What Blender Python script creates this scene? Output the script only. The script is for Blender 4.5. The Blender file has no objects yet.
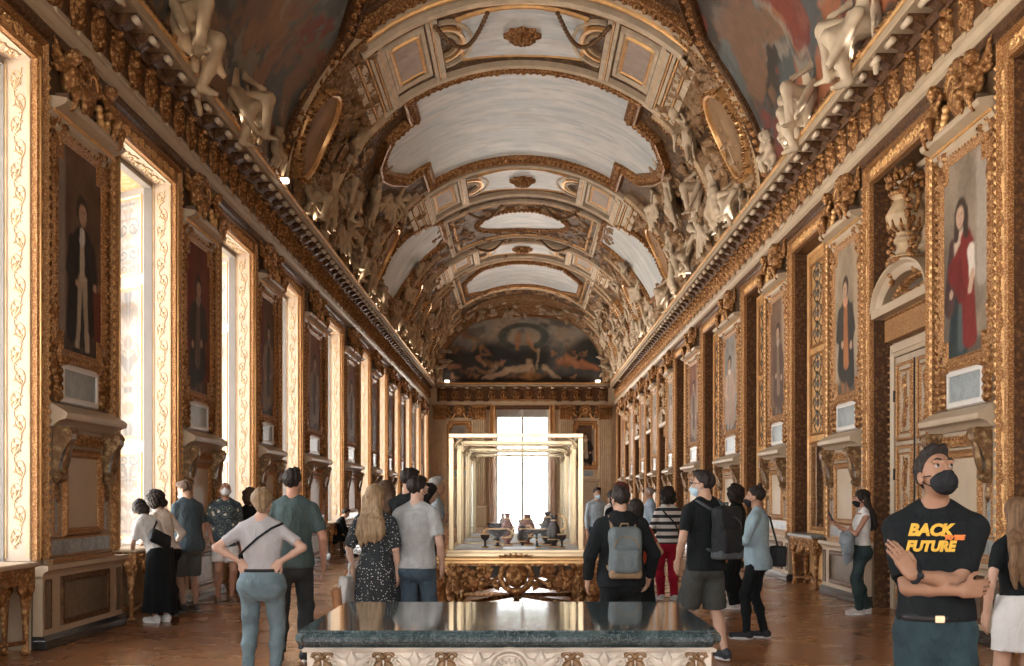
import bpy, math, random
import numpy as np
from mathutils import Vector, Matrix
random.seed(7); np.random.seed(7)
PI = math.pi
scene = bpy.context.scene
COL = scene.collection
sin, cos, sqrt = math.sin, math.cos, math.sqrt

# ------------------------------------------------------------------ materials
def new_mat(name):
    m = bpy.data.materials.new(name); m.use_nodes = True
    nt = m.node_tree
    return m, nt, nt.nodes['Principled BSDF']

def link(nt, a, ao, b, bi): nt.links.new(a.outputs[ao], b.inputs[bi])

def ramp(nt, stops):
    r = nt.nodes.new('ShaderNodeValToRGB')
    els = r.color_ramp.elements
    while len(els) < len(stops): els.new(0.5)
    for e, (p, c) in zip(els, stops):
        e.position = p; e.color = (*c, 1)
    return r

def coord(nt, scale=(1, 1, 1), kind='Object'):
    tc = nt.nodes.new('ShaderNodeTexCoord'); mp = nt.nodes.new('ShaderNodeMapping')
    mp.inputs['Scale'].default_value = scale
    link(nt, tc, kind, mp, 'Vector')
    return mp

def noise(nt, mp, scale, detail=4, rough=0.55, dist=0.0):
    n = nt.nodes.new('ShaderNodeTexNoise')
    n.inputs['Scale'].default_value = scale; n.inputs['Detail'].default_value = detail
    n.inputs['Roughness'].default_value = rough; n.inputs['Distortion'].default_value = dist
    link(nt, mp, 'Vector', n, 'Vector')
    return n

def bump(nt, b, src, out, strength, dist=0.02):
    bp = nt.nodes.new('ShaderNodeBump')
    bp.inputs['Strength'].default_value = strength; bp.inputs['Distance'].default_value = dist
    link(nt, src, out, bp, 'Height'); link(nt, bp, 'Normal', b, 'Normal')
    return bp

def mat_plain(name, col, rough=0.5, metal=0.0, nscale=6, var=0.12, bmp=0.0, bscale=40, spec=0.5, coat=0):
    m, nt, b = new_mat(name)
    mp = coord(nt)
    n = noise(nt, mp, nscale)
    lo = tuple(max(0, c*(1-var)) for c in col); hi = tuple(min(1, c*(1+var)) for c in col)
    r = ramp(nt, [(0.3, lo), (0.7, hi)])
    link(nt, n, 'Fac', r, 'Fac'); link(nt, r, 'Color', b, 'Base Color')
    b.inputs['Roughness'].default_value = rough; b.inputs['Metallic'].default_value = metal
    b.inputs['Specular IOR Level'].default_value = spec
    b.inputs['Coat Weight'].default_value = coat
    if bmp:
        n2 = noise(nt, mp, bscale, 3)
        bump(nt, b, n2, 'Fac', bmp)
    return m

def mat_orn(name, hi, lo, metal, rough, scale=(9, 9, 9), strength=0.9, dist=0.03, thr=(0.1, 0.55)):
    """carved ornament: small curling relief with shade painted into the hollows by the lo colour"""
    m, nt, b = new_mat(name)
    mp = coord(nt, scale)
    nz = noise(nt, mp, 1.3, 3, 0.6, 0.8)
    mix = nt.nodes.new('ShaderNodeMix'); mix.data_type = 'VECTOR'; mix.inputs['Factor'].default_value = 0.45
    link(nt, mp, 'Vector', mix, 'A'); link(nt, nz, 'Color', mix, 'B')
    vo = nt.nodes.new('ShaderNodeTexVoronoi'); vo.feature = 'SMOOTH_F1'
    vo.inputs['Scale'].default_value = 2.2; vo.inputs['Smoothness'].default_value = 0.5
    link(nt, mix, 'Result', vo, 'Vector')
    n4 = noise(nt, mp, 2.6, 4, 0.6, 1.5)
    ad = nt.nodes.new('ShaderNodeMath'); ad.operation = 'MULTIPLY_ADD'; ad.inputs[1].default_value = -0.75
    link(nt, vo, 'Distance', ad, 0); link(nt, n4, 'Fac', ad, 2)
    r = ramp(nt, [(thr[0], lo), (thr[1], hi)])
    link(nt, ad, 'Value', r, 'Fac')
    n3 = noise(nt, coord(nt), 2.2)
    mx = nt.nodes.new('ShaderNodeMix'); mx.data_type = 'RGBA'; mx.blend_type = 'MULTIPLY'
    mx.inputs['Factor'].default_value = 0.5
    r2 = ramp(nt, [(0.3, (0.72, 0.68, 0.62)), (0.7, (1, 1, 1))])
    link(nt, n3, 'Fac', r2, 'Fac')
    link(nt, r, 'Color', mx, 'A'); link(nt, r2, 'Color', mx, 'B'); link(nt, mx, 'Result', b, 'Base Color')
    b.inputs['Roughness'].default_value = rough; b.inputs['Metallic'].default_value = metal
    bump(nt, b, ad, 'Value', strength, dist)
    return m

def mat_attr(name, rough=0.6, spec=0.4, nscale=0, nvar=0.15, bmp=0.0):
    m, nt, b = new_mat(name)
    a = nt.nodes.new('ShaderNodeAttribute'); a.attribute_name = 'Col'
    out = (a, 'Color')
    if nscale:
        n = noise(nt, coord(nt), nscale, 6, 0.6, 0.6)
        r = ramp(nt, [(0.3, (1-nvar,)*3), (0.7, (1, 1, 1))])
        link(nt, n, 'Fac', r, 'Fac')
        mx = nt.nodes.new('ShaderNodeMix'); mx.data_type = 'RGBA'; mx.blend_type = 'MULTIPLY'; mx.inputs['Factor'].default_value = 1
        link(nt, a, 'Color', mx, 'A'); link(nt, r, 'Color', mx, 'B'); out = (mx, 'Result')
        if bmp: bump(nt, b, n, 'Fac', bmp)
    link(nt, out[0], out[1], b, 'Base Color')
    b.inputs['Roughness'].default_value = rough; b.inputs['Specular IOR Level'].default_value = spec
    return m

def mat_marble(name, dark, light, vein, scale=2.5, rough=0.12, coat=0.0, spec=0.5):
    m, nt, b = new_mat(name)
    mp = coord(nt)
    n = noise(nt, mp, scale, 8, 0.62, 1.2)
    r = ramp(nt, [(0.32, dark), (0.62, light)])
    link(nt, n, 'Fac', r, 'Fac')
    n2 = noise(nt, mp, scale*1.7, 6, 0.6, 2.2)
    r2 = ramp(nt, [(0.485, (0, 0, 0)), (0.5, (1, 1, 1)), (0.515, (0, 0, 0))])
    link(nt, n2, 'Fac', r2, 'Fac')
    mx = nt.nodes.new('ShaderNodeMix'); mx.data_type = 'RGBA'
    link(nt, r2, 'Color', mx, 'Factor'); link(nt, r, 'Color', mx, 'A'); mx.inputs['B'].default_value = (*vein, 1)
    link(nt, mx, 'Result', b, 'Base Color')
    b.inputs['Roughness'].default_value = rough; b.inputs['Coat Weight'].default_value = coat
    b.inputs['Specular IOR Level'].default_value = spec
    return m

def mat_glass(name, tint=(1, 1, 1), refl=1.0, rough=0.0):
    m = bpy.data.materials.new(name); m.use_nodes = True; nt = m.node_tree; nt.nodes.clear()
    o = nt.nodes.new('ShaderNodeOutputMaterial'); t = nt.nodes.new('ShaderNodeBsdfTransparent'); g = nt.nodes.new('ShaderNodeBsdfGlossy')
    t.inputs['Color'].default_value = (*tint, 1); g.inputs['Roughness'].default_value = rough
    f = nt.nodes.new('ShaderNodeFresnel'); f.inputs['IOR'].default_value = 1.45
    mu = nt.nodes.new('ShaderNodeMath'); mu.operation = 'MULTIPLY'; mu.inputs[1].default_value = refl; mu.use_clamp = True
    n = noise(nt, coord(nt), 2.0); ml = nt.nodes.new('ShaderNodeMath'); ml.operation = 'MULTIPLY_ADD'
    ml.inputs[1].default_value = 0.04; ml.inputs[2].default_value = 0.96
    link(nt, n, 'Fac', ml, 0)
    link(nt, f, 'Fac', mu, 0)
    m2 = nt.nodes.new('ShaderNodeMath'); m2.operation = 'MULTIPLY'; link(nt, mu, 'Value', m2, 0); link(nt, ml, 'Value', m2, 1)
    mx = nt.nodes.new('ShaderNodeMixShader')
    link(nt, m2, 'Value', mx, 'Fac'); nt.links.new(t.outputs[0], mx.inputs[1]); nt.links.new(g.outputs[0], mx.inputs[2])
    nt.links.new(mx.outputs[0], o.inputs['Surface'])
    return m

def mat_parquet():
    m, nt, b = new_mat('oak_parquet')
    tc = nt.nodes.new('ShaderNodeTexCoord'); mp = nt.nodes.new('ShaderNodeMapping')
    mp.inputs['Rotation'].default_value = (0, 0, PI/4)
    link(nt, tc, 'Object', mp, 'Vector')
    br = nt.nodes.new('ShaderNodeTexBrick')
    br.inputs['Scale'].default_value = 1.0; br.inputs['Brick Width'].default_value = 0.55; br.inputs['Row Height'].default_value = 0.1
    br.inputs['Mortar Size'].default_value = 0.004; br.inputs['Bias'].default_value = 0.1
    br.inputs['Color1'].default_value = (0.42, 0.185, 0.068, 1); br.inputs['Color2'].default_value = (0.33, 0.135, 0.048, 1)
    br.inputs['Mortar'].default_value = (0.12, 0.05, 0.02, 1)
    link(nt, mp, 'Vector', br, 'Vector')
    mp2 = coord(nt, (9, 9, 9)); n = noise(nt, mp2, 1.4, 6, 0.6)
    r = ramp(nt, [(0.3, (0.7, 0.7, 0.7)), (0.75, (1.15, 1.1, 1.05))]); link(nt, n, 'Fac', r, 'Fac')
    mx = nt.nodes.new('ShaderNodeMix'); mx.data_type = 'RGBA'; mx.blend_type = 'MULTIPLY'; mx.inputs['Factor'].default_value = 1
    link(nt, br, 'Color', mx, 'A'); link(nt, r, 'Color', mx, 'B'); link(nt, mx, 'Result', b, 'Base Color')
    n2 = noise(nt, coord(nt), 1.2, 4)
    r3 = ramp(nt, [(0.3, (0.24,)*3), (0.7, (0.32,)*3)]); link(nt, n2, 'Fac', r3, 'Fac'); link(nt, r3, 'Color', b, 'Roughness')
    bump(nt, b, br, 'Fac', -0.05, 0.002)
    b.inputs['Coat Weight'].default_value = 0.25; b.inputs['Coat Roughness'].default_value = 0.18
    return m

GOLD_HI = (0.92, 0.55, 0.23); GOLD_LO = (0.22, 0.085, 0.022)  # the LO tone paints shadow into the carved hollows
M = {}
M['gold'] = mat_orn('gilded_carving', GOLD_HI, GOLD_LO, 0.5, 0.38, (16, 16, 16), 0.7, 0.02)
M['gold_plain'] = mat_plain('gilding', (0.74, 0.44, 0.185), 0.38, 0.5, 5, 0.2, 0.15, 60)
M['gold_dark'] = mat_orn('shaded_brown_gilding', (0.27, 0.13, 0.045), (0.085, 0.034, 0.011), 0.4, 0.42, (14, 14, 14), 0.7, 0.02)  # brown gilding, deepened to put recess shadow into the colour
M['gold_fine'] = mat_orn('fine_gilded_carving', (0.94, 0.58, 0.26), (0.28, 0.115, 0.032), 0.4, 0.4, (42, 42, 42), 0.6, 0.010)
M['cream_gold'] = mat_orn('cream_and_gold_arabesque', (0.68, 0.55, 0.40), (0.50, 0.31, 0.13), 0.05, 0.5, (8, 8, 8), 0.5, 0.015, (0.1, 0.42))
M['taupe'] = mat_plain('taupe_paint', (0.36, 0.275, 0.19), 0.5, 0, 3, 0.12, 0.06, 50)
M['taupe_lt'] = mat_plain('pale_stone_paint', (0.42, 0.315, 0.21), 0.45, 0, 3, 0.08, 0.05, 40)
M['cream'] = mat_plain('cream_paint', (0.56, 0.44, 0.335), 0.45, 0, 2.5, 0.06)
M['white'] = mat_plain('white_paint', (0.60, 0.555, 0.505), 0.4, 0, 2.5, 0.05)
M['stucco'] = mat_plain('darker_stucco', (0.45, 0.315, 0.185), 0.6, 0, 4, 0.3, 0.25, 14)
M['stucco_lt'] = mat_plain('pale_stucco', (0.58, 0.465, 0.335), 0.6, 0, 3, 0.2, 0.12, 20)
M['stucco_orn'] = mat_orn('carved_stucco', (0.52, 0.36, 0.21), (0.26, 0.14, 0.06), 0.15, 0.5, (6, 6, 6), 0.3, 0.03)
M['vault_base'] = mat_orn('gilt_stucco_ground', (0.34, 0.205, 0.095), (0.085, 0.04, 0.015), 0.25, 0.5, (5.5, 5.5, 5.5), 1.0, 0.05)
M['paint'] = mat_attr('oil_paint_on_canvas', 0.6, 0.12, 18, 0.25)
M['paint_vault'] = mat_attr('oil_painted_vault', 0.5, 0.3, 5, 0.25)
M['sky_paint'] = mat_attr('varnished_sky_painting', 0.5, 0.35, 3.5, 0.12)
M['fresco'] = mat_attr('grotesque_decoration', 0.5, 0.4, 20, 0.08)
M['cloth_attr'] = mat_attr('printed_fabric', 0.85, 0.2, 30, 0.1)
M['slate'] = mat_marble('slate_blue_plate', (0.16, 0.19, 0.19), (0.26, 0.30, 0.30), (0.36, 0.38, 0.36), 4, 0.35)
M['marble_blue'] = mat_marble('blue_grey_marble', (0.10, 0.12, 0.125), (0.30, 0.32, 0.31), (0.48, 0.46, 0.42), 5, 0.3)
M['marble_brown'] = mat_marble('brown_marble', (0.05, 0.035, 0.025), (0.13, 0.09, 0.055), (0.25, 0.19, 0.12), 5, 0.3)
M['marble_black'] = mat_plain('black_marble', (0.028, 0.026, 0.025), 0.25, 0, 4, 0.4)
M['marble_green'] = mat_marble('dark_green_marble', (0.016, 0.028, 0.030), (0.05, 0.072, 0.074), (0.17, 0.20, 0.20), 9, 0.07, 0.3, 0.6)
M['brass'] = mat_plain('polished_brass', (0.52, 0.39, 0.24), 0.3, 0.7, 3, 0.12)
M['dark'] = mat_plain('dark_void', (0.03, 0.022, 0.015), 0.7, 0, 3, 0.3)
M['parquet'] = mat_parquet()
M['glass'] = mat_glass('window_glass', (0.97, 0.98, 1), 0.6)
M['case_glass'] = mat_glass('vitrine_glass', (0.975, 0.98, 0.98), 0.1)
M['plinth_white'] = mat_plain('white_display_base', (0.68, 0.67, 0.66), 0.4, 0, 3, 0.05)
M['giltwhite'] = mat_plain('worn_white_gilding', (0.46, 0.385, 0.31), 0.45, 0.1, 7, 0.25, 0.2, 30)
M['giltbrown'] = mat_plain('worn_brown_gilding', (0.16, 0.085, 0.035), 0.45, 0.3, 7, 0.3, 0.2, 30)

# ------------------------------------------------------------------ mesh builder
class MB:
    def __init__(self): self.v = []; self.f = []; self.m = []; self.s = []
    def add(self, vs, fs, m=0, smooth=False):
        o = len(self.v); self.v.extend(vs)
        for f in fs: self.f.append(tuple(i+o for i in f))
        self.m.extend([m]*len(fs)); self.s.extend([smooth]*len(fs))
    def box(self, x0, x1, y0, y1, z0, z1, m=0, c=0.0):
        if c <= 0:
            vs = [(x, y, z) for x in (x0, x1) for y in (y0, y1) for z in (z0, z1)]
            self.add(vs, [(0, 1, 3, 2), (4, 6, 7, 5), (0, 4, 5, 1), (2, 3, 7, 6), (0, 2, 6, 4), (1, 5, 7, 3)], m)
        else:   # chamfered
            prof = [(x0+c, y0), (x1-c, y0), (x1, y0+c), (x1, y1-c), (x1-c, y1), (x0+c, y1), (x0, y1-c), (x0, y0+c)]
            cx, cy = (x0+x1)/2, (y0+y1)/2
            rings = []
            for z, k in ((z0, c), (z0+c, 0), (z1-c, 0), (z1, c)):
                rings.append([(x - k*(1 if x > cx else -1), y - k*(1 if y > cy else -1), z) for x, y in prof])
            vs = [p for r in rings for p in r]
            fs = [tuple(range(7, -1, -1)), tuple(range(24, 32))]
            for i in range(3):
                for j in range(8):
                    k = (j+1) % 8
                    fs.append((i*8+j, i*8+k, i*8+8+k, i*8+8+j))
            self.add(vs, fs, m)
    def prism(self, poly, z0, z1, mp, m=0, smooth=False):
        """poly in 2D extruded between z0,z1; mp(a,b,h) gives the 3D point"""
        n = len(poly)
        vs = [mp(a, b, z0) for a, b in poly] + [mp(a, b, z1) for a, b in poly]
        fs = [tuple(range(n-1, -1, -1)), tuple(range(n, 2*n))]
        fs2 = [(i, (i+1) % n, n+(i+1) % n, n+i) for i in range(n)]
        self.add(vs, fs, m); self.add([], [], m)
        o = len(self.v) - 2*n
        for f in fs2: self.f.append(tuple(i+o for i in f)); self.m.append(m); self.s.append(smooth)
    def tube(self, pts, rad, n=6, m=0, cap=True, closed=False):
        pts = [Vector(p) for p in pts]; k = len(pts)
        if not hasattr(rad, '__len__'): rad = [rad]*k
        vs = []; up = None
        for i, p in enumerate(pts):
            if closed: t = pts[(i+1) % k]-pts[i-1]
            else: t = pts[min(i+1, k-1)]-pts[max(i-1, 0)]
            t = t.normalized() if t.length > 1e-9 else Vector((0, 0, 1))
            if up is None:
                up = Vector((0, 0, 1)) if abs(t.z) < 0.9 else Vector((1, 0, 0))
            a = up - t*up.dot(t)
            a = a.normalized() if a.length > 1e-6 else t.orthogonal().normalized()
            up = a; b = t.cross(a)
            for j in range(n):
                w = 2*PI*j/n
                vs.append(tuple(p + (a*cos(w)+b*sin(w))*rad[i]))
        fs = []
        for i in range(k if closed else k-1):
            for j in range(n):
                i2 = (i+1) % k
                fs.append((i*n+j, i*n+(j+1) % n, i2*n+(j+1) % n, i2*n+j))
        if cap and not closed:
            fs.append(tuple(range(n-1, -1, -1))); fs.append(tuple(range((k-1)*n, k*n)))
        self.add(vs, fs, m, True)
    def lathe(self, prof, c=(0, 0, 0), n=16, m=0, sx=1.0, sy=1.0):
        vs = []
        for r, z in prof:
            for j in range(n):
                w = 2*PI*j/n
                vs.append((c[0]+r*cos(w)*sx, c[1]+r*sin(w)*sy, c[2]+z))
        fs = []
        for i in range(len(prof)-1):
            for j in range(n):
                fs.append((i*n+j, i*n+(j+1) % n, i*n+n+(j+1) % n, i*n+n+j))
        fs.append(tuple(range(n-1, -1, -1))); fs.append(tuple(range((len(prof)-1)*n, len(prof)*n)))
        self.add(vs, fs, m, True)
    def ell(self, c, r, n=10, k=6, m=0, R=None):
        vs = []; 
        for i in range(k+1):
            t = PI*i/k
            for j in range(n):
                w = 2*PI*j/n
                p = Vector((r[0]*sin(t)*cos(w), r[1]*sin(t)*sin(w), r[2]*cos(t)))
                if R: p = R @ p
                vs.append((c[0]+p.x, c[1]+p.y, c[2]+p.z))
        fs = [(i*n+j, i*n+n+j, i*n+n+(j+1) % n, i*n+(j+1) % n) for i in range(k) for j in range(n)]
        self.add(vs, fs, m, True)
    # profile (x,z) polygon drawn along y
    def prof_y(self, prof, y0, y1, m=0, smooth=False):
        n = len(prof)
        vs = [(x, y0, z) for x, z in prof] + [(x, y1, z) for x, z in prof]
        fs = [(i, (i+1) % n, n+(i+1) % n, n+i) for i in range(n)]
        self.add(vs, fs, m, smooth)
        self.add(vs, [tuple(range(n-1, -1, -1)), tuple(range(n, 2*n))], m)
    # mitred frame: closed path in 2D (counter-clockwise), profile [(outward offset, height)], mp(a,b,h)
    def frame(self, path, prof, mp, m=0, closed=True, sub=0, smooth=False):
        P = [Vector((a, b)) for a, b in path]
        if sub:
            Q = []; n = len(P)
            for i in range(n if closed else n-1):
                a, b = P[i], P[(i+1) % n]; k = max(1, int((b-a).length/sub))
                for j in range(k): Q.append(a.lerp(b, j/k))
            if not closed: Q.append(P[-1])
            P = Q
        n = len(P); vs = []; q = len(prof)
        for i in range(n):
            if closed or 0 < i < n-1:
                d0 = (P[i]-P[i-1]).normalized(); d1 = (P[(i+1) % n]-P[i]).normalized()
            elif i == 0: d0 = d1 = (P[1]-P[0]).normalized()
            else: d0 = d1 = (P[i]-P[i-1]).normalized()
            n0 = Vector((d0.y, -d0.x)); n1 = Vector((d1.y, -d1.x))
            mt = n0+n1; L = mt.length
            mt = n0 if L < 1e-6 else mt/L
            mt = mt/max(0.35, mt.dot(n0))
            for o, h in prof:
                vs.append(mp(P[i].x+mt.x*o, P[i].y+mt.y*o, h))
        fs = []
        for i in range(n if closed else n-1):
            for j in range(q-1):
                i2 = (i+1) % n
                fs.append((i*q+j, i2*q+j, i2*q+j+1, i*q+j+1))
        self.add(vs, fs, m, smooth)
    # half-round relief line lying on a mapped surface
    def rel(self, pts, r, mp, m=0, n=4, hk=1.0):
        k = len(pts)
        if not hasattr(r, '__len__'): r = [r]*k
        vs = []
        for i in range(k):
            a = pts[max(i-1, 0)]; b = pts[min(i+1, k-1)]
            dx, dy = b[0]-a[0], b[1]-a[1]; L = math.hypot(dx, dy) or 1
            nx, ny = -dy/L, dx/L
            for j in range(n+1):
                w = PI*j/n; rr = max(r[i], 0.001)
                vs.append(mp(pts[i][0]+nx*cos(w)*rr, pts[i][1]+ny*cos(w)*rr, sin(w)*rr*hk))
        q = n+1
        fs = [(i*q+j, i*q+j+1, i*q+q+j+1, i*q+q+j) for i in range(k-1) for j in range(n)]
        self.add(vs, fs, m, True)
    def blob(self, p, r, mp, m=0, h=None, n=8, k=2, squash=1.0):
        h = h or r; vs = [mp(p[0], p[1], h)]
        for i in range(1, k+1):
            t = PI/2*i/k
            for j in range(n):
                w = 2*PI*j/n
                vs.append(mp(p[0]+r*sin(t)*cos(w), p[1]+r*squash*sin(t)*sin(w), h*cos(t)))
        fs = [(0, 1+j, 1+(j+1) % n) for j in range(n)]
        for i in range(k-1):
            for j in range(n):
                fs.append((1+i*n+j, 1+i*n+n+j, 1+i*n+n+(j+1) % n, 1+i*n+(j+1) % n))
        self.add(vs, fs, m, True)
    def leaf(self, p, ang, L, W, mp, m=0, h=0.02, curl=0.0):
        """acanthus-like leaf: ridge and two scalloped sides"""
        N = 5; vs = []
        for i in range(N+1):
            t = i/N; a = ang+curl*t
            cx = p[0]+L*t*cos(ang+curl*t*0.5); cy = p[1]+L*t*sin(ang+curl*t*0.5)
            w = W*sin(PI*min(1, t*0.9+0.12))*(1+0.25*(i % 2))
            nx, ny = -sin(a), cos(a); hh = h*(0.4+0.9*sin(PI*t*0.8))
            vs += [mp(cx+nx*w, cy+ny*w, 0.0), mp(cx+nx*w*0.5, cy+ny*w*0.5, hh), mp(cx, cy, hh*0.65), mp(cx-nx*w*0.5, cy-ny*w*0.5, hh), mp(cx-nx*w, cy-ny*w, 0.0)]
        fs = [(i*5+j, i*5+j+1, i*5+5+j+1, i*5+5+j) for i in range(N) for j in range(4)]
        self.add(vs, fs, m, True)
    def build(self, name, mats, parent=None, loc=None):
        me = bpy.data.meshes.new(name)
        me.from_pydata(self.v, [], self.f)
        if not isinstance(mats, (list, tuple)): mats = [mats]
        for mt in mats: me.materials.append(M[mt] if isinstance(mt, str) else mt)
        me.polygons.foreach_set('material_index', self.m)
        me.polygons.foreach_set('use_smooth', self.s)
        me.update()
        return obj(name, me, parent, loc)

def obj(name, me, parent=None, loc=None):
    o = bpy.data.objects.new(name, me); COL.objects.link(o)
    if parent: o.parent = parent
    if loc: o.location = loc
    return o
def empty(name, loc=(0, 0, 0), rz=0.0):
    o = bpy.data.objects.new(name, None); COL.objects.link(o)
    o.location = loc; o.rotation_euler = (0, 0, rz); o.empty_display_size = 0.1
    return o
def tag(o, label=None, cat=None, group=None, kind=None):
    if label: o['label'] = label
    if cat: o['category'] = cat
    if group: o['group'] = group
    if kind: o['kind'] = kind
    return o
def copy_tree(o, parent=None):
    c = o.copy(); COL.objects.link(c); c.parent = parent
    for ch in list(o.children): copy_tree(ch, c)
    return c
def grid_paint(name, nu, nv, mp, colfn, mat, parent=None, keep=None):
    """painted surface: nu x nv quads, mp(u,v) 3D point arrays, colfn(U,V) colours, u,v in 0..1"""
    u = np.linspace(0, 1, nu+1); v = np.linspace(0, 1, nv+1)
    U, V = np.meshgrid(u, v, indexing='ij')
    P = mp(U, V).reshape(-1, 3)
    i, j = np.meshgrid(np.arange(nu), np.arange(nv), indexing='ij')
    a = i*(nv+1)+j
    F = np.stack([a, a+nv+1, a+nv+2, a+1], -1).reshape(-1, 4)
    if keep is not None:
        cu = (U[:-1, :-1]+U[1:, 1:])/2; cv = (V[:-1, :-1]+V[1:, 1:])/2
        F = F[keep(cu, cv).reshape(-1)]
    return mesh_np(name, P, F, mat, parent, colfn(U, V).reshape(-1, 3), True)
def mesh_np(name, P, F, mat, parent=None, colors=None, smooth=True):
    me = bpy.data.meshes.new(name)
    me.vertices.add(len(P)); me.vertices.foreach_set('co', np.ascontiguousarray(P, dtype=np.float32).ravel())
    k = F.shape[1]
    me.loops.add(len(F)*k); me.loops.foreach_set('vertex_index', np.ascontiguousarray(F, dtype=np.int32).ravel())
    me.polygons.add(len(F)); me.polygons.foreach_set('loop_start', np.arange(0, len(F)*k, k, dtype=np.int32))
    me.update(calc_edges=True)
    me.polygons.foreach_set('use_smooth', np.full(len(F), smooth))
    if colors is not None:
        ca = me.color_attributes.new('Col', 'FLOAT_COLOR', 'POINT')
        ca.data.foreach_set('color', np.c_[colors, np.ones(len(colors))].astype(np.float32).ravel())
    mats = mat if isinstance(mat, (list, tuple)) else [mat]
    for mt in mats: me.materials.append(M[mt] if isinstance(mt, str) else mt)
    me.validate()
    return obj(name, me, parent)

# smooth value noise for painted surfaces
def vnoise(x, y, seed=0):
    r = np.random.RandomState(seed).rand(64, 64)
    xi = np.floor(x).astype(int); yi = np.floor(y).astype(int)
    fx = x-xi; fy = y-yi; fx = fx*fx*(3-2*fx); fy = fy*fy*(3-2*fy)
    g = lambda a, b: r[a % 64, b % 64]
    return (g(xi, yi)*(1-fx)+g(xi+1, yi)*fx)*(1-fy)+(g(xi, yi+1)*(1-fx)+g(xi+1, yi+1)*fx)*fy
def fbm(x, y, seed=0, oc=4):
    s = 0; a = 0.5
    for i in range(oc):
        s = s+a*vnoise(x*2**i, y*2**i, seed+i); a *= 0.5
    return s/(1-0.5**oc)
def sm(e0, e1, x):
    t = np.clip((x-e0)/(e1-e0), 0, 1); return t*t*(3-2*t)
def lay(img, mask, col):
    return img*(1-mask[..., None])+np.array(col)*mask[..., None]
def m_ell(x, y, cx, cy, rx, ry, soft=0.15, rot=0.0):
    c, s = cos(rot), sin(rot); X = (x-cx)*c+(y-cy)*s; Y = -(x-cx)*s+(y-cy)*c
    return 1-sm(1-soft, 1+soft, np.sqrt((X/rx)**2+(Y/ry)**2))
def m_cap(x, y, x0, y0, x1, y1, r0, r1, soft=0.2):
    dx, dy = x1-x0, y1-y0; t = np.clip(((x-x0)*dx+(y-y0)*dy)/(dx*dx+dy*dy+1e-9), 0, 1)
    d = np.hypot(x-x0-dx*t, y-y0-dy*t); r = r0+(r1-r0)*t
    return 1-sm(1-soft, 1+soft, d/r)

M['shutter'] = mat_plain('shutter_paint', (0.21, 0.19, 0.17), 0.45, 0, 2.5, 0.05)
M['pale_gold'] = mat_plain('pale_gilding', (0.60, 0.42, 0.24), 0.45, 0.2, 5, 0.2, 0.1, 60)
M['end_stone'] = mat_plain('warm_painted_stone', (0.56, 0.42, 0.27), 0.5, 0, 3, 0.15, 0.1, 20)
M['arab_dark'] = mat_plain('dark_brown_inlay_and_shade', (0.07, 0.045, 0.025), 0.5, 0, 5, 0.3)

M['gap_shade'] = mat_plain('shaded_taupe_ground', (0.10, 0.055, 0.026), 0.5, 0.1, 5, 0.3, 0.1, 30)  # taupe backing with the shadow of the frame gaps put into its colour
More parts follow.
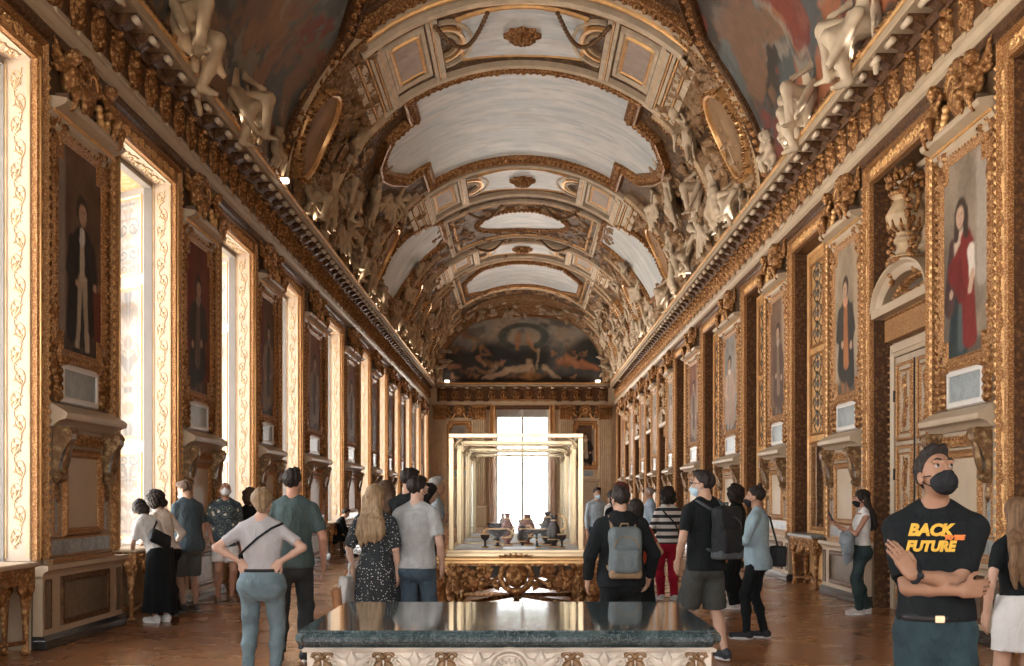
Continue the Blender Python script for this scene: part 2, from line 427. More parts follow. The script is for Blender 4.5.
# ------------------------------------------------------------------ organic modelling: blended distance field -> one continuous surface
A = lambda *p: np.array(p, dtype=float)
def rotm(ax, ay, az):
    cx, sx, cy, sy, cz, sz = cos(ax), sin(ax), cos(ay), sin(ay), cos(az), sin(az)
    X = np.array([[1, 0, 0], [0, cx, -sx], [0, sx, cx]]); Y = np.array([[cy, 0, sy], [0, 1, 0], [-sy, 0, cy]]); Z = np.array([[cz, -sz, 0], [sz, cz, 0], [0, 0, 1]])
    return Z @ Y @ X
class Field:
    def __init__(self): self.p = []; self.cuts = []; self.nz = None
    def _add(self, fn, lo, hi, k, mode): self.p.append((fn, np.array(lo), np.array(hi), k, mode)); return self
    def cap(self, a, b, ra, rb, k=0.02, fa=None, fb=None, mode=0, sq=None):
        a = np.array(a, float); b = np.array(b, float); ab = b-a; L2 = ab @ ab+1e-12; ax = ab/sqrt(L2)
        def fn(P):
            q = P-a; t = np.clip((q @ ab)/L2, 0, 1)
            d = np.linalg.norm(q-t[..., None]*ab, axis=-1)-(ra+(rb-ra)*t)
            if fb is not None: d = np.maximum(d, (P-b) @ ax-fb)
            if fa is not None: d = np.maximum(d, -((P-a) @ ax)-fa)
            return d
        return self._add(fn, np.minimum(a-ra, b-rb), np.maximum(a+ra, b+rb), k, mode)
    def chain(self, pts, rad, k=0.015, **kw):
        for i in range(len(pts)-1): self.cap(pts[i], pts[i+1], rad[i], rad[i+1], k, **kw)
        return self
    def ell(self, c, r, R=None, k=0.02, mode=0):
        c = np.array(c, float); r = np.array(r, float)
        def fn(P):
            q = P-c
            if R is not None: q = q @ R          # into the local frame
            k0 = np.linalg.norm(q/r, axis=-1); k1 = np.linalg.norm(q/(r*r), axis=-1)+1e-9
            return k0*(k0-1)/k1
        e = np.full(3, r.max()) if R is not None else r
        return self._add(fn, c-e, c+e, k, mode)
    def box(self, c, hs, rd=0.01, R=None, k=0.01, mode=0):
        c = np.array(c, float); hs = np.array(hs, float)
        def fn(P):
            q = P-c
            if R is not None: q = q @ R
            q = np.abs(q)-hs+rd
            return np.linalg.norm(np.maximum(q, 0), axis=-1)+np.minimum(q.max(-1), 0)-rd
        e = np.full(3, np.linalg.norm(hs)) if R is not None else hs
        return self._add(fn, c-e, c+e, k, mode)
    def loft(self, st, c=(0, 0, 0), R=None, k=0.02, pw=2.0, wav=None, z0=None, z1=None, mode=0):
        """st: (z,cx,cy,rx,ry) sections; pw: squareness; wav: (count, amount) folds growing downward"""
        st = sorted(st); c = np.array(c, float); S = np.array(st, float)
        lo_z, hi_z = S[0, 0], S[-1, 0]
        def fn(P):
            q = P-c
            if R is not None: q = q @ R
            z = np.clip(q[..., 2], lo_z, hi_z)
            g = [np.interp(z, S[:, 0], S[:, i]) for i in (1, 2, 3, 4)]
            X = q[..., 0]-g[0]; Y = q[..., 1]-g[1]
            rr = ((np.abs(X)/g[2])**pw+(np.abs(Y)/g[3])**pw)**(1/pw)
            if wav is not None:
                th = np.arctan2(Y/g[3], X/g[2]); t = (hi_z-z)/(hi_z-lo_z)
                rr = rr-wav[1]*t*(np.sin(wav[0]*th)+0.4*np.sin(wav[0]*1.7*th+1))
            d = (rr-1)*np.minimum(g[2], g[3])
            return np.maximum(d, np.abs(q[..., 2]-(lo_z+hi_z)/2)-(hi_z-lo_z)/2)
        e = np.array([np.max(np.abs(S[:, 1])+S[:, 3])*1.1, np.max(np.abs(S[:, 2])+S[:, 4])*1.1, 0])
        cor = np.array([[sx*e[0], sy*e[1], z] for sx in (-1, 1) for sy in (-1, 1) for z in (lo_z, hi_z)])
        if R is not None: cor = cor @ R.T
        cor = cor+c
        return self._add(fn, cor.min(0), cor.max(0), k, mode)
    def cut(self, p, n): self.cuts.append((np.array(p, float), np.array(n, float)/np.linalg.norm(n))); return self
    def noise(self, amp, freq, seed=0, aniso=(1, 1, 1)):
        rs = np.random.RandomState(seed); self.nz = (amp, [(rs.randn(3)*freq*np.array(aniso)*(1+0.5*i), rs.rand()*6.28, 1/(1+0.5*i)) for i in range(5)]); return self
    def mesh(self, h):
        pad = 3*h+0.01+(self.nz[0] if self.nz else 0)
        lo = np.min([p[1] for p in self.p if p[4] == 0], 0)-pad; hi = np.max([p[2] for p in self.p if p[4] == 0], 0)+pad
        n = np.ceil((hi-lo)/h).astype(int)+1
        F = np.full(n, 1.0, dtype=np.float32)
        ax = [lo[i]+h*np.arange(n[i]) for i in range(3)]
        for fn, a, b, k, mode in self.p:
            m = k+3*h+(self.nz[0]*2 if self.nz else 0)
            i0 = np.maximum(np.floor((a-m-lo)/h).astype(int), 0); i1 = np.minimum(np.ceil((b+m-lo)/h).astype(int)+1, n)
            if np.any(i1 <= i0): continue
            sl = tuple(slice(i0[i], i1[i]) for i in range(3))
            G = np.stack(np.meshgrid(*[ax[i][sl[i]] for i in range(3)], indexing='ij'), -1)
            d = fn(G); f = F[sl]
            if mode == 0:
                e = np.clip(0.5+0.5*(f-d)/k, 0, 1)
                F[sl] = f+(d-f)*e-k*e*(1-e)
            else:     # carve
                e = np.clip(0.5-0.5*(f+d)/k, 0, 1)
                F[sl] = f+(-d-f)*e+k*e*(1-e)
        if self.nz or self.cuts:
            G = np.stack(np.meshgrid(*ax, indexing='ij'), -1).astype(np.float32)
            if self.nz:
                s = 0
                for w, ph, am in self.nz[1]: s = s+am*np.sin(G @ w.astype(np.float32)+ph)
                F += self.nz[0]*s*0.5
            for p, nn in self.cuts: F = np.maximum(F, (G-p.astype(np.float32)) @ nn.astype(np.float32))
        return surf_net(F, lo, h)
    def build(self, name, mat, h, parent=None, loc=None, colfn=None):
        P, Fc = self.mesh(h)
        cols = colfn(P) if colfn else None
        o = mesh_np(name, P, Fc, mat, parent, cols, True)
        if loc is not None: o.location = loc
        return o
def surf_net(F, lo, h):
    S = F < 0; n = np.array(F.shape)
    C = np.zeros(n-1, dtype=np.uint8)
    for dx in (0, 1):
        for dy in (0, 1):
            for dz in (0, 1):
                C += S[dx:n[0]-1+dx, dy:n[1]-1+dy, dz:n[2]-1+dz]
    act = np.argwhere((C > 0) & (C < 8))
    idx = np.full(n-1, -1, dtype=np.int64); idx[tuple(act.T)] = np.arange(len(act))
    acc = np.zeros((len(act), 3)); cnt = np.zeros(len(act))
    cr = [(x, y, z) for x in (0, 1) for y in (0, 1) for z in (0, 1)]
    for i in range(8):
        for j in range(i+1, 8):
            d = np.abs(np.array(cr[i])-np.array(cr[j]))
            if d.sum() != 1: continue
            a = act+cr[i]; b = act+cr[j]
            fa = F[tuple(a.T)]; fb = F[tuple(b.T)]
            x = (fa < 0) != (fb < 0)
            t = np.where(x, fa/np.where(x, fa-fb, 1), 0)
            pnt = np.array(cr[i])+t[:, None]*(np.array(cr[j])-np.array(cr[i]))
            acc += pnt*x[:, None]; cnt += x
    V = lo+h*(act+acc/np.maximum(cnt, 1)[:, None])
    quads = []
    for a in range(3):
        b, c = (a+1) % 3, (a+2) % 3
        s0 = [slice(None)]*3; s1 = [slice(None)]*3
        s0[a] = slice(0, n[a]-1); s1[a] = slice(1, n[a])
        for ax_ in (b, c): s0[ax_] = slice(1, n[ax_]-1); s1[ax_] = slice(1, n[ax_]-1)
        e0 = S[tuple(s0)]; e1 = S[tuple(s1)]
        for flip, msk in ((False, e0 & ~e1), (True, ~e0 & e1)):
            E = np.argwhere(msk)
            if not len(E): continue
            off = np.zeros(3, int); off[b] = 1; off[c] = 1
            E = E+off
            ub = np.zeros(3, int); ub[b] = 1; uc = np.zeros(3, int); uc[c] = 1
            g = lambda q: idx[tuple(q.T)]
            q = np.stack([g(E-ub-uc), g(E-uc), g(E), g(E-ub)], 1)
            if flip: q = q[:, ::-1]
            quads.append(q)
    Q = np.concatenate(quads) if quads else np.zeros((0, 4), int)
    return V, Q[(Q >= 0).all(1)]
SKY, CORN, EXPO = 7.0, 10, 1.18
# ------------------------------------------------------------------ the gallery
XW = 5.05; YE = 64.8; ZC = 7.72
PIERS = [(7.45, 9.95), (12.36, 14.85), (17.30, 19.85), (22.30, 24.85), (27.10, 30.65), (33.30, 36.90), (39.30, 41.80),
         (44.15, 46.65), (48.70, 51.15), (53.60, 56.10), (58.50, 60.80)]
BAYS = [(5.0, 7.45)]+[(PIERS[i][1], PIERS[i+1][0]) for i in range(len(PIERS)-1)]+[(60.80, 63.2)]
ORD = ['first', 'second', 'third', 'fourth', 'fifth', 'sixth', 'seventh', 'eighth', 'ninth', 'tenth', 'eleventh', 'twelfth']
def place(o, side, y):
    o.location = (-XW if side < 0 else XW, y, 0); o.rotation_euler = (0, 0, 0 if side < 0 else PI)
wallmap = lambda a, b, h: (h, a, b)                    # (y, z, out of wall)

# floor
f = MB(); f.box(-7.2, 7.2, -3, 65.6, -0.12, 0); tag(f.build('floor', 'parquet'), kind='structure')

def scroll_line(mb, n, L, mp, amp, r, m=0, start=0.0):
    """running acanthus scroll along +b of length L in n turns, centred on a=0"""
    p = L/n
    N_ = n*6; mb.rel([(-cos(PI*k/6.0)*amp*0.55, start+L*k/N_) for k in range(N_+1)], r*0.9, mp, m, 3, 1.2)
    for i in range(n):
        sgn = 1 if i % 2 else -1; c = (sgn*amp*0.15, start+(i+0.5)*p)
        pts = []; N = 14; R0 = p*0.50; 
        for k in range(N+1):
            t = k/N; w = -PI/2*1+t*2*PI*1.25; R = R0*(1-0.78*t)
            pts.append((c[0]+sgn*cos(w)*R*min(1.2, amp/R0), c[1]+sin(w)*R))
        mb.rel(pts, [r*(1-0.4*k/N) for k in range(N+1)], mp, m, 3, 1.2)
        mb.blob(c, r*2.0, mp, m, r*2.2, 6, 2)
        for q in range(4):
            w = q*PI/2+0.6
            mb.leaf((c[0]+cos(w)*R0*0.25, c[1]+sin(w)*R0*0.25), w, R0*0.42, r*1.3, mp, m, r*1.2)
        mb.leaf((sgn*amp*0.7, c[1]-p*0.42), PI/2+sgn*0.9, p*0.4, r*1.8, mp, m, r*1.3)

# ---- side wall shells
def wall_shell(side):
    mb = MB(); X = lambda d: -XW+d
    ys = [(-3, 5.0)]+PIERS+[(63.2, 65.2)]
    for i, (a, b) in enumerate(ys):
        mb.box(X(-0.36), X(-0.012), a, b, 0, 7.40)
        q = 0.0 if i in (0, len(ys)-1) else 0.5
        if i == 0: mb.box(X(-1.15), X(-0.36), a, b-0.5, 0, 7.4)
        elif i == len(ys)-1: mb.box(X(-1.15), X(-0.36), a+0.5, b, 0, 7.4)
        else: mb.box(X(-1.15), X(-0.36), a+0.5, b-0.5, 0, 7.40)
    for a, b in BAYS:
        mb.box(X(-0.36), X(-0.012), a, b, 6.33, 7.40)
        mb.box(X(-1.15), X(-0.36), a-0.5, b+0.5, 6.10, 7.40)
        if side < 0:
            mb.box(X(-1.15), X(-0.36), a-0.5, b+0.5, 0, 0.55)
            mb.box(X(-0.36), X(-0.30), a, b, 0, 0.88)
        else:
            mb.box(X(-1.15), X(-0.36), a-0.5, b+0.5, 0, 6.10)
    mb.box(X(-1.15), X(-0.02), -3, 65.2, 7.40, 8.3)
    o = mb.build('wall_left' if side < 0 else 'wall_right', 'taupe')
    if side > 0:
        o.scale = (-1, 1, 1)
        o.data.transform(Matrix.Scale(-1, 4, (1, 0, 0))); o.scale = (1, 1, 1); o.data.flip_normals()
    tag(o, kind='structure')
wall_shell(-1); wall_shell(1)
b = MB(); OP = ((-4.7, -1.9), (-0.9, 0.9), (1.9, 4.7)); xs_ = [-6.2]+[q for o_ in OP for q in o_]+[6.2]
for i in range(0, 8, 2): b.box(xs_[i], xs_[i+1], -3.4, -3.0, 0, 12.6)
for x0, x1 in OP: b.box(x0, x1, -3.4, -3.0, 6.4, 12.6); b.box(x0, x1, -3.4, -3.0, 0, 0.5)
for i, (x0, x1) in enumerate(OP):  # middle window mirrors in the glass cases; outer two added for frontal fill
    w_ = MB(); xm_ = (x0+x1)/2
    for x in (x0+.05, xm_, x1-.05): w_.box(x-.05, x+.05, -3.25, -3.15, 0.5, 6.4)
    for z in (.56, 1.3, 2.05, 2.8, 3.55, 4.3, 5.1, 6.34): w_.box(x0, x1, -3.22, -3.18, z-.03, z+.03)
    fw = empty('window_%d' % (21+i)); tag(fw, kind='structure'); w_.build('sash', 'white', fw); w_ = MB(); w_.box(x0, x1, -3.204, -3.2, .5, 6.4); w_.build('glass', 'glass', fw)
tag(b.build('wall_front', 'taupe'), kind='structure')

# ---- entablature
PL = 0.66
def plaque_mesh(mb, yc, mp=None, m=0):
    mp = mp or (lambda a, b, h: (0.02+h, yc+a, b))
    # upright palmette between two volutes
    for sg in (-1, 1):
        pts = [(sg*(0.03+0.13*sin(t*PI)*1.0+0.03*t), 6.80+0.46*t) for t in [k/8 for k in range(9)]]
        mb.rel(pts, 0.028, mp, m, 3, 1.8)
        cv = [(sg*0.10+sg*0.075*cos(w)*(1-w/9), 7.24+0.075*sin(w)*(1-w/9)) for w in [k*0.6 for k in range(12)]]
        mb.rel(cv, 0.022, mp, m, 3, 2.2)
        cv = [(sg*0.11+sg*0.06*cos(w)*(1-w/9), 6.82-0.055*sin(w)*(1-w/9)) for w in [k*0.6 for k in range(11)]]
        mb.rel(cv, 0.02, mp, m, 3, 2.0)
        mb.leaf((sg*0.03, 6.9), PI/2-sg*0.7, 0.22, 0.05, mp, m, 0.06)
    for k in range(3):
        mb.leaf((0, 6.86+0.10*k), PI/2, 0.22, 0.055, mp, m, 0.08)
    mb.blob((0, 7.30), 0.06, mp, m, 0.10, 8, 2); mb.blob((0, 6.80), 0.05, mp, m, 0.07, 6, 2)
def entablature(name, y0, y1):
    """profiles run along y, d measured from the wall face into the room"""
    root = empty(name); tag(root, kind='structure')
    b = MB()
    b.prof_y([(-0.02, 6.30), (0.035, 6.30), (0.035, 6.40), (0.07, 6.43), (0.07, 6.53), (-0.02, 6.53)], y0, y1)
    b.prof_y([(-0.02, 7.34), (0.05, 7.34), (0.09, 7.42), (0.09, 7.46), (-0.02, 7.46)], y0, y1)
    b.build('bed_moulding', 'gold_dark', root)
    b = MB()
    b.prof_y([(-0.02, 6.53), (0.085, 6.53), (0.085, 6.60), (0.12, 6.66), (0.12, 6.72), (-0.02, 6.74)], y0, y1)
    n = int((y1-y0)/PL)
    for i in range(n):
        y = y0+(i+0.5)*PL
        b.box(0.0, 0.135, y-0.2, y+0.2, 6.70, 6.77, 0, 0.01)
    b.build('architrave', 'taupe_lt', root)
    b = MB(); b.prof_y([(-0.02, 6.72), (0.015, 6.72), (0.015, 7.36), (-0.02, 7.36)], y0, y1)
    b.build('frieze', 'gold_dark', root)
    b = MB()
    for i in range(n): plaque_mesh(b, y0+(i+0.5)*PL)
    o = b.build('palmette_frieze', 'gold', root); tag(o, kind='stuff')
    b = MB()
    for i in range(n):
        y = y0+(i+0.5)*PL
        b.prism([(0.0, 7.53), (0.0, 7.38), (0.10, 7.37), (0.20, 7.42), (0.29, 7.44), (0.31, 7.48), (0.31, 7.53)], y-0.11, y+0.11, lambda p, q, h: (p, h, q), 0)
        b.tube([(0.29, y-0.115, 7.455), (0.29, y+0.115, 7.455)], 0.045, 8, 1)
        for sg in (-1, 1): b.tube([(0.06, y+sg*0.112-0.004, 7.43), (0.06, y+sg*0.112+0.004, 7.43)], 0.05, 8, 0)
    o = b.build('modillion_row', ['gold_dark', 'stucco_lt'], root); tag(o, kind='stuff')
    b = MB()
    b.prof_y([(-0.02, 7.53), (0.35, 7.53), (0.36, 7.55), (0.36, 7.64), (0.30, 7.68), (0.28, 7.74), (-0.02, 7.74)], y0, y1)
    b.build('corona', 'taupe_lt', root)
    # twisted rope on the lip
    k = int((y1-y0)/0.16); vs = []; fs = []; q = 6
    for i in range(k*3+1):
        y = y0+(y1-y0)*i/(k*3); 
        for j in range(q):
            w = 2*PI*j/q; ph = 2*PI*i/3-w*1.0
            r = 0.048*(0.82+0.24*cos(ph))
            vs.append((0.335+r*cos(w), y, 7.70+r*sin(w)))
    for i in range(k*3):
        for j in range(q): fs.append((i*q+j, i*q+(j+1) % q, i*q+q+(j+1) % q, i*q+q+j))
    b = MB(); b.add(vs, fs, 0, True); b.build('rope_moulding', 'gold_plain', root)
    return root
t1 = entablature('trim_1', 3.3, 64.7); t1.location = (-XW, 0, 0)
t2 = copy_tree(t1); t2.name = 'trim_2'; t2.location = (XW, 68.0, 0); t2.rotation_euler = (0, 0, PI)

# ---- window bays (one model, two widths)
def grotesque(seed):
    def fn(U, V):
        x = np.abs(U-0.5)*2; y = V
        base = np.array((0.20, 0.165, 0.132)); img = np.ones(U.shape+(3,))*base
        img *= (0.94+0.12*fbm(U*6, V*9, seed))[..., None]
        r = np.random.RandomState(seed)
        tones = [(0.09, 0.065, 0.05), (0.05, 0.047, 0.045), (0.14, 0.08, 0.04), (0.11, 0.085, 0.065), (0.15, 0.095, 0.05)]
        yy = 0.06
        while yy < 0.95:
            h = r.uniform(0.07, 0.14); c = tones[r.randint(5)]
            k = r.randint(4)
            if k == 0: img = lay(img, m_ell(x, y, 0, yy, r.uniform(.2, .45), h*0.4)*0.8, c)
            elif k == 1:
                d = np.hypot((x-0.4)/0.5, (y-yy)/h); a = np.arctan2((y-yy)/h, (x-0.4)/0.5)
                img = lay(img, (sm(0.2, 0.6, np.sin(d*9-a))*(d < 1))*0.85, c)
            elif k == 2:
                img = lay(img, m_cap(x, y, 0.0, yy, r.uniform(.4, .75), yy+h*0.8, .06, .03)*0.8, c)
                img = lay(img, m_ell(x, y, 0.6, yy+h*0.6, .16, h*0.35)*0.8, tones[r.randint(5)])
            else:
                img = lay(img, m_ell(x, y, 0, yy, .6, h*0.16)*0.9, c)
                img = lay(img, m_cap(x, y, 0.05, yy, 0.3, yy+h, .09, .05)*0.7, tones[r.randint(5)])
            d = np.hypot((x-0.62)/0.34, (y-yy)/0.05); a = np.arctan2((y-yy)/0.05, (x-0.62)/0.34)
            img = lay(img, sm(0.3, 0.7, np.sin(d*8-a*1+seed))*(d < 1)*0.6, (0.13, 0.085, 0.045))
            yy += h*1.05
        img = lay(img, m_cap(x, y, 0, 0.03, 0, 0.97, .025, .025)*0.7, (0.18, 0.135, 0.095))
        edge = np.minimum(np.minimum(U, 1-U)*1.0, np.minimum(V, 1-V)*2.2)
        img = lay(img, 1-sm(0.03, 0.05, edge), (0.28, 0.17, 0.08))
        return img
    return fn
def window_proto(w):
    root = empty('window'); h = w/2
    path = [(h, 0.92), (h, 6.10), (-h, 6.10), (-h, 0.92)]
    b = MB()
    b.frame(path, [(0, -0.03), (0, 0.05), (0.03, 0.075), (0.06, 0.03), (0.20, 0.03), (0.225, 0.085), (0.26, 0.07), (0.262, -0.03)], wallmap, 0, False)
    o = b.build('architrave', 'gold_fine', root)
    b = MB()
    for sg in (-1, 1):
        mp = lambda a, q, d: (0.03+d, sg*(h+0.13)+a, q)
        scroll_line(b, 19, 5.1, mp, 0.06, 0.013, 0, 0.98)
        b.tube([(0.075, sg*(h+0.035), z) for z in (0.95, 6.12)], 0.014, 6, 0)
        for i in range(52): b.blob((0, 0.98+i*0.1), 0.022, lambda a, q, d: (0.075+d, sg*(h+0.245)+a, q), 0, 0.03, 5, 1, 1.7)
    mp = lambda a, q, d: (0.03+d, q, 6.23+a)
    scroll_line(b, max(8, int(w*4)), w, mp, 0.06, 0.013, 0, -h)
    b.build('carved_scroll', 'gold_plain', o)
    # jamb linings with arabesque, sides and soffit
    b = MB(); D = 0.28
    for sg in (-1, 1):
        b.box(-D, -0.012, sg*h-0.01*(sg > 0)-0.0*(sg < 0) if sg > 0 else -h, sg*h if sg > 0 else -h+0.01, 0.92, 6.10)
    b.box(-D, -0.012, -h, h, 6.09, 6.10)
    jb = b.build('jamb', 'cream', root)
    b = MB(); q2 = MB()
    for sg in (-1, 1):
        mp = lambda a, q, d: (-0.145+a, sg*(h-0.01-d), q)
        scroll_line(b, 21, 4.95, mp, 0.075, 0.0085, 0, 1.05)
        for a0 in (-0.268, -0.03):
            q2.box(a0-0.012, a0+0.012, sg*h-0.02 if sg > 0 else -h+0.008, sg*h-0.008 if sg > 0 else -h+0.022, 0.95, 6.06)
    mp = lambda a, q, d: (-0.145+a, q, 6.09-d)
    scroll_line(b, max(8, int(w*3.6)), w-0.1, mp, 0.075, 0.011, 0, -h+0.05)
    b.build('arabesque', 'pale_gold', jb); q2.build('gilt_fillet', 'pale_gold', jb)
    # white reveal, splayed shutters
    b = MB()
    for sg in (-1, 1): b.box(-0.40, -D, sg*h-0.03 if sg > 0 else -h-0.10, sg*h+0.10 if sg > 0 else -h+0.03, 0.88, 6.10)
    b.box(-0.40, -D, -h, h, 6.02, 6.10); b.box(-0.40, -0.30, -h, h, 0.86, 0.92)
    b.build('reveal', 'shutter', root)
    for sg in (-1, 1):
        sh = MB(); y0, y1 = sg*(h-0.02), sg*(h+0.42); x0, x1 = -0.40, -0.98
        dx, dy = x1-x0, y1-y0; L = math.hypot(dx, dy); tx, ty = dx/L, dy/L; nx, ny = (-ty*-sg, tx*-sg)
        if ny*sg > 0: nx, ny = -nx, -ny
        P = lambda a, z, d: (x0+tx*a+nx*d, y0+ty*a+ny*d, z)
        sh.prism([(0, 0.9), (L, 0.9), (L, 6.05), (0, 6.05)] if sg > 0 else [(0, 0.9), (0, 6.05), (L, 6.05), (L, 0.9)], -0.03, 0.0, P)
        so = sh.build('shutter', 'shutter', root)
        fr = MB(); pz = [(1.0, 2.2), (2.42, 4.62), (4.84, 5.92)]
        for i, (za, zb) in enumerate(pz):
            a0, a1 = 0.07, L-0.05
            fr.frame([(a0, za), (a1, za), (a1, zb), (a0, zb)], [(0, 0.004), (0.0, 0.014), (0.025, 0.018), (0.035, 0.0)], P)
            def mpp(U, V, a0=a0, a1=a1, za=za, zb=zb):
                aa = a0+(a1-a0)*U; zz = za+(zb-za)*V
                return np.stack([x0+tx*aa+nx*0.005, y0+ty*aa+ny*0.005, zz], -1)
            grid_paint('painted_panel', 30, 70, mpp, grotesque(3+i), 'fresco', so)
        fr.build('gilt_moulding', 'gold_plain', so)
    b = MB()   # embrasure ceiling
    b.prism([(-0.40, -h), (-0.98, -h-0.42), (-0.98, h+0.42), (-0.40, h)], 6.05, 6.09, lambda a, q, d: (a, q, d))
    b.build('embrasure_ceiling', 'cream_gold', root)
    # sash frame with glazing bars
    b = MB(); H = h+0.30; x = -1.03
    for y in (-H, 0, H): b.box(x-0.05, x+0.03, y-0.06, y+0.06, 0.55, 6.10)
    for z in (0.62, 4.35, 6.04): b.box(x-0.05, x+0.03, -H, H, z-0.07, z+0.07)
    for y in (-H/2, H/2): b.box(x-0.03, x+0.015, y-0.018, y+0.018, 0.6, 6.05)
    for z in [1.3+0.62*i for i in range(5)]+[4.95, 5.5]: b.box(x-0.03, x+0.015, -H, H, z-0.015, z+0.015)
    b.build('sash', 'white', root)
    b = MB(); b.box(x-0.012, x-0.008, -H, H, 0.6, 6.06); b.build('glass', 'glass', root)
    b = MB(); b.box(-1.0, -0.36, -h-0.42, h+0.42, 0.53, 0.57); b.build('sill', 'white', root)
    return root
WP = {}; 
def get_window(w):
    k = round(w, 2)
    for q in WP:
        if abs(q-k) < 0.012: return copy_tree(WP[q])
    WP[k] = window_proto(w); return WP[k]
for i, (a, b_) in enumerate(BAYS):
    wd = get_window(b_-a-0.005); place(wd, -1, (a+b_)/2); wd.name = 'window_%d' % (i+1); tag(wd, kind='structure')

# ---- blind bays of the right wall
def alcove_proto(w):
    root = empty('niche'); h = w/2
    path = [(h, 0.92), (h, 6.10), (-h, 6.10), (-h, 0.92)]
    b = MB()
    b.frame(path, [(0, -0.03), (0, 0.05), (0.03, 0.075), (0.06, 0.03), (0.20, 0.03), (0.225, 0.085), (0.26, 0.07), (0.262, -0.03)], wallmap, 0, False)
    o = b.build('architrave', 'gold_fine', root)
    b = MB()
    for sg in (-1, 1):
        mp = lambda a, q, d: (0.03+d, sg*(h+0.13)+a, q)
        scroll_line(b, 19, 5.1, mp, 0.06, 0.013, 0, 0.98)
        for i in range(52): b.blob((0, 0.98+i*0.1), 0.022, lambda a, q, d: (0.075+d, sg*(h+0.245)+a, q), 0, 0.03, 5, 1, 1.7)
    mp = lambda a, q, d: (0.03+d, q, 6.23+a)
    scroll_line(b, max(8, int(w*4)), w, mp, 0.06, 0.013, 0, -h)
    b.build('carved_scroll', 'gold_plain', o)
    b = MB()
    for sg in (-1, 1): b.box(-0.30, -0.012, h-0.02 if sg > 0 else -h, h if sg > 0 else -h+0.02, 0.0, 6.10)
    b.box(-0.30, -0.012, -h, h, 6.08, 6.10)
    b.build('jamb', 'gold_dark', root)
    return root
def arabesque_bay(w):
    root = alcove_proto(w); h = w/2
    b = MB(); b.box(-0.34, -0.28, -h, h, 0.0, 6.10)
    b.frame([(-h+0.12, 0.98), (h-0.12, 0.98), (h-0.12, 6.0), (-h+0.12, 6.0)], [(0, 0), (0, 0.04), (0.05, 0.06), (0.11, 0.0)], lambda a, q, d: (-0.28+d, a, q))
    bk = b.build('back_panel', 'gold_plain', root)
    b = MB(); g = MB()
    for (z0, z1) in ((2.75, 4.15), (4.35, 5.8)):
        for sg in (-1, 1):
            c = sg*(h*0.46); W = h*0.36
            mp = lambda a, q, d: (-0.279+d, c+a, q)
            g.frame([(-W, z0), (W, z0), (W, z1), (-W, z1)], [(0, 0), (0, 0.03), (0.03, 0.045), (0.05, 0.0)], mp)
            for k in range(4):
                zc = z0+(k+0.5)*(z1-z0)/4; s_ = (z1-z0)/8
                for s2 in (-1, 1):
                    pts = [(s2*W*(0.15+0.5*sin(t*PI)), zc-s_+2*s_*t) for t in [q/8 for q in range(9)]]
                    b.rel(pts, 0.014, mp, 0, 3, 1.0)
                    pts = [(s2*(W*0.55+W*0.3*cos(w_)*(1-w_/8)), zc+W*0.3*sin(w_)*(1-w_/8)) for w_ in [q*0.7 for q in range(9)]]
                    b.rel(pts, 0.012, mp, 0, 3, 1.0)
                b.blob((0, zc), W*0.2, mp, 0, 0.03, 8, 2)
                b.leaf((0, zc+W*0.2), PI/2, s_*0.8, 0.05, mp, 0, 0.03)
    b.build('dark_arabesque', 'arab_dark', bk); g.build('panel_frame', 'gold_fine', bk)
    b = MB(); b.frame([(-h+0.35, 1.05), (h-0.35, 1.05), (h-0.35, 2.5), (-h+0.35, 2.5)], [(0, 0), (0, 0.05), (0.05, 0.08), (0.10, 0.0)], lambda a, q, d: (-0.28+d, a, q))
    b.build('mirror_frame', 'gold_fine', root)
    b = MB(); b.box(-0.275, -0.27, -h+0.34, h-0.34, 1.04, 2.51); b.build('mirror', 'mirror_glass', root)
    return root
M['mirror_glass'] = mat_plain('old_mirror', (0.62, 0.60, 0.56), 0.08, 1.0, 2, 0.1)
def vase_field():
    s = Field()
    s.loft([(0, 0, 0, .24, .24), (.07, 0, 0, .25, .25), (.10, 0, 0, .15, .15), (.24, 0, 0, .13, .13), (.30, 0, 0, .20, .20), (.38, 0, 0, .14, .14), (.46, 0, 0, .26, .26), (.62, 0, 0, .30, .30),
            (.74, 0, 0, .24, .24), (.84, 0, 0, .17, .17), (.9, 0, 0, .24, .24), (.94, 0, 0, .22, .22)], k=0.03)
    return s
